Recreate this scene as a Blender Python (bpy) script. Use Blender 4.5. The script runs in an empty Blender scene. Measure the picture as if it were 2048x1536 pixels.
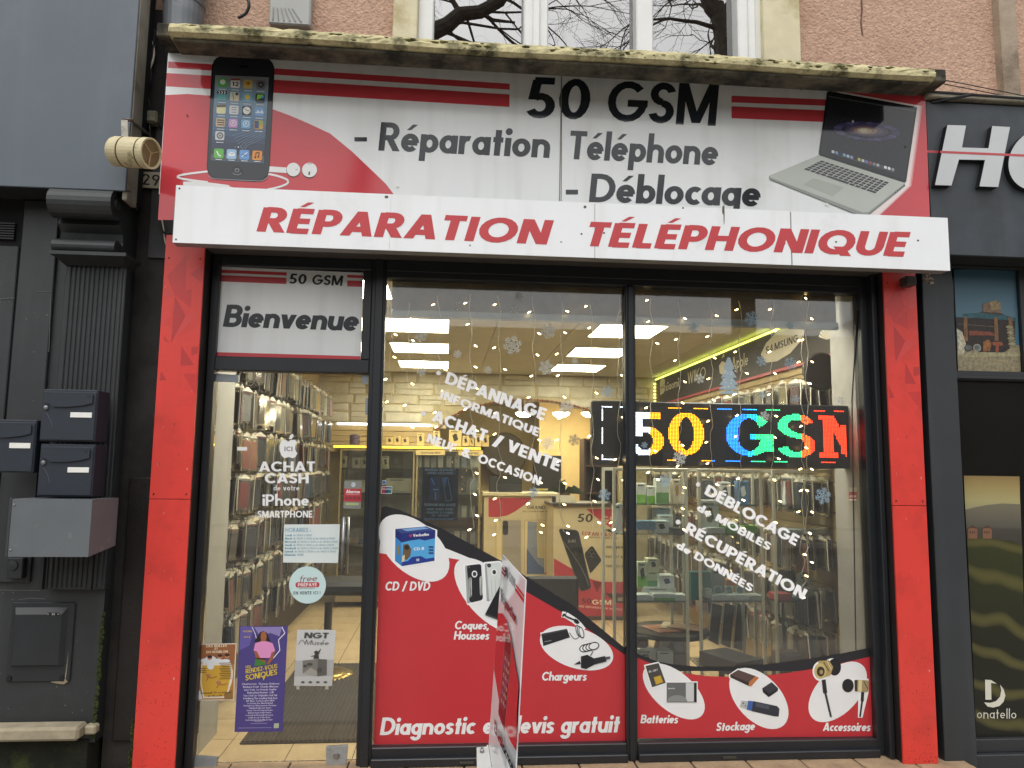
import bpy, math, random
from mathutils import Vector, Matrix
random.seed(7)
SC = bpy.context.scene
COL = SC.collection
R = math.radians

# ------------------------------------------------------------------ camera
FPX = 1510.0                                   # focal length in pixels of a 2048 px wide picture
CAM = Vector((0.0, -4.0, 1.475))
_y, _p, _r = R(4.83), R(6.30), R(0.73)
FWD = Vector((math.sin(_y)*math.cos(_p), math.cos(_y)*math.cos(_p), math.sin(_p)))
_rt = Vector((math.cos(_y), -math.sin(_y), 0)); _up = _rt.cross(FWD)
RT = _rt*math.cos(_r) + _up*math.sin(_r)
UP = -_rt*math.sin(_r) + _up*math.cos(_r)
cd = bpy.data.cameras.new('camera'); cam = bpy.data.objects.new('camera', cd); COL.objects.link(cam)
cd.sensor_fit = 'HORIZONTAL'; cd.sensor_width = 36.0; cd.lens = 36.0*FPX/2048.0
cd.clip_start = 0.05; cd.clip_end = 400.0
cam.matrix_world = Matrix(((RT.x, UP.x, -FWD.x, CAM.x), (RT.y, UP.y, -FWD.y, CAM.y), (RT.z, UP.z, -FWD.z, CAM.z), (0, 0, 0, 1)))
SC.camera = cam

# ------------------------------------------------------------------ sky, sun, exposure (bright overcast)
SUN_EL, SUN_AZ = R(62), R(196)                 # sun behind the camera, high, through thin cloud
wd = bpy.data.worlds.new('World'); SC.world = wd; wd.use_nodes = True
nt = wd.node_tree; nt.nodes.clear()
sky = nt.nodes.new('ShaderNodeTexSky'); sky.sky_type = 'NISHITA'; sky.sun_disc = False
sky.sun_elevation = SUN_EL; sky.sun_rotation = SUN_AZ; sky.air_density = 1.0; sky.dust_density = 4.0; sky.ozone_density = 1.0
hs = nt.nodes.new('ShaderNodeHueSaturation'); hs.inputs['Saturation'].default_value = 0.18
bg = nt.nodes.new('ShaderNodeBackground'); bg.inputs['Strength'].default_value = 0.14
wo = nt.nodes.new('ShaderNodeOutputWorld')
nt.links.new(sky.outputs[0], hs.inputs['Color']); nt.links.new(hs.outputs[0], bg.inputs['Color']); nt.links.new(bg.outputs[0], wo.inputs['Surface'])
sd = bpy.data.lights.new('sun', 'SUN'); sd.energy = 1.5; sd.angle = R(122); sd.color = (1.0, 0.97, 0.92)
sun = bpy.data.objects.new('sun', sd); COL.objects.link(sun)
_sd = Vector((math.sin(SUN_AZ)*math.cos(SUN_EL), math.cos(SUN_AZ)*math.cos(SUN_EL), math.sin(SUN_EL)))
sun.rotation_euler = _sd.to_track_quat('Z', 'Y').to_euler(); sun.location = (0, -8, 12)
SC.view_settings.view_transform = 'Standard'; SC.view_settings.look = 'None'
SC.view_settings.exposure = 0.3; SC.view_settings.gamma = 1.0; SC.view_settings.use_curve_mapping = False
SC.render.engine = 'CYCLES'
SC.cycles.use_denoising = True
SC.cycles.max_bounces = 8; SC.cycles.diffuse_bounces = 4; SC.cycles.glossy_bounces = 4
SC.cycles.transparent_max_bounces = 24; SC.cycles.transmission_bounces = 6
SC.cycles.sample_clamp_indirect = 6.0; SC.cycles.caustics_reflective = False; SC.cycles.caustics_refractive = False

# ------------------------------------------------------------------ pixel of the photograph -> point on a plane of the place
def ray(px, py): return RT*(px-1024.0) - UP*(py-768.0) + FWD*FPX
def at(px, py, Y):
    d = ray(px, py); return CAM + d*((Y-CAM.y)/d.y)
def atx(px, py, X):
    d = ray(px, py); return CAM + d*((X-CAM.x)/d.x)
def atz(px, py, Z):
    d = ray(px, py); return CAM + d*((Z-CAM.z)/d.z)
def atp(px, py, p0, n):
    d = ray(px, py); return CAM + d*((Vector(p0)-CAM).dot(n)/d.dot(n))

# ------------------------------------------------------------------ materials
def lin(c): return c/12.92 if c <= 0.04045 else ((c+0.055)/1.055)**2.4
def hx(h):
    h = h.lstrip('#'); return tuple(lin(int(h[i:i+2], 16)/255.0) for i in (0, 2, 4))
MC = {}
def mat(col, rough=0.5, metal=0.0, var=0.06, bump=0.0, bscale=60.0, scale=9.0, spec=0.5, coat=0.0, name=None, emit=None, es=0.0, dirt=None, dscale=3.0, dlo=0.52, dhi=0.68, streak=None):
    """procedural Principled material: base colour broken up by noise, optional fine relief and stains"""
    key = (col, rough, metal, var, bump, bscale, scale, spec, coat, emit, es, dirt, dscale, dlo, dhi, streak)
    if key in MC: return MC[key]
    m = bpy.data.materials.new(name or 'paint_%s' % str(col).lstrip('#')); m.use_nodes = True
    t = m.node_tree; b = t.nodes['Principled BSDF']; L = t.links.new
    c = hx(col) if isinstance(col, str) else col
    b.inputs['Roughness'].default_value = rough; b.inputs['Metallic'].default_value = metal
    b.inputs['Specular IOR Level'].default_value = spec; b.inputs['Coat Weight'].default_value = coat; b.inputs['Coat Roughness'].default_value = 0.08
    co = t.nodes.new('ShaderNodeTexCoord')
    nz = t.nodes.new('ShaderNodeTexNoise'); nz.inputs['Scale'].default_value = scale; nz.inputs['Detail'].default_value = 5.0
    L(co.outputs['Object'], nz.inputs['Vector'])
    mr = t.nodes.new('ShaderNodeMapRange'); mr.inputs['From Min'].default_value = 0.3; mr.inputs['From Max'].default_value = 0.7
    mr.inputs['To Min'].default_value = 1-var; mr.inputs['To Max'].default_value = 1+var
    L(nz.outputs['Fac'], mr.inputs['Value'])
    mx = t.nodes.new('ShaderNodeVectorMath'); mx.operation = 'SCALE'; mx.inputs[0].default_value = c[:3]
    L(mr.outputs[0], mx.inputs['Scale'])
    out = mx.outputs[0]
    if dirt:
        n2 = t.nodes.new('ShaderNodeTexNoise'); n2.inputs['Scale'].default_value = dscale; n2.inputs['Detail'].default_value = 9.0; n2.inputs['Roughness'].default_value = 0.65
        L(co.outputs['Object'], n2.inputs['Vector'])
        r2 = t.nodes.new('ShaderNodeMapRange'); r2.inputs['From Min'].default_value = dlo; r2.inputs['From Max'].default_value = dhi
        L(n2.outputs['Fac'], r2.inputs['Value'])
        mi = t.nodes.new('ShaderNodeMix'); mi.data_type = 'RGBA'
        L(r2.outputs[0], mi.inputs['Factor']); L(out, mi.inputs['A']); mi.inputs['B'].default_value = (*hx(dirt), 1)
        out = mi.outputs['Result']
    if streak:                                                             # rain runs: noise drawn out downwards
        mp = t.nodes.new('ShaderNodeMapping'); mp.inputs['Scale'].default_value = (11, 11, .8); L(co.outputs['Object'], mp.inputs['Vector'])
        n4 = t.nodes.new('ShaderNodeTexNoise'); n4.inputs['Scale'].default_value = 1.0; n4.inputs['Detail'].default_value = 6.0; L(mp.outputs[0], n4.inputs['Vector'])
        r4 = t.nodes.new('ShaderNodeMapRange'); r4.inputs['From Min'].default_value = .5; r4.inputs['From Max'].default_value = .8; r4.inputs['To Max'].default_value = streak[1]; L(n4.outputs['Fac'], r4.inputs['Value'])
        m4 = t.nodes.new('ShaderNodeMix'); m4.data_type = 'RGBA'; L(r4.outputs[0], m4.inputs['Factor']); L(out, m4.inputs['A']); m4.inputs['B'].default_value = (*hx(streak[0]), 1); out = m4.outputs['Result']
    L(out, b.inputs['Base Color'])
    if bump:
        n3 = t.nodes.new('ShaderNodeTexNoise'); n3.inputs['Scale'].default_value = bscale; n3.inputs['Detail'].default_value = 4.0
        L(co.outputs['Object'], n3.inputs['Vector'])
        bp = t.nodes.new('ShaderNodeBump'); bp.inputs['Strength'].default_value = 1.0; bp.inputs['Distance'].default_value = bump
        L(n3.outputs['Fac'], bp.inputs['Height']); L(bp.outputs[0], b.inputs['Normal'])
    if emit:
        b.inputs['Emission Color'].default_value = (*hx(emit), 1); b.inputs['Emission Strength'].default_value = es
    MC[key] = m
    return m
def picture_mat(name, stops, wave=None):
    """print with soft colour bands up its height, optional rolling bands (wave: colour, scale)"""
    m = bpy.data.materials.new(name); m.use_nodes = True; t = m.node_tree; b = t.nodes['Principled BSDF']; L = t.links.new; b.inputs['Roughness'].default_value = .4
    co = t.nodes.new('ShaderNodeTexCoord'); rp = t.nodes.new('ShaderNodeValToRGB'); sx = t.nodes.new('ShaderNodeSeparateXYZ'); L(co.outputs['Generated'], sx.inputs[0])
    nz = t.nodes.new('ShaderNodeTexNoise'); nz.inputs['Scale'].default_value = 3.5; nz.inputs['Detail'].default_value = 7; L(co.outputs['Generated'], nz.inputs['Vector'])
    ad = t.nodes.new('ShaderNodeMath'); ad.operation = 'MULTIPLY_ADD'; ad.inputs[1].default_value = .08; L(nz.outputs['Fac'], ad.inputs[0]); L(sx.outputs['Z'], ad.inputs[2]); L(ad.outputs[0], rp.inputs['Fac'])
    e = rp.color_ramp.elements
    while len(e) < len(stops): e.new(.5)
    for el_, (p, c) in zip(e, stops): el_.position = p; el_.color = (*hx(c), 1)
    out = rp.outputs[0]
    if wave:
        mp = t.nodes.new('ShaderNodeMapping'); mp.inputs['Scale'].default_value = (.55, .55, 1.6); mp.inputs['Rotation'].default_value = (0, R(-16), 0); L(co.outputs['Generated'], mp.inputs['Vector'])
        w = t.nodes.new('ShaderNodeTexWave'); w.bands_direction = 'Z'; w.inputs['Scale'].default_value = wave[1]; w.inputs['Distortion'].default_value = 7; w.inputs['Detail'].default_value = 2; w.inputs['Detail Scale'].default_value = .9; L(mp.outputs[0], w.inputs['Vector'])
        r2 = t.nodes.new('ShaderNodeMapRange'); r2.inputs['From Min'].default_value = .62; r2.inputs['From Max'].default_value = 1.05; L(w.outputs['Fac'], r2.inputs['Value'])
        mi = t.nodes.new('ShaderNodeMix'); mi.data_type = 'RGBA'; L(r2.outputs[0], mi.inputs['Factor']); L(out, mi.inputs['A']); mi.inputs['B'].default_value = (*hx(wave[0]), 1); out = mi.outputs['Result']
    L(out, b.inputs['Base Color']); return m
def glass_mat(name, ior=1.5, tint=(0.96, 0.98, 0.97), rough=0.0, milk=0.0):
    m = bpy.data.materials.new(name); m.use_nodes = True; t = m.node_tree; t.nodes.clear(); L = t.links.new
    o = t.nodes.new('ShaderNodeOutputMaterial'); mx = t.nodes.new('ShaderNodeMixShader')
    tr = t.nodes.new('ShaderNodeBsdfTransparent'); tr.inputs['Color'].default_value = (*tint, 1)
    gl = t.nodes.new('ShaderNodeBsdfGlossy'); gl.inputs['Roughness'].default_value = rough
    fr = t.nodes.new('ShaderNodeFresnel'); fr.inputs['IOR'].default_value = ior
    L(fr.outputs[0], mx.inputs['Fac']); 
    if milk:
        m2 = t.nodes.new('ShaderNodeMixShader'); df = t.nodes.new('ShaderNodeBsdfDiffuse'); df.inputs['Color'].default_value = (.8, .79, .75, 1)
        nz = t.nodes.new('ShaderNodeTexNoise'); nz.inputs['Scale'].default_value = 18; mr = t.nodes.new('ShaderNodeMapRange'); mr.inputs['To Max'].default_value = milk*2
        L(nz.outputs['Fac'], mr.inputs['Value']); L(mr.outputs[0], m2.inputs['Fac']); L(tr.outputs[0], m2.inputs[1]); L(df.outputs[0], m2.inputs[2]); tr = m2
    L(tr.outputs[0], mx.inputs[1]); L(gl.outputs[0], mx.inputs[2]); L(mx.outputs[0], o.inputs['Surface'])
    return m
GLASS = glass_mat('window_glass', 1.6, milk=.025)
SHELFGLASS = glass_mat('shelf_glass', 1.5, (0.86, 0.93, 0.9))
PLASTIC = glass_mat('clear_plastic_bag', 1.6, (0.93, 0.93, 0.9), 0.12, .07)
UPGLASS = glass_mat('coated_glass', 4.6, (0.6, 0.65, 0.68))
def lamp_mat(col, s, name): return mat(col, 0.5, var=0.0, emit=col, es=s, name=name)

# ------------------------------------------------------------------ objects
ORG = {}
def tag(o, label=None, cat=None, group=None, kind=None):
    if label: o['label'] = label
    if cat: o['category'] = cat
    if group: o['group'] = group
    if kind: o['kind'] = kind
    return o
def thing(name, label, cat, loc=(0, 0, 0), group=None, kind=None):
    o = bpy.data.objects.new(name, None); COL.objects.link(o); o.location = loc; o.empty_display_size = 0.1
    ORG[o.name] = Vector(loc); return tag(o, label, cat, group, kind)

class MB:
    def __init__(s): s.v = []; s.f = []; s.mi = []; s.m = []
    def slot(s, m):
        if m not in s.m: s.m.append(m)
        return s.m.index(m)
    def face(s, pts, m=None):
        b = len(s.v); s.v += [tuple(p) for p in pts]; s.f.append(tuple(range(b, b+len(pts)))); s.mi.append(s.slot(m) if m else 0)
    def add(s, vs, fs, m=None):
        b = len(s.v); s.v += [tuple(p) for p in vs]; k = s.slot(m) if m else 0
        for f in fs: s.f.append(tuple(i+b for i in f)); s.mi.append(k)
        return s
    def box(s, x0, x1, y0, y1, z0, z1, m=None, M=None):
        vs = [Vector(p) for p in ((x0,y0,z0),(x1,y0,z0),(x1,y1,z0),(x0,y1,z0),(x0,y0,z1),(x1,y0,z1),(x1,y1,z1),(x0,y1,z1))]
        if M: vs = [M @ p for p in vs]
        return s.add(vs, [(0,3,2,1),(4,5,6,7),(0,1,5,4),(1,2,6,5),(2,3,7,6),(3,0,4,7)], m)
    def bbox(s, x0, x1, y0, y1, z0, z1, b=0.004, m=None, M=None):
        """box with chamfered edges"""
        b = min(b, (x1-x0)*.45, (y1-y0)*.45, (z1-z0)*.45)
        vs = []; 
        for sx, X in ((1, x0), (-1, x1)):
            for sy, Y in ((1, y0), (-1, y1)):
                for sz, Z in ((1, z0), (-1, z1)):
                    vs += [Vector((X, Y+sy*b, Z+sz*b)), Vector((X+sx*b, Y, Z+sz*b)), Vector((X+sx*b, Y+sy*b, Z))]
        if M: vs = [M @ p for p in vs]
        i = lambda a, c, d, k: (a*4+c*2+d)*3+k
        fs = []
        for a in (0, 1): fs.append((i(a,0,0,0), i(a,1,0,0), i(a,1,1,0), i(a,0,1,0)))
        for c in (0, 1): fs.append((i(0,c,0,1), i(1,c,0,1), i(1,c,1,1), i(0,c,1,1)))
        for d in (0, 1): fs.append((i(0,0,d,2), i(1,0,d,2), i(1,1,d,2), i(0,1,d,2)))
        for a in (0, 1):
            for c in (0, 1): fs.append((i(a,c,0,0), i(a,c,1,0), i(a,c,1,1), i(a,c,0,1)))
        for a in (0, 1):
            for d in (0, 1): fs.append((i(a,0,d,0), i(a,1,d,0), i(a,1,d,2), i(a,0,d,2)))
        for c in (0, 1):
            for d in (0, 1): fs.append((i(0,c,d,1), i(1,c,d,1), i(1,c,d,2), i(0,c,d,2)))
        for a in (0, 1):
            for c in (0, 1):
                for d in (0, 1): fs.append((i(a,c,d,0), i(a,c,d,1), i(a,c,d,2)))
        return s.add(vs, fs, m)
    def tube(s, pts, r, n=8, m=None, r1=None, cap=True):
        pts = [Vector(p) for p in pts]; k = len(pts); rings = []; vs = []
        for i, p in enumerate(pts):
            d = (pts[min(i+1, k-1)]-pts[max(i-1, 0)])
            if d.length < 1e-9: d = Vector((0, 0, 1))
            d.normalize(); a = d.orthogonal().normalized() if i == 0 else (a - d*a.dot(d)).normalized(); b = d.cross(a)
            rr = r if r1 is None else r+(r1-r)*i/max(1, k-1)
            for j in range(n):
                t = 2*math.pi*j/n; vs.append(p+a*(math.cos(t)*rr)+b*(math.sin(t)*rr))
        fs = [(i*n+j, i*n+(j+1) % n, (i+1)*n+(j+1) % n, (i+1)*n+j) for i in range(k-1) for j in range(n)]
        if cap: fs += [tuple(range(n))[::-1], tuple((k-1)*n+j for j in range(n))]
        return s.add(vs, fs, m)
    def prism(s, pts, off, m=None):
        """closed solid: polygon pts pushed by vector off"""
        off = Vector(off); n = len(pts); pts = [Vector(p) for p in pts]
        vs = pts+[p+off for p in pts]
        return s.add(vs, [tuple(range(n)), tuple(range(2*n-1, n-1, -1))]+[(i, n+i, n+(i+1) % n, (i+1) % n) for i in range(n)], m)
    def lathe(s, prof, c, n=24, axis='Z', m=None):
        c = Vector(c); vs = []
        for r, h in prof:
            for j in range(n):
                t = 2*math.pi*j/n; a, b = r*math.cos(t), r*math.sin(t)
                vs.append(c+(Vector((a, b, h)) if axis == 'Z' else Vector((h, a, b)) if axis == 'X' else Vector((a, h, b))))
        k = len(prof)
        fs = [(i*n+j, i*n+(j+1) % n, (i+1)*n+(j+1) % n, (i+1)*n+j) for i in range(k-1) for j in range(n)]
        fs += [tuple(range(n))[::-1], tuple((k-1)*n+j for j in range(n))]
        return s.add(vs, fs, m)
    def mesh(s, name, mats=None, org=Vector((0, 0, 0))):
        me = bpy.data.meshes.new(name); me.from_pydata([tuple(Vector(v)-org) for v in s.v], [], s.f)
        ms = mats if mats else s.m
        for m in ms: me.materials.append(m)
        if len(me.materials) > 1: me.polygons.foreach_set('material_index', s.mi)
        me.update(); return me
    def build(s, name, m=None, parent=None, smooth=False, **kw):
        if parent is not None: org = ORG[parent.name]
        else:
            xs = [v[0] for v in s.v]; ys = [v[1] for v in s.v]; zs = [v[2] for v in s.v]
            org = Vector(((min(xs)+max(xs))/2, (min(ys)+max(ys))/2, min(zs)))
        me = s.mesh(name, [m] if m else None, org)
        if smooth: me.polygons.foreach_set('use_smooth', [True]*len(me.polygons))
        o = bpy.data.objects.new(name, me); COL.objects.link(o)
        if parent is not None: o.parent = parent
        else: o.location = org
        ORG[o.name] = org
        return tag(o, **kw)
def inst(o, name, loc, rot=(0, 0, 0), parent=None, **kw):
    """another object sharing the mesh data me"""
    c = bpy.data.objects.new(name, o); COL.objects.link(c)
    c.location = Vector(loc)-(ORG[parent.name] if parent else Vector((0, 0, 0))); c.rotation_euler = rot
    if parent: c.parent = parent
    return tag(c, **kw)
def structure(o): o['kind'] = 'structure'; return o

# ------------------------------------------------------------------ stroke lettering (no font files): V bar, H bar, D diagonal cut level, A arc band, O disc
G = {
'A':(.84,'D.1 0 .42 1;D.74 0 .42 1;H.22 .62 .27'),'B':(.72,'V.1 0 1;H.1 .4 .91;H.1 .42 .51;H.1 .42 .09;A.38 .71 .2 .2 -90 90;A.4 .3 .22 .21 -90 90'),
'C':(.86,'A.49 .5 .39 .41 42 318'),'D':(.84,'V.1 0 1;H.1 .34 .91;H.1 .34 .09;A.34 .5 .4 .41 -90 90'),'E':(.6,'V.1 0 1;H.1 .58 .91;H.1 .54 .5;H.1 .58 .09'),
'F':(.58,'V.1 0 1;H.1 .56 .91;H.1 .52 .5'),'G':(.98,'A.5 .5 .4 .41 42 352;H.5 1 .46'),'H':(.78,'V.1 0 1;V.68 0 1;H.1 .68 .5'),'I':(.2,'V.1 0 1'),
'J':(.5,'V.4 .27 1;A.21 .27 .19 .18 180 360'),'K':(.76,'V.1 0 1;D.16 .4 .62 1;D.3 .58 .66 0'),'L':(.54,'V.1 0 1;H.1 .52 .09'),
'M':(1.0,'V.1 0 1;V.9 0 1;D.14 1 .5 .05;D.86 1 .5 .05'),'N':(.8,'V.1 0 1;V.7 0 1;D.13 1 .67 0'),'O':(1.04,'A.52 .5 .42 .41 0 360'),
'P':(.68,'V.1 0 1;H.1 .36 .91;H.1 .36 .43;A.36 .67 .22 .24 -90 90'),'Q':(1.04,'A.52 .5 .42 .41 0 360;D.62 .32 .9 -.06'),
'R':(.72,'V.1 0 1;H.1 .36 .91;H.1 .36 .46;A.36 .685 .21 .225 -90 90;D.34 .46 .62 0'),'S':(.64,'A.33 .715 .22 .195 15 270;A.31 .29 .22 .2 -165 90'),
'T':(.64,'V.32 0 1;H0 .64 .91'),'U':(.76,'V.1 .35 1;V.66 .35 1;A.38 .36 .28 .27 180 360'),'V':(.76,'D.1 1 .38 0;D.66 1 .38 0'),
'W':(1.08,'D.09 1 .32 0;D.54 1 .32 0;D.54 1 .76 0;D.99 1 .76 0'),'X':(.72,'D.1 0 .62 1;D.62 0 .1 1'),'Y':(.72,'D.08 1 .36 .4;D.64 1 .36 .4;V.36 0 .45'),
'Z':(.64,'H.04 .6 .91;H.04 .6 .09;D.14 .09 .5 .91'),
'a':(.62,'A.3 .32 .21 .235 0 360;V.52 0 .64'),'b':(.62,'V.1 0 1.03;A.32 .32 .21 .235 0 360'),'c':(.5,'A.31 .32 .21 .235 48 312'),'d':(.62,'A.3 .32 .21 .235 0 360;V.52 0 1.03'),
'e':(.61,'A.3 .32 .21 .235 0 318;H.1 .56 .32'),'f':(.4,'V.19 0 .82;H.03 .4 .56;A.36 .8 .17 .14 95 180'),'g':(.62,'A.3 .32 .21 .235 0 360;V.52 -.08 .64;A.31 -.08 .21 .16 190 360'),
'h':(.63,'V.1 0 1.03;A.315 .35 .215 .21 0 180;V.53 0 .36'),'i':(.2,'V.1 0 .64;O.1 .86 .125'),'j':(.22,'V.12 -.2 .64;O.12 .86 .125'),
'k':(.6,'V.1 0 1.03;D.15 .26 .5 .64;D.24 .36 .52 0'),'l':(.2,'V.1 0 1.03'),'m':(.92,'V.1 0 .64;A.29 .37 .19 .19 0 180;V.48 0 .38;A.65 .37 .17 .19 0 180;V.82 0 .38'),
'n':(.63,'V.1 0 .64;A.315 .35 .215 .21 0 180;V.53 0 .36'),'o':(.64,'A.32 .32 .22 .235 0 360'),'p':(.62,'V.1 -.3 .64;A.32 .32 .21 .235 0 360'),'q':(.62,'A.3 .32 .21 .235 0 360;V.52 -.3 .64'),
'r':(.42,'V.1 0 .64;A.32 .34 .22 .22 75 180'),'s':(.46,'A.23 .46 .13 .1 10 270;A.22 .18 .14 .11 -165 90'),'t':(.4,'V.2 0 .9;H.03 .38 .56'),
'u':(.62,'V.1 .28 .64;V.52 0 .64;A.31 .3 .21 .22 180 360'),'v':(.6,'D.09 .64 .3 0;D.51 .64 .3 0'),'w':(.84,'D.08 .64 .25 0;D.42 .64 .25 0;D.42 .64 .59 0;D.76 .64 .59 0'),
'x':(.56,'D.1 0 .46 .64;D.46 0 .1 .64'),'y':(.6,'D.09 .64 .32 .02;D.51 .64 .2 -.3'),'z':(.5,'H.04 .46 .56;H.04 .46 .08;D.12 .08 .38 .56'),
'0':(.66,'A.33 .5 .23 .41 0 360'),'1':(.4,'V.24 0 1;D.08 .78 .22 .96'),'2':(.62,'A.31 .7 .21 .21 -15 175;D.13 .09 .47 .62;H.06 .58 .09'),
'3':(.62,'A.29 .71 .19 .2 -90 150;A.29 .29 .22 .2 -150 90'),'4':(.68,'V.46 0 1;D.12 .3 .44 1;H.06 .64 .26'),'5':(.62,'H.14 .56 .91;D.13 .45 .2 .93;A.29 .31 .22 .225 -150 125'),
'6':(.64,'A.32 .3 .22 .21 0 360;D.14 .36 .42 1'),'7':(.58,'H.04 .56 .91;D.16 0 .48 .9'),'8':(.62,'A.31 .72 .18 .19 0 360;A.31 .29 .21 .2 0 360'),'9':(.64,'A.32 .69 .22 .21 0 360;D.22 0 .5 .62'),
'-':(.42,'H.06 .38 .34'),'/':(.46,'D.06 -.1 .4 1.05'),'.':(.2,'O.1 .09 .1'),',':(.22,'D.06 -.16 .13 .14'),':':(.22,'O.1 .12 .1;O.1 .52 .1'),'!':(.22,'V.1 .3 1;O.1 .1 .1'),'?':(.5,'A.24 .74 .16 .17 -60 180;V.25 .28 .5;O.25 .1 .1'),
"'":(.2,'V.1 .7 1'),'&':(.8,'A.32 .76 .14 .15 0 360;A.3 .27 .2 .18 60 370;D.24 .68 .7 0'),'*':(.4,'O.2 .42 .2'),' ':(.3,''),'+':(.5,'H.04 .46 .4;V.25 .2 .6'),
}
ACC = {'É':('E',1,.31),'é':('e',0,.32),'È':('E',-1,.31),'è':('e',-1,.3),'à':('a',-1,.3)}
GC = {}
def glyph(ch, w):
    """list of convex-ish quads (each a list of (x, y)) and the advance"""
    if (ch, w) in GC: return GC[ch, w]
    acc = ACC.get(ch); base = acc[0] if acc else ch
    adv, code = G.get(base, G['o' if base.islower() else 'O']); qs = []; t = w*.84; hw = w/2
    for st in [c for c in code.split(';') if c]:
        k = st[0]; a = [float(x) for x in st[1:].split()]
        if k == 'V': qs.append([(a[0]-hw, a[1]), (a[0]+hw, a[1]), (a[0]+hw, a[2]), (a[0]-hw, a[2])])
        elif k == 'H': qs.append([(a[0], a[2]-t/2), (a[1], a[2]-t/2), (a[1], a[2]+t/2), (a[0], a[2]+t/2)])
        elif k == 'D':
            dx, dy = a[2]-a[0], a[3]-a[1]; h = min(hw*math.hypot(dx, dy)/max(abs(dy), 1e-6), hw*1.7)
            qs.append([(a[0]-h, a[1]), (a[0]+h, a[1]), (a[2]+h, a[3]), (a[2]-h, a[3])])
        elif k == 'A':
            cx, cy, rx, ry, a0, a1 = a; n = max(4, int(abs(a1-a0)/20))
            for i in range(n):
                u, v = R(a0+(a1-a0)*i/n), R(a0+(a1-a0)*(i+1)/n)
                qs.append([(cx+(rx-hw)*math.cos(u), cy+(ry-t/2)*math.sin(u)), (cx+(rx+hw)*math.cos(u), cy+(ry+t/2)*math.sin(u)),
                           (cx+(rx+hw)*math.cos(v), cy+(ry+t/2)*math.sin(v)), (cx+(rx-hw)*math.cos(v), cy+(ry-t/2)*math.sin(v))])
        elif k == 'O': qs.append([(a[0]+a[2]*math.cos(i*math.pi/6), a[1]+a[2]*math.sin(i*math.pi/6)) for i in range(12)])
    if acc:
        y0 = 1.08 if base.isupper() else .76; s = -1 if acc[1] == -1 else 1; x = acc[2]
        qs.append([(x-.1*s-.07, y0), (x-.1*s+.07, y0), (x+.1*s+.1, y0+.2), (x+.1*s-.08, y0+.2)])
    GC[ch, w] = (qs, adv); return GC[ch, w]

class Print:
    """flat print on a plane of the place, drawn in photograph pixels; layers lie fractions of a millimetre apart"""
    def __init__(s, p0, n=(0, -1, 0), rough=0.45):
        s.p0 = Vector(p0); s.n = Vector(n).normalized(); s.mb = MB(); s.rough = rough; s.k = 0
    def m(s, c): return c if not isinstance(c, str) else mat(c, s.rough, var=.03, scale=6.0)
    def poly(s, pts, c, layer=0):
        s.k += 1; o = s.n*(0.0005+layer*0.0005+(s.k % 40)*0.00001)
        s.mb.face([atp(x, y, s.p0, s.n)+o for x, y in pts], s.m(c)); return s
    def rect(s, x0, y0, x1, y1, c, layer=0): return s.poly([(x0, y0), (x1, y0), (x1, y1), (x0, y1)], c, layer)
    def ell(s, cx, cy, rx, ry, c, layer=0, rot=0, a0=0, a1=360, n=36):
        ca, sa = math.cos(R(rot)), math.sin(R(rot)); n = max(8, int(n*abs(a1-a0)/360)); pts = []
        for i in range(n+(0 if a1-a0 == 360 else 1)):
            t = R(a0+(a1-a0)*i/n); x, y = rx*math.cos(t), ry*math.sin(t); pts.append((cx+x*ca-y*sa, cy+x*sa+y*ca))
        return s.poly(pts, c, layer)
    def rquad(s, q, r, c, layer=0):
        """four-cornered shape with rounded corners, r in pixels"""
        q = [Vector(p) for p in q]; pts = []
        for i in range(4):
            a, b, d = q[i-1], q[i], q[(i+1) % 4]; u, v = (a-b).normalized(), (d-b).normalized()
            for k in range(6):
                t = k/5; p = b+u*r*(1-t)**2+v*r*t**2; pts.append((p.x, p.y))
        return s.poly(pts, c, layer)
    def line(s, pts, w, c, layer=0):
        for (x0, y0), (x1, y1) in zip(pts, pts[1:]):
            l = math.hypot(x1-x0, y1-y0) or 1; nx, ny = -(y1-y0)/l*w/2, (x1-x0)/l*w/2
            s.poly([(x0+nx, y0+ny), (x1+nx, y1+ny), (x1-nx, y1-ny), (x0-nx, y0-ny)], c, layer)
        return s
    def curve(s, f, n, w, c, layer=0): return s.line([f(i/n) for i in range(n+1)], w, c, layer)
    def text(s, t, p0, p1, cap, c, layer=1, w=.2, slant=0.0, ls=.1, up=None):
        """lettering t on the baseline p0-p1, capital height cap (pixels)"""
        gl = [glyph(ch, w) for ch in t]; tot = sum(g[1] for g in gl)+ls*(len(gl)-1)
        ux, uy = (p1[0]-p0[0])/tot, (p1[1]-p0[1])/tot
        if up is None: up = (0.0, -1.0)
        if up == 'perp':
            l = math.hypot(ux, uy); up = (uy/l, -ux/l)
        x = 0.0; el = math.hypot(ux, uy)
        for qs, adv in gl:
            for q in qs:
                s.poly([(p0[0]+ux*(x+a)+up[0]*b*cap+ux/el*slant*b*cap, p0[1]+uy*(x+a)+up[1]*b*cap+uy/el*slant*b*cap) for a, b in q], c, layer)
            x += adv+ls
        return s
    def build(s, name, parent=None, **kw): return s.mb.build(name, None, parent, **kw)
def plate(pts, p0, n, th, m, mb=None):
    """solid sheet with outline pts (photograph pixels) on a plane, th thick, behind its face"""
    mb = mb or MB(); n = Vector(n).normalized(); mb.prism([atp(x, y, p0, n) for x, y in pts], -n*th, m); return mb
NY = (0, -1, 0)

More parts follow.
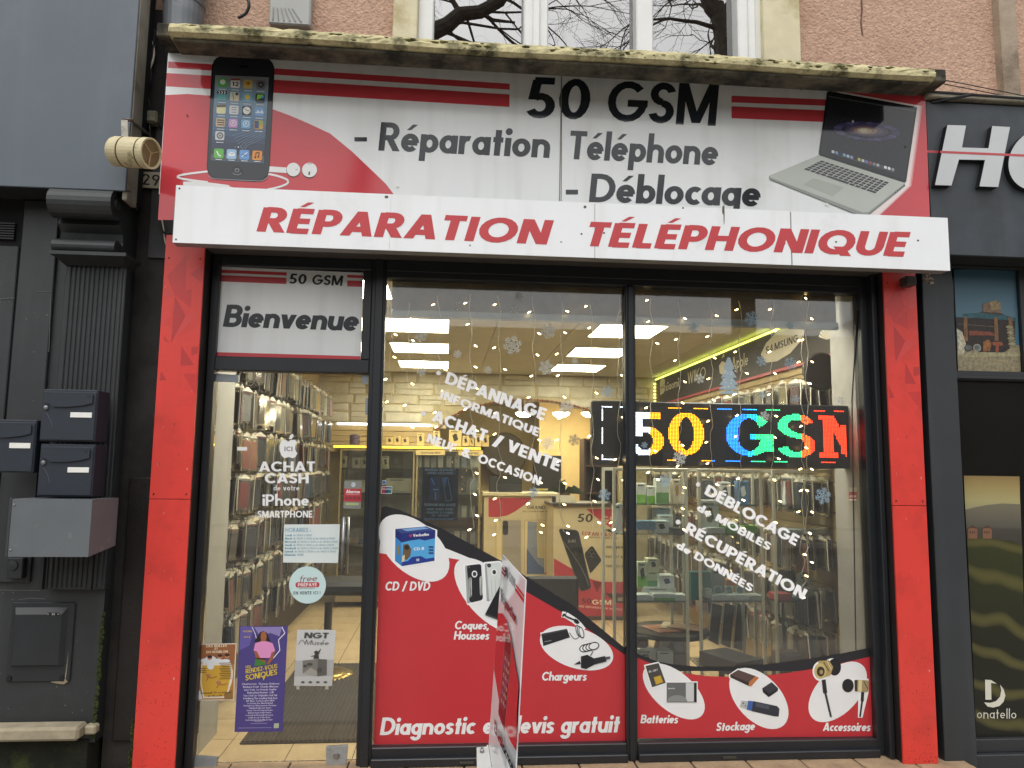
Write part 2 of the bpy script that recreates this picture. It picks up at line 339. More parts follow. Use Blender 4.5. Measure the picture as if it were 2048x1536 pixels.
# ================================================================== colours shared by many parts
CHAR = mat('#2c2f31', .5, var=.12, streak=('#3f4243', .5), dirt='#232627', dscale=2.2, dlo=.5, dhi=.75, bump=.0006, bscale=40, name='charcoal_masonry_paint')
FRAME = mat('#23262a', .38, var=.08, bump=.0002, bscale=80, name='anthracite_frame')
WHITEP = mat('#e9ecec', .11, var=.02, scale=3, dirt='#cfd0cb', dscale=1.6, dlo=.58, dhi=.85, streak=('#b3b0a6', .28), name='white_sign_sheet')
FASCW = mat('#eceff1', .3, var=.02, scale=4, dirt='#c9cbc8', dscale=2.4, dlo=.62, dhi=.95, streak=('#bcbab2', .2), name='white_fascia_sheet')
REDP = mat('#da423a', .35, var=.03, scale=2, dirt='#a8332f', dscale=5, dlo=.5, dhi=.95, streak=('#b23c36', .3), name='red_pilaster_sheet')
SRED, VRED, BLK, INK = '#c9444c', '#bf363d', '#2a2a2e', '#23282d'
CHROME = mat('#9a9c9e', .28, metal=.85, var=.05, name='brushed_metal')
GREYMET = mat('#8f969c', .42, metal=.3, var=.08, name='grey_metal')
WHITEWALL = mat('#97938a', .7, var=.06, scale=4, dirt='#858178', dscale=2.5, name='white_plaster')
PINK = mat('#c2a08a', .95, var=.16, scale=38, bump=.012, bscale=70, dirt='#ab8571', dscale=2.2, dlo=.5, dhi=.8, name='pink_roughcast')
DARKSTRIP = mat('#2e2a28', .75, var=.25, scale=5, dirt='#1a1716', dscale=3, dlo=.45, dhi=.6, bump=.002, bscale=25, name='stained_dark_render')
STONE = mat('#9c927c', .9, var=.15, scale=14, bump=.004, bscale=40, dirt='#6a6350', dscale=5, name='weathered_stone')
LICHEN = mat('#beb58c', .95, var=.2, scale=22, bump=.006, bscale=60, dirt='#4c4b34', dscale=8, dlo=.5, dhi=.66, name='lichen_covered_stone')
MOSS = mat('#343f18', 1, var=.4, scale=40, bump=.01, bscale=90, name='moss')
CABLE = mat('#232427', .5, name='black_cable_sheath')
CABLEW = mat('#d8d2c0', .6, name='pale_cable_sheath')

# ================================================================== street side (behind the camera it only shows in reflections)
paving = thing('pavement', None, None, (0, 0, -.14)); structure(paving)
MB().box(-14, 14, -3.2, .0, -.3, -.14).build('pavement_bed', mat('#a39c90', .9, bump=.003, bscale=50), paving)
step = thing('entrance_step', None, None, (0, 0, -.14)); structure(step)
MB().box(-1.62, 2.6, -.66, .06, -.14, -.012).build('step_bed', mat('#3a342c', .95), step)
tl = MB().bbox(-.139, .139, -.145, .145, -.02, 0, .003).mesh('tile', [mat('#a58d70', .85, var=.2, scale=18, bump=.002, bscale=60, dirt='#6d5a46', dscale=9, dlo=.5, dhi=.72, name='worn_beige_tile')])
for i in range(15):
    for j in range(2): inst(tl, 'tile', (-1.46+i*.287+(.0 if j == 0 else .14), -.11-j*.3, random.uniform(-.0015, .0015)), parent=step)
structure(MB().box(-60, 60, -11.5, -3.2, -.45, -.26).build('road', mat('#5c5b59', .9, bump=.004, bscale=90)))
structure(MB().box(-60, 60, -16, -11.5, -.45, -.13).build('far_pavement', mat('#7a766f', .9, bump=.003)))

# ================================================================== the pink building over the shop
house = thing('pink_house', 'pink roughcast upper storey with a white three-pane window over the shop', 'building', (.5, 0, 3.3))
wl = MB()
def W(x, y=50, Y=-.02): return at(x, y, Y).x
OX0, OX1 = W(806), W(1560)
wl.box(-1.62, OX0, -.02, .25, 2.6, 6.2).box(OX1, 6.5, -.02, .25, 2.6, 6.2).box(OX0, OX1, -.02, .25, 2.6, 3.42).box(OX0, OX1, -.02, .25, 5.3, 6.2)
wl.build('wall', PINK, house)
CREAM = mat('#d8cfae', .85, var=.08, dirt='#b9ab83', dscale=4, bump=.001, name='cream_window_surround')
for a, b in ((787, 836), (1519, 1592)):
    MB().bbox(W(a), W(b), -.075, .1, 3.42, 5.3, .006).build('window_surround', CREAM, house)
MB().bbox(W(786), W(1622), -.13, .12, 3.36, 3.43, .01).build('window_sill', CREAM, house)
win = MB().box(OX0-.02, OX1+.02, .17, .24, 3.4, 5.3).build('window', mat('#5f666b', .9, var=.12, name='lightened_backing'), house)   # room backing greyed to brighten the panes like reflected sky
PVC = mat('#e6e7e3', .35, var=.03, name='white_window_profile')
for a, b in ((836, 868), (1046, 1094), (1268, 1301), (1468, 1519)):
    f = MB(); x0, x1 = W(a, 50, .03), W(b, 50, .03); f.bbox(x0, x1, -.03, .12, 3.43, 5.3, .008)
    if b-a > 40: f.bbox((x0+x1)/2-.02, (x0+x1)/2+.02, -.05, -.03, 3.43, 5.3, .006)
    f.build('frame', PVC, win)
MB().bbox(W(868), W(1468), .0, .11, 3.43, 3.5, .008).build('frame', PVC, win)
for a, b in ((868, 1046), (1094, 1268), (1301, 1468)):
    MB().box(W(a, 50, .03)+.001, W(b, 50, .03)-.001, .06, .075, 3.501, 5.3).build('pane', UPGLASS, win)
# crack and stain line running down the roughcast
cr = MB(); cr.tube([at(x, y, -.022) for x, y in ((1723, 0), (1724, 20), (1722, 45), (1725, 70))], .005, 5, mat('#6f5648', .9)); cr.build('crack', None, house)
# stone window surround of the next bay
MB().bbox(at(1997, 60, -.06).x, at(2030, 60, -.06).x, -.08, .1, 3.62, 5.3, .006).bbox(at(1978, 150, -.1).x, at(2150, 150, -.1).x, -.14, .1, 3.48, 3.62, .01).build('stone_surround', mat('#a79784', .9, var=.1, bump=.003, dirt='#7d6f5e'), house)
MB().box(at(2030, 60, -.06).x, at(2160, 60, 0).x, .04, .06, 3.62, 5.3).build('pane', UPGLASS, win)

# ledge over the shop sign
ledge = thing('cornice', 'long stone cornice crusted with yellow lichen and dark moss above the shop sign', 'cornice', (.5, -.3, 3.45))
CY_ = -.61
XL, XR = at(338, 40, CY_).x, at(1871, 140, CY_).x
z_t, z_b = at(1100, 84, CY_).z, at(1100, 112, CY_).z                  # top and bottom of the lichened nosing
hN = z_t-z_b
ns = MB(); N = 110
prof = [(CY_+.02, z_b), (CY_, z_b+.012)]
for k in range(7):
    t = math.pi/2*k/6; prof.append((CY_+.05-.05*math.cos(t), z_t-.04+.04*math.sin(t)))
zs0, zs1 = at(325, 70, -.46).z, at(325, 42, -.46).z                   # slab behind: bottom, top
prof += [(CY_+.16, zs0+.03), (CY_+.16, z_b)]
vs = []
for i in range(N+1):
    x = XL+(XR-XL)*i/N; sag = .004*math.sin(i*.11)
    for q_, (y, z) in enumerate(prof): j = .0008 if q_ in (0, 1, len(prof)-1) else .004; vs.append((x, y+random.uniform(-j, j), z+sag+random.uniform(-j, j)))
n = len(prof); fs = [(i*n+j, i*n+(j+1) % n, (i+1)*n+(j+1) % n, (i+1)*n+j) for i in range(N) for j in range(n)]+[tuple(range(n)), tuple(N*n+j for j in range(n))[::-1]]
ns.add(vs, fs); ns.build('nosing', LICHEN, ledge, smooth=False)
DKST = mat('#5a5446', .95, var=.3, scale=18, bump=.004, dirt='#22211a', dscale=6, dlo=.42, dhi=.6, name='blackened_stone')
SX0, SX1 = at(311, 55, -.46).x, at(1896, 150, -.46).x
MB().bbox(SX0, SX1, -.449, -.03, zs0, zs1, .006).build('slab', DKST, ledge)
MB().bbox(XL+.01, XR-.01, CY_+.03, -.461, z_b-.018, z_b-.001, .004).build('drip_edge', DKST, ledge)
soff = MB()
for i in range(60):
    x = -1.40+i*.0655; soff.bbox(x, x+.066, -.325-random.uniform(0, .03), -.05, 3.52+random.uniform(0, .004), 3.56, .002)
soff.build('soffit', mat('#75654e', .95, var=.3, scale=12, bump=.005, dirt='#1f1c16', dscale=5, dlo=.4, dhi=.62, name='rotten_fillet'), ledge)
mo = MB()
for i in range(260):                                                       # moss cushions on the nosing
    x = random.uniform(XL+.03, XR-.02); t = random.random()**.7; r = random.uniform(.005, .016); z = z_b+.012+(hN-.012)*t; y = CY_+(.05*max(0, t-.55)*2)
    c = Vector((x, y+.003, z)); vs = []
    for k in range(7):
        a = k*2*math.pi/7; vs.append(c+Vector((math.cos(a)*r*1.6, 0, math.sin(a)*r*.6)))
    vs.append(c+Vector((0, -r*.35, 0))); mo.add(vs, [(k, (k+1) % 7, 7) for k in range(7)])
mo.build('moss', mat('#5a5526', 1, var=.5, scale=60, dirt='#2c2b18', dscale=20, dlo=.45, dhi=.6, bump=.004, bscale=120, name='dry_moss'), ledge, kind='stuff')

# ================================================================== shopfront
shop = thing('shopfront', 'red and anthracite shopfront with glazed door and two display windows', 'shopfront', (.55, 0, 0))
PX0, PX1, QX0, QX1 = -1.435, -1.242, 2.347, 2.534
pil = {}
for nm, a, b in (('pilaster', PX0, PX1), ('pilaster', QX0, QX1)):
    z = 1.30
    MB().bbox(a, b, -.16, -.148, z+.0015, 2.62, .001).build('panel', REDP, shop)
    MB().bbox(a, b, -.16, -.148, .012 if a < 0 else .0, z-.0015, .001).build('panel', REDP, shop)
    MB().box(a+.004, b-.004, -.147, .1, -.02, 2.62).build('pilaster', mat('#241f1e', .6, var=.2, name='dark_brown_return'), shop)
    for zz in (1.325, 2.5):
        for xx in (a+.02, b-.02): MB().lathe([(.0, -.1625), (.004, -.162), (.004, -.159)], (xx, 0, zz), 8, 'Y').build('screw', mat('#2a1512', .4, metal=.5), shop)
    gr = Print((0, -.16, 0), NY, .7); rs = random.Random(5)
    for _ in range(150):
        zz = .01+.55*rs.random()**2.6; xx = a+(b-a)*rs.random(); p = Vector((xx, -.16, zz)); r = rs.uniform(.0007, .0022)
        gr.mb.face([p+Vector((r*math.cos(k), -.0006, r*1.3*math.sin(k))) for k in (0, 1, 2, 3, 4, 5)], mat('#4a1d1a', .8))
    for _ in range(22):
        zz = .3+2.1*rs.random(); xx = a+.01+(b-a-.02)*rs.random(); l = rs.uniform(.004, .02); p = Vector((xx, -.1606, zz))
        gr.mb.face([p, p+Vector((.0012, 0, 0)), p+Vector((.0012+rs.uniform(-.004, .004), 0, l)), p+Vector((rs.uniform(-.004, .004), 0, l))], mat(rs.choice(['#e0a09a', '#8a2a28', '#8a2a28']), .7))
    gr.build('splashes', shop, kind='stuff')
    pr = Print((0, -.16, 0), NY, .35)
    D1, D2, D3 = '#c43a38', '#b63736', '#cf4743'
    if a < 0:
        for p, c in (([(334, 552), (373, 510), (371, 585), (350, 592)], D1), ([(350, 592), (371, 632), (342, 686)], D2), ([(371, 632), (401, 622), (342, 686)], D3),
                     ([(352, 592), (384, 577), (381, 615)], D1), ([(380, 548), (405, 530), (404, 566)], D1), ([(363, 692), (388, 730), (361, 731)], D2), ([(366, 747), (394, 747), (391, 789)], D1),
                     ([(383, 694), (397, 693), (395, 706), (383, 712)], D2), ([(322, 742), (333, 760), (319, 761)], D2), ([(328, 682), (340, 686), (327, 670)], D1), ([(334, 576), (350, 593), (330, 594)], D3)): pr.poly(p, c)
    else:
        f = lambda x, y: (1740+x/1.4838, 500+y/1.4838)
        for p, c in (([(45, 165), (82, 100), (104, 170), (70, 212)], D1), ([(70, 225), (104, 270), (76, 334)], D2), ([(104, 270), (140, 272), (76, 334)], D3), ([(70, 212), (110, 185), (112, 235)], D1),
                     ([(105, 335), (137, 398), (104, 396)], D2), ([(113, 422), (150, 420), (152, 478)], D1), ([(128, 348), (146, 346), (147, 370), (130, 375)], D2), ([(55, 400), (73, 438), (57, 440)], D2), ([(118, 130), (137, 120), (138, 172), (112, 175)], D3)): pr.poly([f(*q) for q in p], c)
    pr.build('facet_pattern', shop, kind='stuff')
# frame members
BZ = .085
def post(x0, x1, z0, z1, y0=-.045, y1=.035): return MB().bbox(x0, x1, y0, y1, z0, z1, .004)
DX0, DX1 = -1.198, at(731, 1000, 0).x
post(-1.238, DX0, 0, 2.56).build('frame', FRAME, shop)
MX1 = at(760, 1000, 0).x
GX = at(1744.5, 1460, 0).x
f = post(DX1, MX1, 0, 2.56); f.bbox(DX1+.02, MX1-.012, -.058, -.045, 0, 2.56, .003); f.build('frame', FRAME, shop)
f = post(.945, 1.001, 0, 2.465); f.bbox(.958, .988, -.056, -.045, .0, 2.465, .003); f.build('frame', FRAME, shop)
f = post(GX, 2.343, 0, 2.56); f.bbox(2.315, 2.343, -.1, -.045, 0, 2.56, .004); f.build('frame', FRAME, shop)
f = post(MX1, GX, 2.465, 2.56); f.bbox(MX1, GX, -.055, -.045, 2.50, 2.56, .002); f.build('frame', FRAME, shop)
post(DX0, DX1, 2.502, 2.56).bbox(at(726, 640, -.012).x, DX1-.0005, -.04, .034, 2.026, 2.5015, .003).build('frame', FRAME, shop)
f = post(DX0, DX1, 1.952, 2.025); f.build('frame', FRAME, shop)
for a, b in ((MX1, .945), (1.001, GX)):
    f = post(a, b, .0, BZ); f.bbox(a, b, -.075, -.045, 0, .04, .004); f.build('frame', FRAME, shop)
    MB().bbox(a+.3*(b-a)+.05, a+.3*(b-a)+.12, -.079, -.075, .012, .024, .001).build('drain_cap', mat('#3c3c30', .5), shop)
# panes
MB().box(MX1, .945, .0, .01, BZ, 2.465).build('pane', GLASS, shop)
MB().box(1.001, GX, .0, .01, BZ, 2.465).build('pane', GLASS, shop)
door = MB().box(DX0+.004, DX1-.004, .004, .014, .012, 1.948).build('door', GLASS, shop)
for q in ([(415, 746), (476, 750), (476, 764), (415, 762)], [(366, 1512), (434, 1516), (431, 1540), (363, 1540)], [(723, 750), (736, 750), (735, 768), (725, 768)], [(731, 796), (741, 796), (740, 829), (730, 829)]):
    plate(q, (0, -.012, 0), NY, .022, GREYMET).build('hinge', None, door)
lk = plate([(652, 1495), (695, 1493), (692, 1530), (652, 1531)], (0, -.016, 0), NY, .03, mat('#a3a8ac', .4, metal=.5, var=.12, dirt='#5d5d5a', dscale=30)).build('lock', None, door)
c = at(672, 1512, -.017); MB().lathe([(.001, -.006), (.014, -.006), (.016, 0)], c, 16, 'Y', CHROME).build('lock_cylinder', None, lk)
hd = MB(); a, b = at(688, 1034, -.05), at(684, 1149, -.05); hd.tube([a, b], .0085, 12, CHROME)
for t in (.12, .88):
    p = a.lerp(b, t); hd.tube([p, p+Vector((0, .06, 0))], .005, 8, CHROME)
a2, b2 = at(697, 1034, .06), at(693, 1147, .06); hd.tube([a2, b2], .007, 10, CHROME); hd.build('handle', None, door, smooth=True)
# soffit between fascia and frame
MB().box(-1.24, 2.345, -.37, -.03, 2.561, 2.571).build('soffit', mat('#4c4743', .6, var=.1, name='grey_soffit'), shop)
c = at(1815, 566, -.2); MB().bbox(c.x-.03, c.x+.03, -.24, -.17, c.z-.02, c.z+.03, .006).build('floodlight', mat('#3a3533', .6), shop)

# transom panel over the door
tp = thing('transom_sign', 'white panel above the glass door with red stripes reading Bienvenue', 'sign', at(580, 722, -.03))
Q = lambda x, y: (380+x/3.657, 480+y/3.657)
plate([Q(217, 195), Q(1268, 240), Q(1248, 898), Q(172, 878)], (0, -.012, 0), NY, .012, WHITEP).build('panel', None, tp)
pr = Print((0, -.0122, 0), NY, .3)
for q in ([(217, 217), (708, 237), (708, 260), (217, 240)], [(215, 257), (705, 277), (705, 322), (213, 303)], [(1150, 255), (1266, 260), (1265, 279), (1150, 275)], [(1150, 296), (1265, 300), (1262, 343), (1150, 340)], [(183, 820), (1248, 850), (1247, 893), (180, 868)]): pr.poly([Q(*p) for p in q], SRED)
pr.build('stripes_print', tp)
pr = Print((0, -.0122, 0), NY, .3); pr.text('50', Q(722, 319), Q(848, 325), 20.5, INK, slant=.14, w=.2).build('lettering', tp); pr = Print((0, -.0122, 0), NY, .3); pr.text('GSM', Q(890, 327), Q(1112, 336), 20.5, INK, slant=.14, w=.2); pr.build('lettering', tp); pr = Print((0, -.0122, 0), NY, .3); pr.text('Bienvenue', Q(243, 633), Q(1222, 665), 44, INK, slant=.2, w=.24, ls=.06); pr.build('lettering', tp)

# ================================================================== fascia sign and big sign
FY = -.38
fs_ = thing('fascia_sign', 'white projecting fascia with red capital lettering for telephone repair', 'sign', (.6, FY, 2.51))
seams = [345, 779.6, 1189.7, 1582.5, 1899]
ft = lambda x: 370+(x-352)*.0434; fb = lambda x: 486.5+(x-345)*.0351
for i in range(4):
    a, b = seams[i]+.6, seams[i+1]-.6; top0 = ft(a); 
    A, B = at(a, 450, FY), at(b, 500, FY)
    A0 = at(345.5, 480, FY).x if i == 0 else A.x; B0 = at(1898.5, 500, FY).x if i == 3 else B.x
    MB().box(A0, B0, FY, FY+.004, 2.517, 2.80).build('panel', FASCW, fs_)
MB().box(at(345, 450, FY).x+.002, at(1899, 500, FY).x-.002, FY+.0042, -.302, 2.519, 2.56).build('backing', mat('#8c8a86', .5), fs_)
MB().box(at(345, 450, FY).x+.002, at(1899, 500, FY).x-.002, FY+.0042, -.365, 2.56, 2.798).build('backing_board', mat('#8c8a86', .5), fs_)
pr = Print((0, FY, 0), NY, .35)
pr.text('RÉPARATION', (515, 463), (1091, 489), 49, '#bf3a40', slant=.3, w=.265, ls=.13); pr.build('lettering', fs_); pr = Print((0, FY, 0), NY, .35); pr.text('TÉLÉPHONIQUE', (1167, 492), (1808, 512.8), 48, '#bf3a40', slant=.3, w=.265, ls=.12)
pr.build('lettering', fs_)
pr = Print((0, FY, 0), NY, .6)
for x, y in ((359, 377), (352, 479), (772, 443), (794, 445), (1163, 468), (1208, 466), (1569, 487), (1595, 489), (1672, 484), (1836, 481)): pr.ell(x, y, 2, 2, '#2b2b2b', n=10)
for x, y, a, b in ((773, 394, 4, 3), (1170, 414, 3, 3), (1446, 420, 2, 9), (1448, 428, 1.2, 22), (940, 491, 1.5, 2), (1122, 484, 2.5, 1), (1366, 416, 2, 2)): pr.ell(x, y, a, b, '#5a564c', n=10)
pr.build('screw_and_stain_marks', fs_, kind='stuff')

SY = -.30
sg = thing('shop_sign', 'large white and red shop sign printed with a phone and a laptop under the cornice', 'sign', (.55, SY, 2.78))
sx = at(1123, 300, SY).x
MB().bbox(-1.431, sx-.0015, SY, SY+.02, 2.78, 3.526, .001).build('panel', WHITEP, sg)
MB().bbox(sx+.0015, 2.536, SY, SY+.02, 2.78, 3.526, .001).build('panel', WHITEP, sg)
MB().box(-1.40, 2.50, SY+.021, -.03, 2.8, 3.45).build('sign_box', mat('#2a2725', .8), sg)
MB().tube([at(1123, 150, SY-.002), at(1119, 404, SY-.002)], .0025, 6, mat('#8a8478', .6)).build('joint_bead', None, sg)
SP = (0, SY, 0)
pr = Print(SP, NY, .09)
pr.poly([(336.6, 123), (1019.5, 167.5), (1019.5, 179.6), (336.2, 135.7)], SRED).poly([(333.5, 146), (1019, 189), (1019, 214), (332.5, 172.6)], SRED)
pr.poly([(331, 190), (375, 188), (430, 192), (490, 203), (547, 219), (580, 231), (615, 246), (660, 267), (704, 303), (745, 342), (772, 368), (790, 392), (780, 440), (316, 440)], SRED)
pr.build('red_graphics', sg); pr = Print(SP, NY, .09)
pr.poly([(1463, 191.4), (1652, 199), (1651, 211.6), (1463, 205)], SRED).poly([(1463, 212.6), (1650, 221), (1646, 244), (1463, 236.5)], SRED)
pr.poly([(1678, 168), (1850, 182), (1861, 470), (1735, 470), (1748, 428), (1815, 370), (1843, 212), (1668, 182)], SRED)
for k, c in enumerate(('#d98c8e', '#e9c3c2', '#eee0dd')):
    o = 9-3*k; pr.poly([(1672+3*k, 183), (1842+o-6, 212), (1814+o, 372), (1752+o, 430+k), (1738+o, 440), (1730, 440), (1800, 366), (1834, 215), (1668, 186)], c, 1+k)
pr.build('red_graphics', sg)
pr = Print(SP, NY, .09)
pr.text('50', (1050, 236), (1177, 241), 83, INK, w=.2, slant=.09, ls=.06).build('lettering', sg); pr = Print(SP, NY, .09); pr.text('GSM', (1212, 243), (1431, 252), 83, INK, w=.2, slant=.09, ls=.06); pr.build('lettering', sg); pr = Print(SP, NY, .09)
pr.rect(709, 274.5, 734, 283, INK, 1).build('dash', sg); pr = Print(SP, NY, .09); pr.text('Réparation', (757, 301), (1098, 316), 57, INK, w=.215, slant=.1, ls=.06).build('lettering', sg); pr = Print(SP, NY, .09); pr.text('Téléphone', (1136, 318), (1434, 331), 57, INK, w=.215, slant=.1, ls=.06); pr.build('lettering', sg); pr = Print(SP, NY, .09)
pr.rect(1131.5, 379.5, 1156, 389, INK, 1).build('dash', sg); pr = Print(SP, NY, .09); pr.text('Déblocage', (1178, 404), (1519, 413.5), 57, INK, w=.215, slant=.1, ls=.06)
pr.build('lettering', sg)
# printed telephone with earphones
q = lambda x, y: (400+x/5.119, 100+y/5.12)
pr = Print(SP, NY, .09)
WH = '#e8e9e8'
pr.curve(lambda t: q(90-340*math.sin(math.pi*t)**.7 if False else 80-310*math.sin(math.pi*t), 1245+110*t), 16, 4, WH, 3)
pr.curve(lambda t: q(690+215*math.sin(math.pi*t)**.8, 1270+160*t), 16, 4, WH, 3)
pr.poly([q(-170, 1350), q(0, 1345), q(295, 1385), q(310, 1402), q(360, 1412), q(360, 1440), q(-170, 1440)], WH, 3)
pr.poly([q(700, 1192), q(890, 1205), q(890, 1262), q(700, 1250)], WH, 3); pr.ell(*q(955, 1232), 14, 14, '#3a2226', 3); pr.ell(*q(1120, 1235), 15, 15.5, '#3a2226', 3)
pr.ell(*q(957, 1226), 13.5, 13.5, WH, 4); pr.ell(*q(1122, 1230), 15, 14.5, WH, 4); pr.rect(*q(1112, 1248), *q(1127, 1282), '#444444', 6); pr.line([q(980, 1226), q(1002, 1226)], 1, '#666666', 6); pr.line([q(1100, 1167), q(1148, 1167)], 1, '#888888', 6)
pr.rquad([q(128, 55), q(770, 85), q(705, 1358), q(63, 1322)], 28, '#1d2024', 4)
pr.rquad([q(145, 62), q(758, 92), q(700, 1338), q(78, 1308)], 26, '#2c3035', 5)
pr.poly([q(160, 262), q(708, 285), q(655, 1165), q(112, 1135)], '#4c5f74', 6)
for k in range(14):
    y0 = 262+k*62; s = lambda y: (160-(y-262)*.055, 708-(y-262)*.06)
    c = ['#8a9095', '#8595a0', '#7f97a6', '#7896a9', '#6f90a8', '#678aa5', '#5f82a0', '#587896', '#506d8a', '#48607c', '#414f68', '#3a4458', '#363d4e', '#555b63'][k]
    a, b = s(y0), s(y0+62); pr.poly([q(a[0], y0), q(a[1], y0+22), q(b[1], y0+84 if k < 13 else y0+70), q(b[0], y0+62)], c, 7)
for k in range(7): pr.line([q(330+k*20, 880+k*28), q(480, 840+k*24), q(665, 770+k*22)], .8, '#7f95a8', 8)
ic = [['#5fae5c', '#e8e6e2', '#c9b577', '#77797a'], ['#6fb3b0', '#d8d2b8', '#79aecb', '#33383a'], ['#e8e6b4', '#dcdcdc', '#26282b', '#6f9fd0'], ['#cbb99a', '#c48fc6', '#6fb0d6', '#c9a24a'], ['#c9cbcc']]
for r, row in enumerate(ic):
    for k, c in enumerate(row):
        cx, cy = 236-r*7+k*130, 337+r*136+k*8; h = 47
        pr.rquad([q(cx-h, cy-h), q(cx+h, cy-h+5), q(cx+h-4, cy+h+3), q(cx-h-4, cy+h-2)], 3.5, c, 9)
        pr.line([q(cx-40, cy+68), q(cx+36, cy+72)], 1.3, '#dfe3e6', 9)
        if (r, k) == (0, 0): pr.ell(*q(cx, cy-4), 5.5, 5, '#e6eee4', 10)
        if (r, k) == (0, 1): pr.rect(*q(cx-46, cy-46), *q(cx+46, cy-28), '#9a4a4a', 10); pr.text('12', q(cx-32, cy+30), q(cx+34, cy+33), 8.5, '#33302e', 10)
        if (r, k) == (0, 2): pr.ell(*q(cx, cy-4), 5, 5, '#e0a92c', 10); pr.ell(*q(cx, cy-4), 2, 2, '#5a3d1a', 11)
        if (r, k) == (0, 3): pr.ell(*q(cx, cy), 6, 6, '#3c3e40', 10); pr.ell(*q(cx, cy), 2.5, 2.5, '#8b8f93', 11)
        if (r, k) == (1, 0): pr.rect(*q(cx-48, cy-48), *q(cx+48, cy-14), '#2b2b2b', 10); [pr.line([q(cx-35+j*28, cy-46), q(cx-20+j*28, cy-31), q(cx-35+j*28, cy-16)], 1.6, '#e8e8e8', 11) for j in range(3)]
        if (r, k) == (1, 1): pr.line([q(cx-20, cy-40), q(cx-10, cy+40)], 2, '#6fb08a', 10); pr.ell(*q(cx+22, cy-25), 3.4, 3, '#4a5578', 10)
        if (r, k) == (1, 2): pr.ell(*q(cx, cy-2), 5, 5, '#e5c24a', 10)
        if (r, k) == (1, 3): pr.poly([q(cx-35, cy+20), q(cx-30, cy-35), q(cx+35, cy-35), q(cx, cy+5)], '#8ccf4a', 10); pr.poly([q(cx, cy+5), q(cx+35, cy-35), q(cx+38, cy)], '#57a0d4', 10)
        if (r, k) == (2, 0): pr.rect(*q(cx-46, cy-44), *q(cx+46, cy-18), '#6d5f45', 10)
        if (r, k) == (2, 1): [pr.line([q(cx-28, cy-25+j*25), q(cx+28, cy-24+j*25)], 1, '#55575a', 10) for j in range(3)]
        if (r, k) == (2, 2): pr.ell(*q(cx, cy), 7.6, 7.6, '#e9e7e2', 10); pr.line([q(cx, cy), q(cx-20, cy-18)], 1, '#222222', 11); pr.line([q(cx, cy), q(cx+28, cy+3)], 1, '#222222', 11)
        if (r, k) == (2, 3): pr.poly([q(cx-44, cy+20), q(cx-15, cy-15), q(cx+5, cy+8), q(cx+25, cy-18), q(cx+44, cy+22)], '#cfe0f0', 10)
        if (r, k) == (3, 0): [pr.line([q(cx-38, cy-24+j*24), q(cx+38, cy-20+j*24)], 2.2, '#6a5238', 10) for j in range(3)]
        if (r, k) in ((3, 1), (3, 2)): pr.ell(*q(cx, cy), 6.4, 6.4, '#eadfec', 10); pr.ell(*q(cx, cy), 5, 5, c, 11); pr.line([q(cx-12, cy+14), q(cx, cy-18), q(cx+12, cy+14)], 1.2, '#f0eef0', 12)
        if (r, k) == (3, 3): pr.poly([q(cx-44, cy-40), q(cx, cy-38), q(cx, cy+40), q(cx-44, cy+36)], '#3b4a78', 10); pr.poly([q(cx, cy-38), q(cx+42, cy-36), q(cx+42, cy), q(cx, cy)], '#8fae3c', 10)
        if (r, k) == (4, 0): pr.ell(*q(cx, cy), 6.6, 6.6, '#5d6063', 10); pr.ell(*q(cx, cy), 4, 4, '#c3c6c8', 11); pr.ell(*q(cx, cy), 2, 2, '#5d6063', 12)
for k, c in enumerate(('#63b84f', '#9cc6ea', '#6f9fd6', '#e5953c')):
    cx, cy = 197+k*131, 1062+k*7; h = 50
    pr.rquad([q(cx-h, cy-h), q(cx+h, cy-h+4), q(cx+h-4, cy+h+3), q(cx-h-4, cy+h-2)], 3.5, c, 9); pr.line([q(cx-34, cy+62), q(cx+30, cy+65)], 1.3, '#e8eaec', 9)
    if k == 0: pr.curve(lambda t: q(cx-22+44*t, cy-22+48*t+18*math.sin(math.pi*t)), 6, 2.4, '#f0f0f0', 10)
    if k == 1: pr.rect(*q(cx-32, cy-20), *q(cx+32, cy+22), '#eef2f6', 10); pr.line([q(cx-32, cy-20), q(cx, cy+4), q(cx+32, cy-20)], 1, '#7ba0c4', 11)
    if k == 2: pr.line([q(cx-30, cy+22), q(cx+30, cy-24)], 1.6, '#f2f4f6', 10); pr.line([q(cx-30, cy-4), q(cx+20, cy+12)], 1.2, '#2f4f86', 10)
    if k == 3: pr.line([q(cx-18, cy+22), q(cx-14, cy-24), q(cx+18, cy-30), q(cx+14, cy+16)], 1.8, '#3a2418', 10); pr.ell(*q(cx-22, cy+22), 2, 1.6, '#3a2418', 11); pr.ell(*q(cx+10, cy+16), 2, 1.6, '#3a2418', 11)
for j, c in ((-30, '#8a9098'), (0, '#f4f4f4'), (28, '#8a9098')): pr.ell(*q(395+j, 998), 1.2, 1.2, c, 9)
pr.ell(*q(447, 128), 2.4, 2.4, '#0c0d0f', 6); pr.rquad([q(410, 162), q(500, 166), q(500, 186), q(410, 182)], 1.5, '#0c0d0f', 6)
pr.ell(*q(383, 1240), 10.5, 10, '#1a1d21', 6); pr.ell(*q(383, 1262), 9, 5, '#6a7076', 7); pr.ell(*q(383, 1236), 9.5, 7.2, '#23262b', 8); pr.rquad([q(362, 1218), q(404, 1220), q(402, 1256), q(360, 1254)], 2.2, '#9a9ea2', 9); pr.rquad([q(367, 1224), q(399, 1226), q(397, 1250), q(365, 1248)], 1.6, '#23262b', 10)
pr.line([q(85, 1290), q(110, 1310), q(160, 1322), q(600, 1345), q(650, 1338), q(695, 1305)], 1.2, '#9aa0a6', 6)
pr.build('printed_phone', sg)
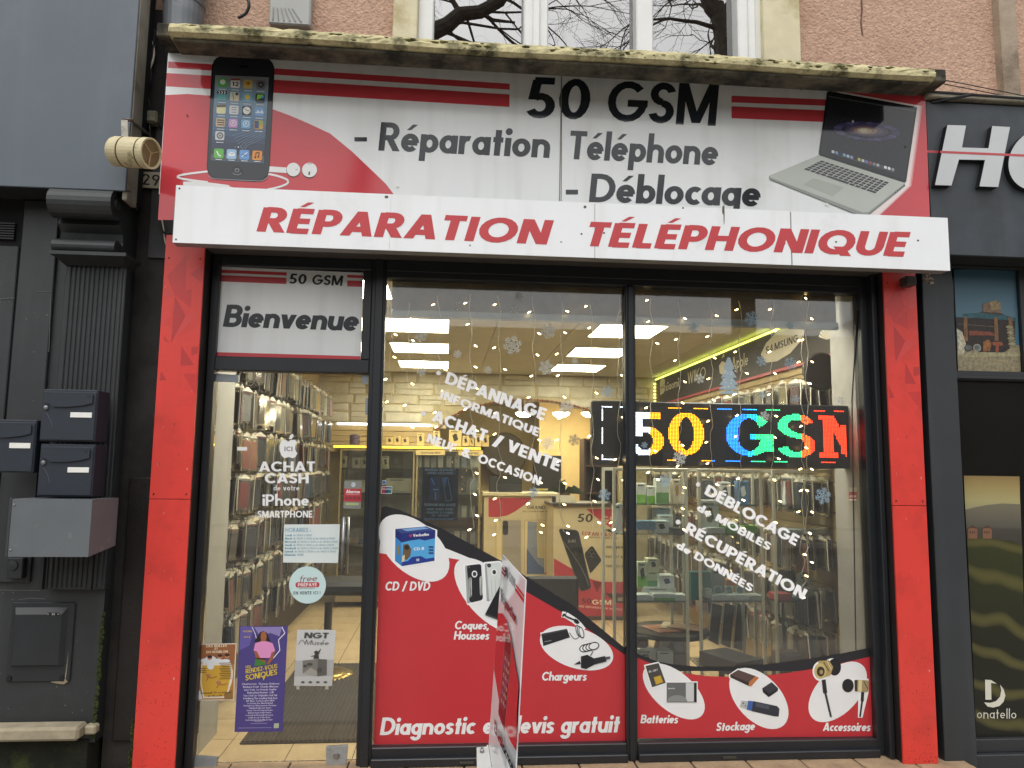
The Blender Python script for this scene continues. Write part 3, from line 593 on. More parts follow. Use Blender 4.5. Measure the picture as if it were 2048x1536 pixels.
# printed laptop
q = lambda x, y: (1520+x/5.486, 160+y/5.486)
pr = Print(SP, NY, .09)
pr.poly([q(95, 1060), q(640, 828), q(720, 850), q(1480, 1090), q(1590, 1135), q(1585, 1165), q(1190, 1480), q(1070, 1478), q(105, 1090)], '#8f9690', 4)
pr.poly([q(98, 1052), q(640, 828), q(720, 850), q(1480, 1090), q(1590, 1132), q(1190, 1450), q(1130, 1458), q(110, 1072)], '#b9beb6', 5)
pr.poly([q(470, 1150), q(585, 1080), q(920, 1180), q(790, 1282)], '#a9aea5', 6)
pr.poly([q(462, 982), q(668, 880), q(1425, 1125), q(1270, 1258)], '#c9ccc6', 6)
a0, a1, b0, b1 = Vector((668, 882)), Vector((1420, 1126)), Vector((470, 982)), Vector((1262, 1252))
def kp(u, v): p = a0.lerp(a1, u).lerp(b0.lerp(b1, u), v); return q(p.x, p.y)
for r in range(6):
    n = 14 if r < 5 else 9; off = .0; 
    for k in range(n):
        u0, u1 = k/n+.006, (k+1)/n-.006
        if r == 5:
            ed = [0, .08, .15, .22, .3, .62, .7, .78, .86, 1.0]; u0, u1 = ed[k]+.006, ed[k+1]-.006
        v0, v1 = r/6+.018, (r+1)/6-.018; pr.poly([kp(u0, v0), kp(u1, v0), kp(u1, v1), kp(u0, v1)], '#33363a', 7)
pr.rquad([q(735, 122), q(1722, 300), q(1598, 1136), q(640, 828)], 6, '#1b1e22', 5)
pr.poly([q(748, 175), q(1690, 335), q(1580, 1105), q(655, 815)], '#2a2d33', 6)
pr.poly([q(748, 175), q(1690, 335), q(1687, 352), q(746, 190)], '#55585c', 7)
for k in range(26):
    t = k/26; a = 2*math.pi*t; ex = q(1165+320*math.cos(a), 565+88*math.sin(a)+20*math.cos(a)); pr.ell(*ex, 9, 3.2, ['#4a4668', '#3f3d5c', '#57527a'][k % 3], 7, 5, n=10)
pr.ell(*q(1165, 560), 44, 12.5, '#48445f', 8, 5); pr.ell(*q(1160, 560), 34, 9.5, '#6b5c6a', 9, 4); pr.ell(*q(1150, 562), 24, 7, '#9a8478', 10, 2); pr.ell(*q(1140, 560), 15, 5, '#c9b9a2', 11, 2); pr.ell(*q(1130, 558), 8, 3.2, '#e3dac6', 12); pr.ell(*q(1012, 462), 2.2, 3, '#b9bac6', 12)
for k in range(60): pr.ell(*q(random.uniform(760, 1600), random.uniform(280, 780)), .5, .5, random.choice(['#777a8a', '#55586a', '#8a7a9a']), 7, n=8)
pr.poly([q(760, 810), q(800, 795), q(1450, 985), q(1475, 1030)], '#4a4e55', 8)
for k in range(17):
    x, y = 795+k*41, 790+k*12.2; pr.rquad([q(x-15, y-18), q(x+16, y-10), q(x+16, y+20), q(x-15, y+12)], 1.5, ['#d8dade', '#6fa6d8', '#3a3d42', '#7fb4d8', '#b8d0e6', '#9aa6b8', '#2f3338', '#c9c27a', '#d0d4d0', '#6f86c4', '#b05048', '#8a9096', '#b8bcc2', '#55585e', '#e8e8ea', '#e8e8ea', '#9aa0a6'][k], 9)
for k in range(5): pr.ell(*q(1480+k*24, 1235-k*19), 1.6, .8, '#3a3d40', 7, -38, n=8)
pr.line([q(105, 1092), q(1070, 1480)], 1.4, '#6f756f', 7); pr.line([q(1190, 1480), q(1588, 1160)], 1.4, '#5a605a', 7)
pr.build('printed_laptop', sg)
pr = Print(SP, NY, .6)
for x, y in ((375, 232), (1601, 180), (1810, 294)): pr.ell(x, y, 1.8, 1.8, '#3a2a2a', 12, n=10)
for x, y in ((795, 372), (1653, 409)): pr.rquad([(x-2.5, y-2.5), (x+2.5, y-2.5), (x+2.5, y+2.5), (x-2.5, y+2.5)], 1, '#f0f0ea', 12)
pr.build('rivet_marks', sg, kind='stuff')

# ================================================================== vinyl and stickers on the glass
GP = (0, 0, 0)
WV = '#e9eaea'
def vinyl(name, label, cat, px, **kw): return thing(name, label, cat, at(px[0], px[1], -.001), **kw)
# --- first window: red vinyl with a black sweep
vl = vinyl('window_vinyl', 'red window graphic with black sweep, blank discs, chargers and phone cases beside the door', 'window graphic', (1000, 1488))
c3 = lambda x, y: (740+x/3.938, 1000+y/3.938)
c4 = lambda x, y: (740+x/3.938, 1250+y/3.938)
XE = .944; 
pr = Print(GP, NY, .35)
pr.poly([(759.5, 1085), (763, 1015), (771, 1012.5), (800, 1020), (880, 1055), (1003, 1122), (1146, 1211), (1251, 1297), (1251, 1330), (1184, 1290), (1100, 1250), (760, 1250)], BLK, 0)
pr.poly([(759, 1105), (765, 1104), (840, 1110), (893, 1113), (963, 1127), (1010, 1156), (1052, 1183), (1126, 1226), (1184, 1264), (1251.5, 1311), (1252.5, 1481), (747.6, 1489)], VRED, 1)
pr.poly([(761.5, 1057), (770, 1062), (800, 1068), (840, 1058), (884.7, 1094), (925, 1110), (967, 1128), (940, 1123), (893, 1115), (800, 1112), (759, 1106)], WV, 2)
pr.build('sweep', vl)
pr = Print(GP, NY, .35)
pr.ell(828, 1096, 84, 50, WV, 3, 42)
pr.text('CD / DVD', (770, 1181), (859, 1181), 18, WV, 3, slant=.16, w=.23)
pr.build('white_print', vl); pr = Print(GP, NY, .35)
pr.ell(978, 1190, 92, 44, WV, 3, 48)
pr.text('Coques,', (909, 1258.5), (977, 1258.5), 17, WV, 3, slant=.16, ls=.06, w=.235); pr.text('Housses', (907.5, 1279), (977.5, 1279), 17, WV, 3, slant=.16, ls=.06, w=.235)
pr.build('white_print', vl); pr = Print(GP, NY, .35)
pr.ell(1153, 1296, 76, 40, WV, 3, 18)
pr.text('Chargeurs', (1083, 1361), (1172, 1361), 17.5, WV, 3, slant=.16, ls=.06, w=.235)
pr.build('white_print', vl); pr = Print(GP, NY, .35)
for w_, a_, b_ in (('Diagnostic', (760, 1470), (948, 1467.5)), ('et', (965, 1467.3), (1000, 1467)), ('devis', (1018, 1466.8), (1106, 1466)), ('gratuit', (1121, 1465.8), (1237, 1464.5))):
    Print(GP, NY, .35).text(w_, a_, b_, 35, WV, 3, slant=.16, ls=.06, w=.225).build('white_word', vl)
# box of recordable discs
pr = Print(GP, NY, .3)
pr.poly([c3(180, 235), c3(425, 195), c3(530, 235), c3(520, 490), c3(245, 530), c3(178, 485)], '#f1f1f1', 4)
pr.poly([c3(200, 228), c3(445, 207), c3(515, 238), c3(245, 262)], '#3d4f86', 5); pr.poly([c3(245, 262), c3(515, 238), c3(508, 478), c3(250, 520)], '#55a6dc', 5); pr.poly([c3(200, 228), c3(245, 262), c3(250, 520), c3(197, 478)], '#3f86c4', 5)
pr.poly([c3(200, 228), c3(245, 262), c3(246, 330), c3(199, 290)], '#26306e', 6); pr.poly([c3(245, 262), c3(515, 238), c3(512, 300), c3(430, 318), c3(390, 308), c3(300, 322), c3(246, 335)], '#2b3578', 6)
pr.poly([c3(250, 490), c3(300, 478), c3(330, 448), c3(400, 440), c3(440, 462), c3(508, 452), c3(508, 478), c3(250, 520)], '#2a3f8e', 6)
pr.text('V', c3(308, 292), c3(332, 289), 5, '#d84048', 7); pr.text('Verbatim', c3(340, 290), c3(464, 280), 6, '#f2f2f2', 7, ls=.06); pr.text('CD-R', c3(345, 398), c3(428, 392), 6, '#eef4f8', 7); pr.text('10', c3(365, 482), c3(388, 480), 5, '#eef4f8', 7)
pr.poly([c3(262, 350), c3(300, 345), c3(325, 385), c3(318, 440), c3(290, 470), c3(258, 460)], '#6a5a44', 6); pr.ell(*c3(290, 372), 5, 5, '#3a3028', 7); pr.poly([c3(255, 440), c3(275, 430), c3(272, 480), c3(250, 490)], '#d8c9a2', 7); pr.poly([c3(215, 350), c3(236, 370), c3(236, 440), c3(215, 420)], '#8a7a50', 6)
for k in range(3): pr.rect(*c3(462, 362+k*24), *c3(500, 378+k*24), '#34507e', 6)
pr.poly([c3(250, 230), c3(420, 212), c3(470, 224), c3(290, 245)], '#7fa8d8', 6)
pr.build('printed_disc_box', vl)
# phone cases
pr = Print(GP, NY, .3)
for dx, body, wht in ((0, '#2a2b30', 1), (155, '#cfd6d2', 0)):
    X = lambda x, y: c3(x+dx, y-(15 if dx else 0))
    pr.rquad([X(730, 505), X(880, 492), X(905, 800), X(762, 832)], 6, '#f1f1f1', 4)
    pr.rquad([X(748, 515), X(778, 512), X(790, 812), X(764, 815)], 3, '#9fa6a6', 5)
    pr.rquad([X(762, 515), X(875, 502), X(890, 785), X(785, 810)], 6, body, 6)
    pr.ell(*X(783, 530), 4, 4, '#15161a', 7); pr.ell(*X(783, 530), 2, 2, '#5a5d62', 8)
    pr.ell(*X(823, 582), 5.6, 6.8, '#e9eceb', 7); pr.ell(*X(823, 582), 3.6, 4.4, '#3a3c3f', 8)
    if wht:
        pr.rquad([X(775, 610), X(800, 605), X(803, 760), X(782, 772)], 5, '#c9cdca', 7); pr.rquad([X(862, 600), X(886, 596), X(888, 745), X(866, 752)], 5, '#c9cdca', 7)
    else:
        for k in range(3): pr.line([X(800+k*30, 640), X(806+k*30, 780)], .8, '#a9b0ac', 7)
pr.poly([c3(1018, 682), c3(1060, 690), c3(1060, 905), c3(1010, 945), c3(905, 905), c3(910, 890)], '#232327', 9); pr.poly([c3(905, 905), c3(1010, 945), c3(1008, 930), c3(910, 893)], '#4a4a4f', 10)
pr.build('printed_phone_cases', vl)
# chargers
pr = Print(GP, NY, .3)
pr.line([c4(1510, -85), c4(1540, -80), c4(1605, -40), c4(1640, -10), c4(1680, 40)], 12, '#f1f1f1', 3)
pr.poly([c4(1340, 60), c4(1560, 20), c4(1585, 90), c4(1365, 170)], '#f1f1f1', 4)
pr.poly([c4(1348, 68), c4(1550, 28), c4(1575, 96), c4(1365, 165)], '#2b2b2f', 5); pr.poly([c4(1348, 68), c4(1550, 28), c4(1553, 40), c4(1350, 82)], '#45454a', 6)
for k in range(5): pr.rect(*c4(1375+k*11, 126-k*2), *c4(1382+k*11, 133-k*2), '#9a9aa0', 7)
pr.curve(lambda t: c4(1570+80*t, 60+50*math.sin(t*2.6)), 8, 1.4, '#2b2b2f', 5)
for k in range(3): pr.ell(*c4(1640+k*12, 45+k*6), 5, 12, '#26262a', 5+k, -15); pr.ell(*c4(1640+k*12, 45+k*6), 3.4, 10, '#e9eaea', 5.4+k, -15)
pr.line([c4(1518, -82), c4(1532, -88), c4(1545, -68), c4(1612, -40)], 3.2, '#26262a', 8); pr.line([c4(1512, -70), c4(1535, -85)], 3, '#26262a', 8); pr.ell(*c4(1625, -30), 6, 4, '#26262a', 8, 40)
for k in range(4): pr.ell(*c4(1690+k*24, 182-k*6), 11, 8, '#26262a', 5+k*.8, -15); pr.ell(*c4(1690+k*24, 182-k*6), 9, 6, '#e9eaea', 5.4+k*.8, -15)
pr.line([c4(1755, 205), c4(1735, 240)], 1.6, '#26262a', 9); pr.poly([c4(1660, 245), c4(1710, 232), c4(1765, 262), c4(1765, 310), c4(1700, 345), c4(1660, 335)], '#232327', 9); pr.poly([c4(1765, 260), c4(1850, 242), c4(1862, 285), c4(1765, 310)], '#2b2b30', 9); pr.poly([c4(1850, 250), c4(1890, 245), c4(1890, 262), c4(1855, 275)], '#55585c', 10); pr.poly([c4(1605, 310), c4(1650, 280), c4(1660, 305)], '#2b2b30', 9)
pr.build('printed_chargers', vl)
# --- second window
vr = vinyl('window_vinyl', 'red window graphic with batteries, memory sticks and gold earphones under the LED board', 'window graphic', (1500, 1475))
c7 = lambda x, y: (1220+x/3.657, 1260+y/3.657)
pr = Print(GP, NY, .35)
up = [(178, 160), (250, 195), (350, 230), (450, 250), (560, 262), (700, 270), (850, 270), (1100, 255), (1300, 233), (1500, 205), (1700, 170), (1897, 130)]
dn = [(178, 192), (270, 232), (380, 274), (470, 300), (560, 318), (700, 336), (850, 342), (1000, 340), (1150, 330), (1320, 310), (1480, 285), (1700, 240), (1899, 195)]
pr.poly([c7(*p) for p in up]+[c7(1902, 300), c7(180, 300)], BLK, 0)
pr.poly([c7(*p) for p in dn]+[c7(1921, 777), c7(188, 792)], VRED, 1)
pr.build('sweep', vr)
pr = Print(GP, NY, .35)
pr.build('white_print', vr) if pr.mb.v else None
for e_ in ((466, 448, 74, 39, 40), (1088, 500, 73, 44, 47), (1664, 452, 73, 42, -47)): Print(GP, NY, .35).ell(*c7(e_[0], e_[1]), e_[2], e_[3], WV, 2, e_[4]).build('white_oval', vr)
pr = Print(GP, NY, .35)
pr.text('Batteries', c7(222, 681), c7(493, 681), 17, WV, 3, slant=.16, ls=.06, w=.235); pr.build('caption', vr); pr = Print(GP, NY, .35); pr.text('Stockage', c7(774, 738), c7(1056, 730), 17, WV, 3, slant=.16, ls=.06, w=.235); pr.build('caption', vr); pr = Print(GP, NY, .35); pr.text('Accessoires', c7(1555, 738), c7(1900, 738), 17, WV, 3, slant=.16, ls=.06, w=.235)
pr.build('caption', vr)
pr = Print(GP, NY, .3)
pr.rquad([c7(245, 255), c7(358, 230), c7(412, 390), c7(300, 425)], 3, '#f2f2f2', 4); pr.poly([c7(258, 262), c7(355, 240), c7(407, 385), c7(307, 418)], '#4a4744', 5); pr.poly([c7(318, 345), c7(368, 330), c7(388, 380), c7(335, 398)], '#c9a53c', 6); pr.text('BL-5BT', c7(283, 312), c7(348, 296), 4, '#d8d8d4', 6)
pr.poly([c7(405, 375), c7(640, 375), c7(640, 532), c7(408, 532)], '#f2f2f2', 4); pr.poly([c7(413, 383), c7(633, 383), c7(633, 528), c7(413, 528)], '#6a6c6c', 6); pr.poly([c7(553, 386), c7(612, 386), c7(612, 522), c7(553, 522)], '#c9cccc', 7); pr.poly([c7(612, 386), c7(631, 386), c7(631, 526), c7(612, 526)], '#232325', 7); pr.ell(*c7(490, 522), 20, 13, '#8a8c8c', 7, 0, 180, 360); pr.text('NOKIA', c7(424, 430), c7(472, 430), 2.4, '#e8e8e8', 8)
pr.build('printed_batteries', vr)
pr = Print(GP, NY, .3)
pr.poly([c7(868, 325), c7(935, 280), c7(1095, 335), c7(1095, 360), c7(1030, 420), c7(870, 350)], '#f2f2f2', 3); pr.poly([c7(878, 325), c7(935, 290), c7(1062, 335), c7(1015, 382)], '#5c4a46', 5); pr.poly([c7(878, 325), c7(1015, 382), c7(1012, 408), c7(878, 345)], '#3a302e', 5); pr.poly([c7(1015, 382), c7(1062, 335), c7(1088, 348), c7(1030, 412), c7(1012, 408)], '#c07848', 6)
pr.poly([c7(1112, 425), c7(1180, 380), c7(1228, 425), c7(1225, 445), c7(1160, 490), c7(1118, 455)], '#232327', 5); pr.poly([c7(1112, 425), c7(1180, 380), c7(1228, 425), c7(1165, 465)], '#3a3a40', 6)
pr.poly([c7(960, 515), c7(1010, 520), c7(1000, 575), c7(948, 560)], '#b4b6b2', 5); pr.poly([c7(1010, 515), c7(1048, 520), c7(1035, 590), c7(998, 580)], '#3f62a8', 5); pr.poly([c7(1045, 518), c7(1220, 555), c7(1238, 575), c7(1232, 632), c7(1200, 630), c7(1035, 592)], '#33363f', 5); pr.poly([c7(1065, 530), c7(1165, 552), c7(1160, 580), c7(1062, 558)], '#4f545f', 6); pr.rect(*c7(968, 530), *c7(978, 540), '#55575a', 6); pr.rect(*c7(985, 548), *c7(995, 556), '#55575a', 6)
pr.build('printed_storage', vr)
pr = Print(GP, NY, .3)
pr.ell(*c7(1622, 272), 17, 18, '#f2f2f2', 4); pr.ell(*c7(1538, 300), 16, 20, '#f2f2f2', 4); pr.poly([c7(1700, 350), c7(1890, 355), c7(1890, 455), c7(1845, 640), c7(1812, 640), c7(1815, 460)], '#f2f2f2', 2.6)
pr.ell(*c7(1640, 270), 13, 17, '#232327', 5); pr.poly([c7(1520, 225), c7(1600, 220), c7(1630, 270), c7(1610, 330), c7(1530, 358)], '#b09a66', 6); pr.ell(*c7(1535, 298), 12, 15.5, '#c9b47a', 7); pr.ell(*c7(1538, 302), 8, 10, '#3a342a', 8); pr.ell(*c7(1542, 306), 3.5, 4.5, '#a8946a', 9); pr.line([c7(1560, 235), c7(1600, 300)], 1.6, '#3a342a', 7.5); pr.line([c7(1585, 228), c7(1618, 290)], 1.4, '#e0d2a2', 7.5)
pr.line([c7(1560, 362), c7(1572, 460)], 8, '#2a2a2e', 6); pr.line([c7(1572, 455), c7(1615, 635)], 4, '#2a2a2e', 6); pr.line([c7(1585, 480), c7(1620, 632)], 1, '#8a8a8e', 7)
pr.ell(*c7(1738, 405), 11.5, 13.5, '#232327', 6); pr.rquad([c7(1785, 362), c7(1888, 366), c7(1886, 452), c7(1788, 446)], 4, '#a8946a', 7); pr.poly([c7(1815, 364), c7(1840, 365), c7(1838, 450), c7(1812, 448)], '#dccf9e', 8); pr.poly([c7(1785, 364), c7(1806, 364), c7(1804, 447), c7(1788, 446)], '#3a342a', 8); pr.line([c7(1852, 372), c7(1884, 430)], 1.4, '#3a342a', 8); pr.line([c7(1846, 452), c7(1842, 520)], 6, '#2a2a2e', 6); pr.line([c7(1842, 515), c7(1826, 634)], 3.4, '#2a2a2e', 6)
pr.build('printed_earphones', vr)
# --- white cut lettering
def cut(label, px, rows, dots):
    T = thing('vinyl_lettering', label, 'lettering', at(px[0], px[1], 0))
    for t, a, b, cap, upv, ls in rows: Print(GP, NY, .4).text(t, a, b, cap, '#fafafa', 1, w=.27, up=upv, ls=ls).build('line_of_letters', T)
    for x, y, r in dots: Print(GP, NY, .4).ell(x, y, r, r, WV, 1, n=20).build('dot', T)
U1, U2 = (.29, -.957), (.43, -.90)
cut('slanting white letters offering computer repair and resale on the window by the door', (985, 850), [('DÉPANNAGE', (890, 766), (1088, 841), 23.5, U1, .12), ('INFORMATIQUE', (880, 796), (1076, 873), 16.5, U1, .13), ('ACHAT', (864, 841), (970, 884), 23, U1, .12), ('/', (986, 890), (1000, 896), 23, U1, .12), ('VENTE', (1013, 901), (1117, 943), 23, U1, .12), ('NEUF', (853, 884), (909, 906), 17.5, U1, .13), ('&', (922, 911), (939, 917.5), 17.5, U1, .13), ('OCCASION', (955, 923.5), (1078, 971), 17.5, U1, .13)], [(877, 746, 4.6), (847, 827, 5)])
cut('slanting white letters offering unlocking and data recovery below the LED board', (1490, 1080), [('DÉBLOCAGE', (1409, 988), (1591, 1092), 21, U2, .12), ('de MOBILES', (1393, 1020), (1537, 1101), 15, U2, .12), ('RÉCUPÉRATION', (1369, 1064), (1605, 1199), 21.5, U2, .12), ('de DONNÉES', (1352, 1095), (1501, 1184), 15, U2, .12)], [(1396, 969, 4.4), (1356, 1044, 4.8)])
# --- door stickers
DPL = (0, .004, 0)
c6 = lambda x, y: (380+x/4.0425, 860+y/4.0425)
pr = Print(DPL, NY, .4)
ap = [(0, -13), (6, -17), (13, -16.5), (17.5, -12), (14, -5), (13.5, 2), (16, 8), (18.5, 9.5), (14, 17.5), (9, 20), (3, 18), (0, 17.5), (-4, 19), (-9, 19.5), (-14, 14), (-17.5, 5), (-18, -5), (-14, -14), (-7, -17)]
pr.poly([(576.7+x, 896.5+y) for x, y in ap], WV, 0); pr.poly([(578, 878), (580, 871), (586, 867), (587, 873), (583, 878)], WV, 0)
pr.text('ICI', (569, 902.5), (585, 902.5), 9.5, '#2a2a26', 1, w=.17, ls=.16)
pr.text('ACHAT', (518.5, 943), (630, 943), 20, WV, 0, w=.23); pr.text('CASH', (530, 966.5), (617, 966.5), 20, WV, 0, w=.23); pr.text('de votre', (547, 981), (599, 981), 11, WV, 0, w=.13); pr.text('iPhone', (525, 1011.5), (618, 1011.5), 23, WV, 0, w=.19, ls=.05); pr.text('SMARTPHONE', (515, 1035), (625, 1035), 13.5, WV, 0, w=.22)
pr.build('door_lettering', label='white door lettering with an apple emblem offering cash for phones', cat='lettering')
pr = Print(DPL, NY, .4); pr.rect(474.5, 894, 494, 901, WV); pr.build('blank_sticker', label='tiny blank white strip stuck on the door glass beside the emblem', cat='sticker')
PAPER = '#d4dedd'
nt_ = thing('opening_hours_notice', 'white paper sheet with blue opening hours taped on the door', 'notice', at(622, 1126, 0))
plate([(568.5, 1049), (680, 1048.5), (676, 1126), (566, 1125)], (0, .002, 0), NY, .0015, mat(PAPER, .6, var=.03)).build('sheet', None, nt_)
pr = Print((0, .002, 0), NY, .6)
pr.text('HORAIRES :', (571, 1064), (622, 1064), 8.5, '#3f88a8', 0, w=.13)
for k, (a, b, e) in enumerate((('Lundi', 'de 14h00 à 19h00', 624), ('Mardi', 'de 10h00 à 13h00 et de 14h00 à 19h00', 670), ('Mercredi', 'de 10h00 à 13h00 et de 14h00 à 19h00', 676), ('Jeudi', 'de 10h00 à 13h00 et de 14h00 à 19h00', 668), ('Vendredi', 'de 10h00 à 12h30 et de 14h00 à 19h00', 676), ('Samedi', 'de 10h00 à 13h00 et de 14h00 à 19h00', 672), ('Dimanche', 'FERMÉ', 607))):
    y = 1072.5+k*6.5; x1 = 570+len(a)*2.7; pr.text(a, (570.5-k*.25, y), (x1, y), 4.2, '#2f7f9a', 0, w=.2); pr.text(b, (x1+3, y), (e, y), 4.2, '#5d8fa0', 0, w=.13, ls=.08)
pr.build('printed_hours', nt_)
fr = thing('round_sticker', 'round pale blue sticker for a prepaid plan on the door', 'sticker', at(615, 1207, 0))
MB().prism([atp(615+36.8*math.cos(t*math.pi/24), 1170+37.2*math.sin(t*math.pi/24), (0, .002, 0), Vector(NY)) for t in range(48)], (0, .0015, 0)).build('disc', mat('#c3dcdc', .5, var=.03), fr)
pr = Print((0, .002, 0), NY, .5)
pr.text('free', (597, 1164), (634, 1162), 13, '#8a3a42', 0, w=.1, slant=.3, ls=0); pr.rquad([(591, 1164.5), (639, 1164), (639, 1174.5), (591, 1175)], 5, '#b43a44', 0); pr.text('PRÉPAYÉ', (596, 1173), (634, 1172.5), 6.5, '#f0e6e6', 2, w=.19); pr.text('SANS ENGAGEMENT', (597.5, 1178), (630, 1177.8), 2, '#555555', 0, w=.14); pr.text('EN VENTE ICI !', (587, 1189), (641, 1188.5), 6.2, '#2f3338', 0, w=.18, ls=.14)
pr.build('print', fr)
# posters low on the door
c8 = lambda x, y: (360+x/4.314, 1180+y/4.314)
def poster(label, q, base):
    t = thing('poster', label, 'poster', at((q[2][0]+q[3][0])/2, q[2][1], 0)); plate(q, (0, .002, 0), NY, .0015, mat(base, .5, var=.04, scale=3)).build('sheet', None, t); return t
PP = (0, .002, 0)
t = poster('small brown and yellow poster of a foaming beer mug low on the door', [c8(150, 465), c8(488, 460), c8(465, 950), c8(118, 955)], '#d9cfc0')
pr = Print(PP, NY, .5); pr.poly([c8(158, 473), c8(480, 468), c8(470, 640), c8(148, 640)], '#96603a', 0); pr.poly([c8(148, 640), c8(470, 640), c8(458, 942), c8(127, 946)], '#b07a3a', 0)
pr.text('DES BULLES', c8(228, 494), c8(405, 490), 4.5, '#efe0c0', 1); pr.text('ET', c8(300, 515), c8(327, 514), 4.2, '#efe0c0', 1); pr.text('DU HOUBLON', c8(228, 545), c8(412, 540), 4.8, '#efe0c0', 1)
pr.poly([c8(185, 625), c8(440, 625), c8(455, 700), c8(430, 850), c8(400, 930), c8(200, 935), c8(175, 800)], '#e3dccb', 1); pr.poly([c8(195, 650), c8(428, 650), c8(440, 720), c8(415, 850), c8(390, 915), c8(210, 920), c8(188, 800)], '#caa03a', 2)
for x, y, a, b in ((215, 610, 8, 5), (265, 605, 12, 9), (330, 612, 10, 5), (395, 612, 9, 4), (265, 660, 7, 6)): pr.ell(*c8(x, y), a, b, '#d9dfe2', 3, n=14)
for x, y in ((258, 585), (347, 575), (408, 570)): pr.ell(*c8(x, y), 5, 4, '#c08a68', 4, n=12); pr.ell(*c8(x, y-10), 5, 3, '#3a2a22', 5, n=12)
for x, y in ((245, 738), (335, 798)): pr.ell(*c8(x, y), 5, 4, '#b07a52', 4, n=12); pr.line([c8(x, y+15), c8(x+40, y+20), c8(x+75, y+5)], 1.6, '#9a6640', 4); pr.line([c8(x, y+15), c8(x-15, y+45)], 1.6, '#9a6640', 4)
for k in range(10): pr.line([c8(340+k % 3*8, 630+k*15), c8(445, 628+k*15)], 1, '#4a3320', 5)
for k in range(3): pr.line([c8(160, 675+k*17), c8(228, 674+k*17)], 1, '#4a3320', 5)
pr.text('Samedi 11 octobre', c8(175, 895), c8(440, 888), 4, '#3a2416', 5, slant=.2, w=.15); pr.text('de 14h à 18h', c8(240, 920), c8(365, 916), 3.6, '#3a2416', 5, slant=.2, w=.15)
pr.poly([c8(135, 880), c8(175, 865), c8(195, 940), c8(130, 942)], '#d9dde0', 3); pr.poly([c8(380, 900), c8(450, 860), c8(455, 940), c8(385, 940)], '#8a6a3a', 4); pr.ell(*c8(440, 760), 3, 18, '#e3dccb', 1, 8); pr.build('print', t)
t = poster('tall violet poster of a person in a pink shirt under lightning on the door', [c8(520, 313), c8(930, 310), c8(885, 1222), c8(470, 1225)], '#4a4080')
pr = Print(PP, NY, .5); pr.poly([c8(640, 320), c8(880, 318), c8(860, 400), c8(780, 370), c8(690, 400)], '#8a7fb4', 0); pr.poly([c8(520, 316), c8(640, 316), c8(600, 480), c8(512, 520)], '#6258a0', 0)
pr.line([c8(622, 318), c8(650, 380), c8(658, 415), c8(675, 440)], 1.2, '#ece8f4', 1); pr.line([c8(880, 318), c8(905, 372), c8(850, 430), c8(862, 520), c8(798, 596)], 1.4, '#f2eef8', 1)
pr.poly([c8(640, 445), c8(690, 365), c8(720, 352), c8(752, 370), c8(780, 440), c8(740, 455), c8(690, 450)], '#241c22', 1); pr.ell(*c8(722, 400), 6, 10, '#a0603f', 2); pr.poly([c8(700, 420), c8(742, 420), c8(745, 450), c8(698, 450)], '#a0603f', 2)
pr.poly([c8(650, 458), c8(700, 442), c8(752, 443), c8(800, 458), c8(822, 525), c8(788, 540), c8(790, 585), c8(660, 585), c8(668, 530), c8(635, 522)], '#d98fc0', 3); pr.poly([c8(640, 525), c8(665, 530), c8(690, 580), c8(745, 610), c8(735, 625), c8(655, 585)], '#9a5a3c', 4); pr.poly([c8(820, 525), c8(790, 540), c8(780, 580), c8(745, 640), c8(770, 640), c8(805, 590)], '#9a5a3c', 4)
pr.poly([c8(655, 585), c8(745, 600), c8(742, 645), c8(640, 655)], '#3f7a3a', 3); pr.poly([c8(655, 584), c8(745, 592), c8(745, 602), c8(655, 594)], '#231c20', 5)
YL = '#dcc23c'; pr.text('LES', c8(568, 672), c8(612, 670), 5, YL, 6); pr.text('RENDEZ-VOUS', c8(568, 720), c8(842, 672), 9, YL, 6, w=.17, ls=.04); pr.text('SONIQUES', c8(566, 782), c8(840, 728), 11.5, YL, 6, w=.19, ls=.05); pr.text('OCTOBRE', c8(545, 362), c8(620, 362), 3, YL, 2); pr.text('2024', c8(552, 410), c8(605, 410), 2.6, YL, 2); pr.poly([c8(715, 755), c8(735, 750), c8(722, 780)], YL, 6)
LT = '#dcd8ec'
for k, (s_, a, b) in enumerate((('Chatterton  Thomas Delrose', 535, 858), ('Barbara Fraal  Charlie Winston', 545, 848), ('Last Train  La Grande Sophie', 555, 832), ('Boloq Raw Beaters  LJB', 582, 808), ('Tess Chai Les Originelles Sad Tek', 548, 840), ('Friedberg The Landing Dub Kod', 548, 838), ('AB Mass Catastrophe MEH', 570, 815), ('Le Grand Jass Montembault', 582, 803), ('Parfait Les Blestonauts Horizon', 550, 832), ('Palladaedo Elle Suze Amere', 595, 788), ('Evener Terra DJ Supral Anders', 578, 803), ('Natacha Pearl et Mart Pearlor', 588, 790), ('La chorale de Normandie Percussion', 568, 805), ('Camille Arosche et Elise Monte', 588, 780), ('Ecole des Arts de la Ville de Saint', 568, 798))):
    y = 818+k*(25 if k < 5 else 20.5)+(0 if k < 5 else 22); pr.text(s_, c8(a, y), c8(b, y-4), 3.6 if k < 6 else 2.8, LT, 2, w=.17, ls=.09)
for y, a, b in ((1126, 622, 740), (1136, 642, 716), (1152, 608, 752), (1190, 500, 790)): pr.line([c8(a, y), c8(b, y-3)], .8, '#a9a4c8', 2)
pr.rquad([c8(812, 1150), c8(855, 1148), c8(852, 1190), c8(809, 1192)], 1, '#a9b09a', 2); pr.build('print', t)
t = poster('grey poster with NGT heading and a sculpture on a block on the door', [c8(1012, 343), c8(1345, 345), c8(1312, 828), c8(982, 826)], '#c4c5c4')
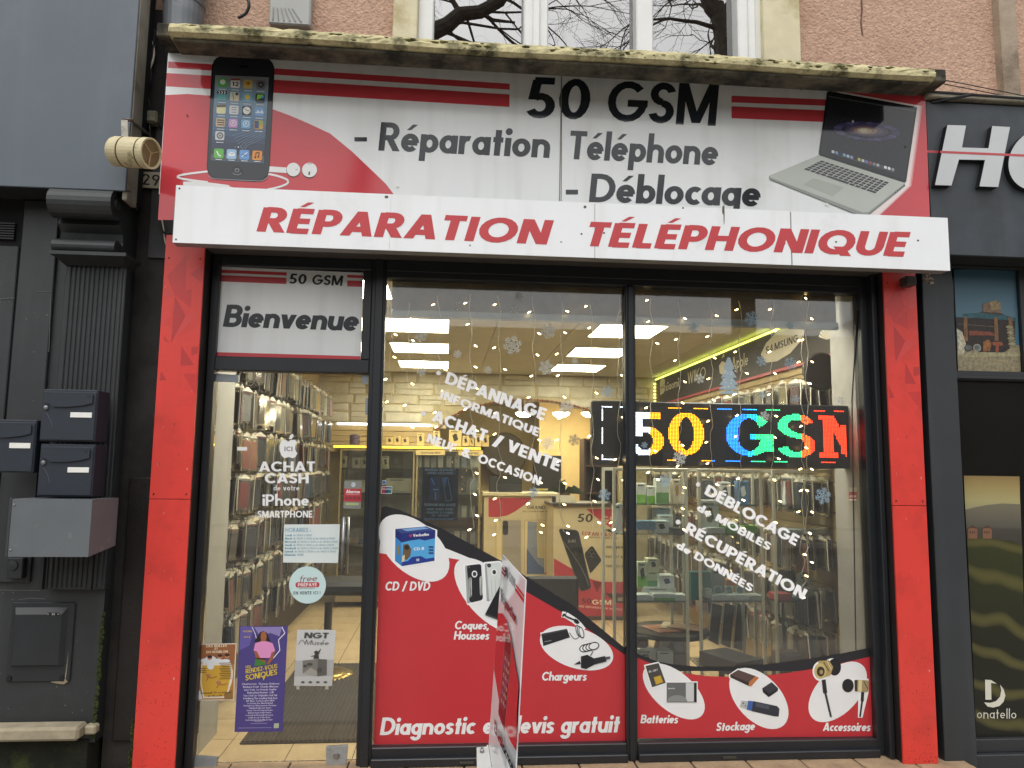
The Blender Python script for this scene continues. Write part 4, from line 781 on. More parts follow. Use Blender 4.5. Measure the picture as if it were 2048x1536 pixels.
pr = Print(PP, NY, .5); pr.poly([c8(995, 610), c8(1330, 600), c8(1318, 745), c8(988, 745)], '#a9aaa9', 0); pr.poly([c8(988, 745), c8(1318, 745), c8(1312, 822), c8(984, 822)], '#b9bab9', 0); pr.poly([c8(1058, 608), c8(1190, 595), c8(1268, 598), c8(1268, 735), c8(1185, 745), c8(1058, 720)], '#77756f', 1); pr.poly([c8(1190, 596), c8(1268, 600), c8(1265, 735), c8(1185, 745)], '#5d5b57', 2); pr.poly([c8(1060, 720), c8(1130, 670), c8(1180, 700), c8(1185, 745)], '#99978f', 3)
for x, y, a, b in ((1080, 655, 4, 3), (1120, 640, 6, 3), (1205, 690, 5, 6)): pr.ell(*c8(x, y), a, b, '#4a4844', 4, n=12)
pr.poly([c8(1150, 592), c8(1165, 550), c8(1155, 535), c8(1175, 520), c8(1195, 530), c8(1212, 505), c8(1216, 510), c8(1195, 560), c8(1200, 592)], '#3a3936', 3); pr.line([c8(1132, 572), c8(1165, 565)], 1.6, '#3a3936', 3)
pr.text('NGT', c8(1072, 415), c8(1278, 418), 11.5, '#4a4a48', 2, w=.25, slant=.15, ls=.06); pr.text('Musée', c8(1070, 470), c8(1280, 475), 9.5, '#3f3f3d', 3, w=.09, slant=.4, ls=.03); pr.curve(lambda u: c8(1022+60*u, 470-40*math.sin(u*3.1)), 8, 1, '#3f3f3d', 3)
for k in range(4): pr.ell(*c8(1060+k*65, 795), 4, 2.4, '#55534f', 2, n=10)
for x in (1018, 1268): pr.rect(*c8(x-14, 828), *c8(x+14, 858), mat('#a8a598', .4), 0)
pr.build('print', t)
al = thing('alarm_sticker', 'grey and red alarm warning sticker on the door glass near the handle', 'sticker', at(705, 1018, 0))
cA = lambda x, y: (660+x/6.4, 780+y/6.4)
plate([cA(185, 1162), cA(410, 1165), cA(395, 1522), cA(170, 1515)], PP, NY, .001, mat('#83847f', .4)).build('sheet', None, al)
pr = Print(PP, NY, .4); pr.poly([cA(180, 1262), cA(405, 1265), cA(402, 1430), cA(176, 1428)], '#b03a40', 0); pr.text('Alarme', cA(205, 1322), cA(385, 1322), 7, '#efe6e4', 1, ls=.06); pr.line([cA(205, 1338), cA(380, 1340)], 1, '#d8a0a0', 1)
for k in range(4): pr.rect(*cA(195+k*50, 1365), *cA(232+k*50, 1400), '#7c3a40', 1)
pr.ell(*cA(300, 1212), 4.5, 5, '#b9c0c4', 0, n=12); pr.rquad([cA(200, 1445), cA(370, 1448), cA(368, 1475), cA(198, 1472)], 2, '#a9b87a', 0); pr.build('print', al)
al = thing('alarm_sticker', 'small red and white alarm sticker on the pale wall by the second window', 'sticker', at(1706, 1000, .2))
pl = (2.2485, 0, 0); NX = (-1, 0, 0)
pr = Print((GX-.004, .2, 0), NX, .4); pr.poly([c6(0, 0), c6(1, 0), c6(1, 1)], '#cccccc') if False else None
pr.rect(1699, 975, 1714, 984, '#b4ada0'); pr.rect(1698, 984, 1714, 998, '#a8343a'); pr.text('ALM', (1699.5, 995), (1712.5, 995), 5, '#efe6e4', 1); pr.rect(1698.5, 998, 1713, 1001, '#e6e2da'); pr.build('print', al)
cs = thing('card_sticker', 'pair of small blue payment card stickers at the edge of the window', 'sticker', at(772, 988, 0))
pr = Print(GP, NY, .4); pr.rquad([cA(668, 1158), cA(718, 1155), cA(716, 1208), cA(665, 1212)], 1, '#cfd6da', 0); pr.rect(*cA(672, 1165), *cA(712, 1203), '#3a6ab0', 1); pr.rquad([cA(662, 1232), cA(798, 1235), cA(790, 1330), cA(650, 1325)], 2, '#e2e4e4', 0); pr.poly([cA(670, 1240), cA(710, 1240), cA(700, 1320), cA(660, 1318)], '#a8323c', 1); pr.poly([cA(710, 1240), cA(755, 1241), cA(745, 1320), cA(700, 1320)], '#28446a', 1); pr.poly([cA(755, 1241), cA(792, 1242), cA(784, 1322), cA(745, 1320)], '#2a6a66', 1); pr.text('UnionPay', cA(668, 1275), cA(780, 1275), 2.6, '#eeeeee', 2); pr.build('print', cs)
# navy offer poster inside the first window
t = thing('offer_poster', 'navy poster of two phones announcing exclusive offers behind the first window', 'poster', at(880, 1040, .03))
plate([(846, 935), (917, 937), (915, 1041), (842, 1040)], (0, .03, 0), NY, .0015, mat('#1f2c3a', .4)).build('sheet', None, t)
pr = Print((0, .03, 0), NY, .4, ); LB = '#a8c4dc'
pr.text('NOUVEAU TÉLÉPHONE ?', (850, 942), (911, 942.5), 5, LB, 1, w=.2); pr.text('- OFFRES EXCLUSIVES -', (851, 948.5), (910, 949), 5, LB, 1, w=.2)
pr.rquad([(860, 953), (881, 955), (880, 1001), (858, 1000)], 4, '#27456e', 0); pr.rquad([(884, 956), (896, 954), (905, 1001), (892, 1003)], 3, '#6f9cc8', 0); pr.rquad([(885.4, 957.4), (895, 955.6), (903.4, 1000), (893, 1001.6)], 2.4, '#24344c', 1); pr.poly([(885.5, 958), (894, 956), (890, 975)], '#4a7fc0', 2)
pr.line([(863, 957), (869, 970)], 2.4, '#6fa8e8', 1); pr.line([(866, 979), (877, 979)], 2.2, '#7fb8f0', 1); pr.line([(871, 984), (871, 1000)], 2, '#6fa8e8', 1)
pr.text('TÉLÉPHONE NEUF ACHETÉ', (848, 1012), (911, 1012.5), 5.2, LB, 1, w=.2); pr.text('* VERRE TREMPÉ OFFERT', (851, 1020.5), (907, 1021), 4.2, LB, 1, w=.18); pr.text('* TRANSFERT DE DONNÉES', (851, 1027), (907, 1027.5), 4.2, LB, 1, w=.18); pr.text('100% GRATUIT'.replace('%', ' '), (863, 1033), (898, 1033.3), 4.2, LB, 1, w=.18); pr.text('PROFITEZ-EN MAINTENANT !', (849, 1040), (910, 1040), 4, '#7fb0dc', 1, w=.18)
pr.build('print', t)

# ================================================================== LED board
LY = .12
lb = thing('led_board', 'long LED message board glowing 50 GSM in rainbow colours behind the glass', 'LED board', at(1440, 940, LY))
A, B = at(1184, 864, LY), at(1702, 876, LY); LZ0, LZ1 = at(1440, 934, LY).z, at(1440, 806, LY).z
MB().bbox(A.x, B.x, LY, LY+.06, LZ0, LZ1, .006).build('case', mat('#232328', .35, var=.1), lb)
NC, NR = 168, 40; mx, mz = .028, .03
gx = lambda c: A.x+mx+(B.x-A.x-2*mx)*(c+.5)/NC
gz = lambda r: LZ0+mz+(LZ1-LZ0-2*mz)*(r+.5)/NR
led_off = mat('#4a4b52', .4, name='unlit_led')
def ledm(c, s): return lamp_mat(c, s, 'lit_led_'+c[1:])
# the message: filled shapes sampled on the diode grid
lit = {}; shapes = []
def seg(c0, c1, r0, r1): shapes.append(lambda c, r: c0 <= c < c1 and r0 <= r < r1)
def ring(cx, cy, rx, ry, w, h, a0=0, a1=360):
    def f(c, r):
        x, y = c-cx, r-cy
        if (x/rx)**2+(y/ry)**2 > 1 or (x/max(.1, rx-w))**2+(y/max(.1, ry-h))**2 <= 1: return False
        an = math.degrees(math.atan2(y/ry, x/rx)) % 360
        return a0 <= an <= a1 if a0 <= a1 else (an >= a0 or an <= a1)
    shapes.append(f)
seg(24, 42, 33, 39); seg(24, 30, 17, 34); ring(31, 13, 12.5, 13, 7, 5, 205, 140)                    # 5
ring(58.5, 20, 12, 19, 7, 4.5)                                                                      # 0
ring(101, 20, 16, 19, 8, 4.5, 38, 352); seg(102, 118, 16, 21); seg(110, 118, 5, 20)                 # G
ring(133, 28.8, 12.5, 10.5, 7, 5, 15, 272); ring(133, 11.2, 13, 11.2, 7, 5, 0, 92); ring(133, 11.2, 13, 11.2, 7, 5, 192, 360)   # S
seg(149, 162, 1, 5); seg(149, 160, 35, 39); seg(152, 159, 2, 38); shapes.append(lambda c, r: 157 <= c < 168 and abs((r-36)+(c-157)*2.6) < 8 and 2 < r < 38); seg(164, 168, 4, 30)
for c in range(NC):
    for r in range(NR):
        rs = (r-19.5)/.84+19.5
        if any(f(c, rs) for f in shapes): lit[c, r] = 1
def dash(c0, c1, r0, r1):
    for c in range(c0, c1):
        for r in range(r0, r1): lit[c, r] = 1
for c0, c1 in ((3, 10), (15, 22), (47, 56), (64, 74), (80, 90), (97, 107), (113, 123), (146, 154), (160, 167)): dash(c0, c1, 39, 40)
for c0, c1 in ((3, 11), (18, 25), (46, 52), (69, 78), (85, 95), (102, 112), (118, 127), (150, 160)): dash(c0, c1, 0, 1)
dash(3, 4, 29, 38); dash(3, 4, 12, 24); dash(3, 4, 0, 4)
def led_colour(c, r):
    if c < 35.0: return '#dfe8ff'
    if c < 76: return '#ff9a0e'
    if c < 105+(r-20)*.1: return '#1566ff' if c < 100 else '#1a96ff'
    if c < 137: return '#30e888'
    return '#ff3418' if c > 142 else '#ff5a20'
groups = {}
for c in range(NC):
    for r in range(NR): groups.setdefault(led_colour(c, r) if (c, r) in lit else None, []).append((c, r))
for k, cells in groups.items():
    mb = MB(); h = .0031 if k else .0014
    m = led_off if k is None else ledm(k, {'#dfe8ff': 8, '#ff9a0e': 7, '#1566ff': 11, '#1a96ff': 9, '#30e888': 6.0, '#ff3418': 8, '#ff5a20': 8}[k])
    for c, r in cells:
        x, z = gx(c), gz(r); mb.add([(x-h, LY-.0015, z), (x, LY-.0015, z-h), (x+h, LY-.0015, z), (x, LY-.0015, z+h)], [(0, 1, 2, 3)])
    mb.build('leds', m, lb, kind='stuff')

# ================================================================== icicle lights, snowflakes and tree on the glass
CORD = mat('#cfc9b8', .4, var=.05, name='clear_cord')
BULB = lamp_mat('#ffd890', 28, 'warm_bulb')
bm_ = MB().lathe([(.0012, -.007), (.0023, -.006), (.0029, 0), (.0022, .008), (.0008, .010)], (0, 0, 0), 8).mesh('bulb', [BULB])
strands = [(781, 590, 800), (817, 600, 850), (878, 585, 850), (942, 600, 1055), (999, 600, 1065), (1068, 600, 1060), (1123, 600, 1062), (1184, 600, 1070), (1237, 600, 1055), (1304, 600, 955), (1359, 600, 1055), (1422, 600, 965), (1480, 600, 1052), (1544, 600, 1055), (1606, 600, 1190), (1613, 600, 1120)]
ordn = ['first', 'second', 'third', 'fourth', 'fifth', 'sixth', 'seventh', 'eighth', 'ninth', 'tenth', 'eleventh', 'twelfth', 'thirteenth', 'fourteenth', 'fifteenth', 'sixteenth']
for i, (x, y0, y1) in enumerate(strands):
    SYY = .07 if not (1180 < x and y0 < 940) else .075
    t = thing('string_light', 'hanging strand of tiny warm bulbs, %s along the windows counting from the door' % ordn[i], 'string light', at(x, y0, SYY), group='icicle light strands in the windows')
    pts = []; bl = []; y0 += random.uniform(-12, 10); ph = random.uniform(0, 6); kk = random.randrange(3)
    n = int((y1-y0)/14)
    for k in range(n+1):
        y = y0+(y1-y0)*k/n; dx = 3*math.sin(k*.9+ph)+random.uniform(-1.4, 1.4)*(1+max(0, (y-820)/90))
        pts.append(at(x+dx, y, SYY+random.uniform(-.006, .006)))
        if (k % 3 == kk and random.random() < .9) or k == n: bl.append((pts[-1], random.choice((-1, 1))))
    mb = MB().tube(pts, .0017, 5, CORD)
    for p, s in bl: mb.tube([p, p+Vector((s*.018, -.004, -.008))], .0013, 4, CORD)
    mb.build('cord', None, t)
    for p, s in bl: inst(bm_, 'bulb', p+Vector((s*.024, -.005, -.011)), (0, R(115*s), random.uniform(-.4, .4)), t)
flakes = [(842, 672, 13, 0, 'over the ceiling lights next to the door'), (1025, 690, 20, 0, 'largest one, high in the first window'), (1097, 661, 17, 0, 'high in the first window near its centre post'), (915, 708, 9, 0, 'small one above the computer repair lettering'), (1092, 735, 16, 0, 'just above the word ending of the first lettering'), (843, 743, 10, 0, 'beside the first lettering dot'), (1150, 722, 7, 0, 'tiny one under the ceiling light panels'), (976, 740, 8, 0, 'small one against the ceiling edge'), (1215, 783, 13, 1, 'blue-grey one above the LED board corner'), (1133, 815, 15, 0, 'bright one beside the dome lamps'), (1148, 880, 13, 2, 'dark one left of the LED board'), (1096, 887, 14, 0, 'faint one over the beige back wall'), (1067, 985, 11, 1, 'blue one over the counter'), (1209, 990, 13, 1, 'blue one under the LED board end'), (1030, 622, 10, 0, 'faint one on the shutter box, lower'), (1038, 592, 10, 0, 'faint one on the shutter box, upper'), (917, 612, 9, 0, 'faint one on the shutter box nearest the door'),
          (1388, 655, 12, 1, 'blue one against the ceiling of the second window'), (1504, 637, 17, 1, 'large one on the shutter box of the second window'), (1581, 651, 9, 1, 'small one on the shutter rail'), (1523, 722, 12, 1, 'beside the oval brand badge'), (1581, 727, 14, 1, 'under the oval brand badge'), (1399, 757, 11, 0, 'over the small brand names'), (1529, 832, 11, 0, 'on the green letter of the LED board'), (1526, 789, 8, 1, 'small one just above the LED board'), (1591, 798, 8, 1, 'small one above the red end of the LED board'), (1681, 801, 9, 0, 'white one on the pale pillar'), (1359, 916, 15, 0, 'glowing amber one on the LED board edge'), (1289, 890, 7, 1, 'tiny one in the figure five'), (1330, 962, 14, 1, 'blue one below the LED board'), (1646, 992, 18, 1, 'large spiky one over the hanging cases')]
FC = [mat('#d6dad2', .5, var=.04), mat('#9db6c4', .5, var=.04), mat('#6a7a80', .35, metal=.4, var=.04)]
for x, y, r, k, lab in flakes:
    mb = MB(); c = at(x, y, -.0015); rr = r*.00265
    for a in range(6):
        an = a*math.pi/3+.26; d = Vector((math.cos(an), 0, math.sin(an))); s = Vector((-math.sin(an), 0, math.cos(an))); w = rr*.045
        def bar(p, q_):
            u = (q_-p).normalized(); v = Vector((-u.z, 0, u.x))*w; mb.prism([p+v, q_+v, q_-v, p-v], (0, .0008+.00004*a, 0))
        bar(c, c+d*rr)
        for f, l in ((.45, .3), (.7, .26)):
            for sg_ in (1, -1): bar(c+d*rr*f, c+d*rr*(f+l*.6)+s*rr*l*sg_)
        bar(c+d*rr*.28-s*rr*.16, c+d*rr*.28+s*rr*.16)
    mb.build('snowflake', FC[k], label='snowflake sticker, '+lab, cat='sticker', group='snowflake stickers')
pr = Print(GP, NY, .5); cT = lambda x, y: (1170+x/3.357, 560+y/3.357)
for k, (y0, y1, w) in enumerate(((520, 600, 38), (575, 655, 52), (630, 705, 64), (680, 735, 72))): pr.poly([cT(965-8, y0), cT(965+8, y0), cT(965+w, y1), cT(965-w, y1)], '#a9bcc4', k*.3)
pr.rect(*cT(950, 735), *cT(985, 748), '#8fa2aa', 0); pr.ell(*cT(965, 755), 18, 3, '#a9bcc4', 1)
for k in range(14): pr.ell(*cT(965+random.uniform(-45, 45), random.uniform(600, 725)), 1.4, 1.4, '#dbe4e8', 2, n=8)
pr.build('tree_sticker', label='pale blue fir tree sticker above the LED board', cat='sticker')

# ================================================================== building next door on the door side
nb = thing('charcoal_building', 'charcoal painted masonry front with scroll bracket and fluted pilaster beside the red shop', 'building', (-2.4, -.1, 0))
NW = -.12
XE = at(209, 1200, NW).x
MB().box(-6, XE, NW, .3, .16, 2.75).build('wall', CHAR, nb)
MB().box(-6, XE-.02, NW+.02, .3, 2.75, 6.5).build('upper_wall', mat('#3a3f44', .8), nb)
# raised plain panels
a, b = at(32, 600, -.14), at(104, 600, -.14); MB().bbox(a.x, b.x, -.14, NW, at(60, 1165, -.14).z, at(60, 400, -.14).z, .004).build('wall_panel', CHAR, nb)
a = at(32, 600, -.14); MB().bbox(-6, a.x-.012, -.135, NW, at(10, 1165, -.14).z, at(10, 490, -.14).z, .004).build('wall_panel', CHAR, nb)
MB().box(-6, at(105, 450, -.125).x, -.126, NW, at(50, 500, -.13).z, at(50, 385, -.13).z).build('dark_recess', mat('#0d0e10', .9), nb)
vg = MB()
for k in range(7): z = at(15, 448+k*5, -.13).z; vg.box(-6, at(33, 450, -.13).x, -.145, -.126, z-.004, z+.003)
vg.build('vent_grille', mat('#15171a', .5), nb)
# fluted pilaster
x0, x1 = at(126, 640, -.2).x, at(240, 640, -.2).x; z0, z1 = at(170, 1180, -.2).z, at(180, 528, -.2).z
pl_ = MB().bbox(x0-.01, x1+.01, -.19, NW, z0, z1, .004).build('pilaster_shaft', CHAR, nb)
nf = 12; wv = (x1-x0)/nf
for k in range(nf):
    mb = MB(); cx = x0+wv*(k+.5); pts = [(cx+wv*.36*math.cos(t*math.pi/6), -.19-wv*.34*math.sin(t*math.pi/6), z0+.01) for t in range(7)]
    mb.prism(pts, (0, 0, z1-z0-.012)); mb.build('flute', CHAR, pl_, smooth=False)
# ledge, scroll bracket
mb = MB(); a = at(102, 508, -.28).x; b = at(255, 515, -.28).x; zt, zb = at(180, 505, -.28).z, at(180, 512, -.28).z
mb.prism([(a, -.3, zb), (a, -.3, zt), (a, NW, zt), (a, NW, zb)], (b-a, 0, 0)); zc = at(180, 531, -.22).z
mb.add([(a+.01, -.29, zb), (b-.01, -.29, zb), (x1+.005, -.21, zc), (x0-.005, -.21, zc), (a+.01, NW, zb), (b-.01, NW, zb), (x1+.005, NW, zc), (x0-.005, NW, zc)], [(0, 1, 2, 3), (1, 5, 6, 2), (4, 0, 3, 7)]); mb.build('capital', CHAR, nb)
a, b = at(110, 440, -.27).x, at(236, 440, -.27).x
zr = at(170, 407, -.3).z; prof = []
for k in range(15):
    t = R(100+k*17); prof.append((-.29+.075*math.cos(t), zr+.072*math.sin(t)))
prof += [(-.24, zr-.085), (-.205, zr-.12), (-.195, zr-.16), (-.2, zr-.18)]
zq = at(170, 491, -.28).z
for k in range(11):
    t = R(80+k*20); prof.append((-.25+.042*math.cos(t), zq+.036*math.sin(t)))
prof += [(NW, zq-.036), (NW, zr+.07)]
mb = MB(); mb.prism([(a, y, z) for y, z in prof], (b-a, 0, 0)); mb.build('scroll_bracket', CHAR, nb)
mb = MB(); mb.lathe([(.03, 0), (.03, .008), (.012, .01)], (b, -.29, zr), 16, 'X'); mb.build('scroll_eye', CHAR, nb)
MB().tube([at(x, y, -.33) for x, y in ((112, 383), (135, 374), (170, 371), (200, 374), (240, 379), (262, 383))], .004, 6, CABLE).build('cable', None, nb)
# stone sill and mossy base
MB().bbox(-6, at(160, 1470, -.2).x, -.22, NW, at(100, 1484, -.22).z, at(100, 1456, -.22).z, .012).bbox(at(160, 1470, -.2).x, at(188, 1470, -.18).x, -.17, NW, at(180, 1475, -.2).z, at(180, 1456, -.2).z, .008).build('stone_sill', STONE, nb)
MB().box(-6, at(180, 1500, -.1).x, -.13, .3, -.2, at(100, 1484, -.15).z).build('mossy_base', mat('#1d1f16', 1, var=.4, bump=.006, dirt='#38411a', dscale=7, name='mossy_dark_stone'), nb)
mo = MB()
for k in range(150):
    t = random.random(); p = at(207-20*t+random.uniform(-3, 3), 1225+250*t, -.13); r = random.uniform(.003, .008)
    mo.add([p+Vector((r*math.cos(i*1.05), 0, 1.5*r*math.sin(i*1.05))) for i in range(6)]+[p+Vector((0, -r, 0))], [(i, (i+1) % 6, 6) for i in range(6)])
mo.build('moss', MOSS, nb, kind='stuff')
# pale filler along the meter cabinet
fl = MB(); 
for pts in (((148, 1207), (146, 1225), (143, 1245), (141, 1270), (138, 1300), (134, 1340), (131, 1362)), ((103, 1362), (115, 1364), (128, 1365), (135, 1360))): fl.tube([at(x, y, NW-.001) for x, y in pts], .006, 6, mat('#9a8e76', .95, var=.2, bump=.003), r1=.011)
fl.build('filler_bead', None, nb)
ch_ = MB(); rs = random.Random(9)
for _ in range(170):                                                       # chips and specks in the charcoal paint
    x, y = rs.uniform(0, 205), rs.uniform(520, 1450); p = at(x, y, -.1212); l = rs.uniform(.0008, .004)
    if 32 < x < 104 and y < 1165: p.y = -.1412
    elif x < 32 and 490 < y < 1165: p.y = -.1362
    ch_.face([p+Vector((l*math.cos(k)*rs.uniform(.5, 1), 0, l*math.sin(k)*rs.uniform(.4, 1.2))) for k in (0, 1.3, 2.5, 3.8, 5)], mat(rs.choice(['#6a6c6a', '#55585a', '#8a8a84']), .8))
for pts in (((0, 597), (30, 596)), ((70, 584), (104, 583)), ((102, 590), (100, 640), (98, 700)), ((0, 1180), (80, 1181)), ((36, 1200), (60, 1196), (90, 1198))):
    ch_.tube([at(x, y, -.1412 if y < 1000 else -.1205) for x, y in pts], .0012, 4, mat('#6f7070', .8))
ch_.build('paint_chips', None, nb, kind='stuff')
# fascia board
FBY = -.34
fbd = thing('fascia_board', 'big plain slate grey fascia board of the neighbouring shop', 'fascia', at(130, 370, FBY))
xr = at(271, 100, FBY).x; zb = at(130, 377, FBY).z
MB().bbox(-6, xr, FBY, FBY+.012, zb, 4.6, .003).build('face', mat('#566069', .5, var=.07, scale=2, streak=('#626c75', .35), dirt='#626b73', dscale=1.2, name='slate_grey_panel'), fbd)
MB().bbox(xr-.02, xr+.004, FBY+.012, FBY+.125, zb-.04, 4.6, .003).build('edge_batten', mat('#8a8578', .8, var=.15, dirt='#5f5a4e', dscale=5, name='weathered_batten'), fbd)
MB().box(-6, xr-.02, FBY+.02, NW+.02, zb+.01, 4.6).build('carcass', mat('#15171a', .9), fbd)
# letter boxes
LBX = mat('#252c36', .5, var=.08, scale=30, bump=.0004, bscale=150, name='blue_black_letterbox_paint')
def mailbox(label, q, num, cut=False):
    YF, YB = -.39, -.26
    a, b = at(q[0], (q[1]+q[3])/2, YF), at(q[2], (q[1]+q[3])/2, YF); z1, z0 = at(q[2], q[1], YF).z, at(q[2], q[3], YF).z
    t = thing('letter_box', label, 'letter box', (b.x-.1, YB, z0), group='wall letter boxes')
    x0 = a.x; MB().bbox(x0, b.x, YF, YB, z0, z1, .004).build('body', LBX, t)
    w, h = b.x-x0, z1-z0; Xp = lambda u: x0+w*u; Zp = lambda v: z0+h*v
    MB().bbox(x0+.004, b.x-.004, YF-.006, YF-.0005, z0+.006, z1-.012, .003).build('front_door', LBX, t)
    fp = [(Xp(.07), Zp(.9)), (Xp(.93), Zp(.9)), (Xp(.93), Zp(.74)), (Xp(.75), Zp(.69)), (Xp(.45), Zp(.655)), (Xp(.22), Zp(.66)), (Xp(.16), Zp(.71)), (Xp(.07), Zp(.74))]
    MB().prism([(x, YF-.014, z) for x, z in fp], (0, .0075, 0)).build('flap', LBX, t)
    MB().lathe([(.002, -.008), (.0095, -.007), (.011, 0)], (Xp(.1), YF-.007, Zp(.64)), 16, 'Y', CHROME).build('lock', None, t)
    MB().bbox(Xp(.54), Xp(.93), YF-.009, YF-.0062, Zp(.46), Zp(.56), .001).build('name_plate', mat('#e8e8e2', .5, var=.02), t)
    ar = MB(); ar.tube([(Xp(.1+.13*math.sin(k/8*1.5)), YF-.0065, Zp(.55-.3*k/8)) for k in range(9)][::-1], .0016, 5, mat('#46505c', .5)); ar.build('embossed_arc', None, t)
    if num:
        pr = Print((0, YF-.0145, 0), NY, .5); pr.text(num, (q[2]-19, q[1]+16), (q[2]-12, q[1]+16), 4.5, '#14161a', 1, w=.16); pr.build('number', t)
    return t
mailbox('upper dark blue letter box of the two stacked on the fluted pilaster', (82, 780, 193, 884), '17')
mailbox('lower dark blue letter box of the stacked pair, above the grey parcel box', (77, 889, 187, 994), '19')
mailbox('dark blue letter box cut off by the picture edge beside the stacked pair', (-38, 840, 70, 946), '')
pb = thing('parcel_box', 'plain grey metal parcel box with angled side below the letter boxes', 'parcel box', at(100, 1112, -.35))
GP_ = mat('#62676b', .45, var=.05, dirt='#757a7d', dscale=14, dlo=.62, dhi=.7, name='grey_box_paint')
Yf = -.45; q = [at(25, 999, Yf), at(184, 999, Yf), at(177, 1114, Yf), at(14, 1114, Yf)]; xl, xr2, zt, zb2 = q[0].x, (q[1].x+q[2].x)/2, q[1].z, q[2].z
mb = MB(); dp = .2; mb.add([(xl, Yf, zb2), (xr2, Yf, zb2), (xr2, Yf, zt), (xl, Yf, zt), (xl, Yf+dp, zb2+.03), (xr2+.03, Yf+dp, zb2+.03), (xr2+.03, Yf+dp, zt), (xl, Yf+dp, zt)], [(0, 1, 2, 3), (1, 5, 6, 2), (3, 2, 6, 7), (0, 4, 5, 1), (4, 0, 3, 7), (5, 4, 7, 6)]); mb.build('body', GP_, pb)
MB().bbox(xl-.012, xl-.001, Yf-.002, Yf+.03, zb2, zt+.004, .002).build('hinge_strip', mat('#3c4043', .4), pb)
for k in (.12, .9): 
    c = (xl+.01, Yf-.001, zb2+(zt-zb2)*k); MB().lathe([(.001, -.003), (.004, -.002), (.005, 0)], c, 10, 'Y', CHROME).build('rivet', None, pb)
for x in (88, 185): p = at(x, 1135, -.24); MB().box(p.x-.008, p.x+.008, -.26, -.235, at(x, 1178, -.24).z, zb2+.04).build('mounting_rail', mat('#1d1f22', .5), pb)
bb = thing('bell_box', 'small black bell push box under the parcel box', 'bell box', at(29, 1158, -.16))
a, b = at(15, 1116, -.18), at(43, 1158, -.18); MB().bbox(a.x, b.x, -.18, -.13, b.z, a.z, .004).build('body', mat('#1f2226', .5), bb)
c = at(26, 1131, -.18); MB().lathe([(.004, -.008), (.022, -.006), (.024, 0)], c, 18, 'Y', mat('#26292d', .45)).build('push_button', None, bb)
mc = thing('meter_cabinet', 'black plastic meter cabinet with number 33 plate set in the wall', 'meter cabinet', at(85, 1363, NW))
a, b = at(25, 1205, -.13), at(139, 1363, -.13); BKP = mat('#26292d', .42, var=.1, name='black_plastic')
MB().bbox(a.x, b.x, -.13, NW-.0005, b.z, a.z, .003).build('frame', BKP, mc)
a2, b2 = at(33, 1216, -.145), at(125, 1330, -.145); MB().add([(a2.x, -.148, b2.z), (b2.x-.02, -.148, b2.z), (b2.x-.02, -.148, a2.z-.03), (a2.x, -.148, a2.z-.03), (a2.x-.012, -.1305, b2.z-.008), (b2.x, -.1305, b2.z-.008), (b2.x, -.1305, a2.z), (a2.x-.012, -.1305, a2.z)], [(0, 1, 2, 3), (1, 5, 6, 2), (3, 2, 6, 7), (0, 4, 5, 1), (4, 0, 3, 7)]).build('cover', BKP, mc)
for x, y in ((18, 1357), (124, 1356)): MB().lathe([(.003, -.006), (.012, -.005), (.013, 0)], at(x, y, -.131), 14, 'Y', mat('#14161a', .4)).build('lock', None, mc)
pr = Print((0, -.1495, 0), NY, .5); pr.rquad([(95, 1225), (118, 1225), (118, 1231.5), (95, 1231.5)], 2, '#0f1012', 0); pr.text('33', (103, 1230.3), (110, 1230.3), 4.2, '#c9c9c4', 1); pr.ell(96.5, 1228.3, 1.4, 1.4, '#9a9c9e', 1, n=10); pr.ell(116.5, 1228.3, 1.4, 1.4, '#9a9c9e', 1, n=10); pr.build('number_plate', mc)

# dark party strip with cables, plaque and loudspeaker
ps = thing('party_wall', 'stained blackish strip of wall between the red pilaster and the charcoal building', 'wall', (-1.55, .0, 0))
XP0, XP1 = XE, -1.42
MB().box(XP0, XP1+.02, -.03, .3, -.2, 3.9).build('render', DARKSTRIP, ps)
z5 = at(290, 516, -.04).z; MB().bbox(XP0+.06, XP1, -.045, -.03, z5, 3.3, .004).build('upper_board', mat('#414143', .6, var=.15), ps)
MB().bbox(XP0+.05, XP1, -.05, -.03, .14, at(270, 955, -.05).z, .004).build('lower_board', mat('#1b1514', .5, var=.3, bump=.002, name='wet_black_board'), ps)
mo = MB()
for k in range(90):
    t = random.random(); p = at(268-8*t+random.uniform(-4, 4), 1440+100*t, -.06); r = random.uniform(.003, .008)
    mo.add([p+Vector((r*math.cos(i*1.05), 0, 1.5*r*math.sin(i*1.05))) for i in range(6)]+[p+Vector((0, -r, 0))], [(i, (i+1) % 6, 6) for i in range(6)])
mo.build('moss', MOSS, ps, kind='stuff')
nbp = thing('house_number', 'old cream plaque with black number 29 half hidden by the sign', 'plaque', at(300, 375, -.06))
plate([(281, 343), (330, 345), (328, 377), (279, 374)], (0, -.06, 0), NY, .012, mat('#b3aa94', .6, var=.12, dirt='#7c735f', dscale=20)).build('plate', None, nbp)
pr = Print((0, -.06, 0), NY, .5); pr.text('29', (283.5, 370), (321, 372), 23, '#1d1b18', 1, w=.15); pr.build('number', nbp)
jb = thing('junction_box', 'small square beige junction box among the cables', 'junction box', at(298, 245, -.06))
a, b = at(286, 219, -.1), at(313, 245, -.1); JM = mat('#8f8c78', .6, var=.12, dirt='#5f5b48', dscale=16)
MB().bbox(a.x, b.x, -.1, -.04, b.z, a.z, .008).build('body', JM, jb); MB().bbox(a.x+.006, b.x-.006, -.106, -.1005, b.z+.006, a.z-.006, .004).build('lid', JM, jb)
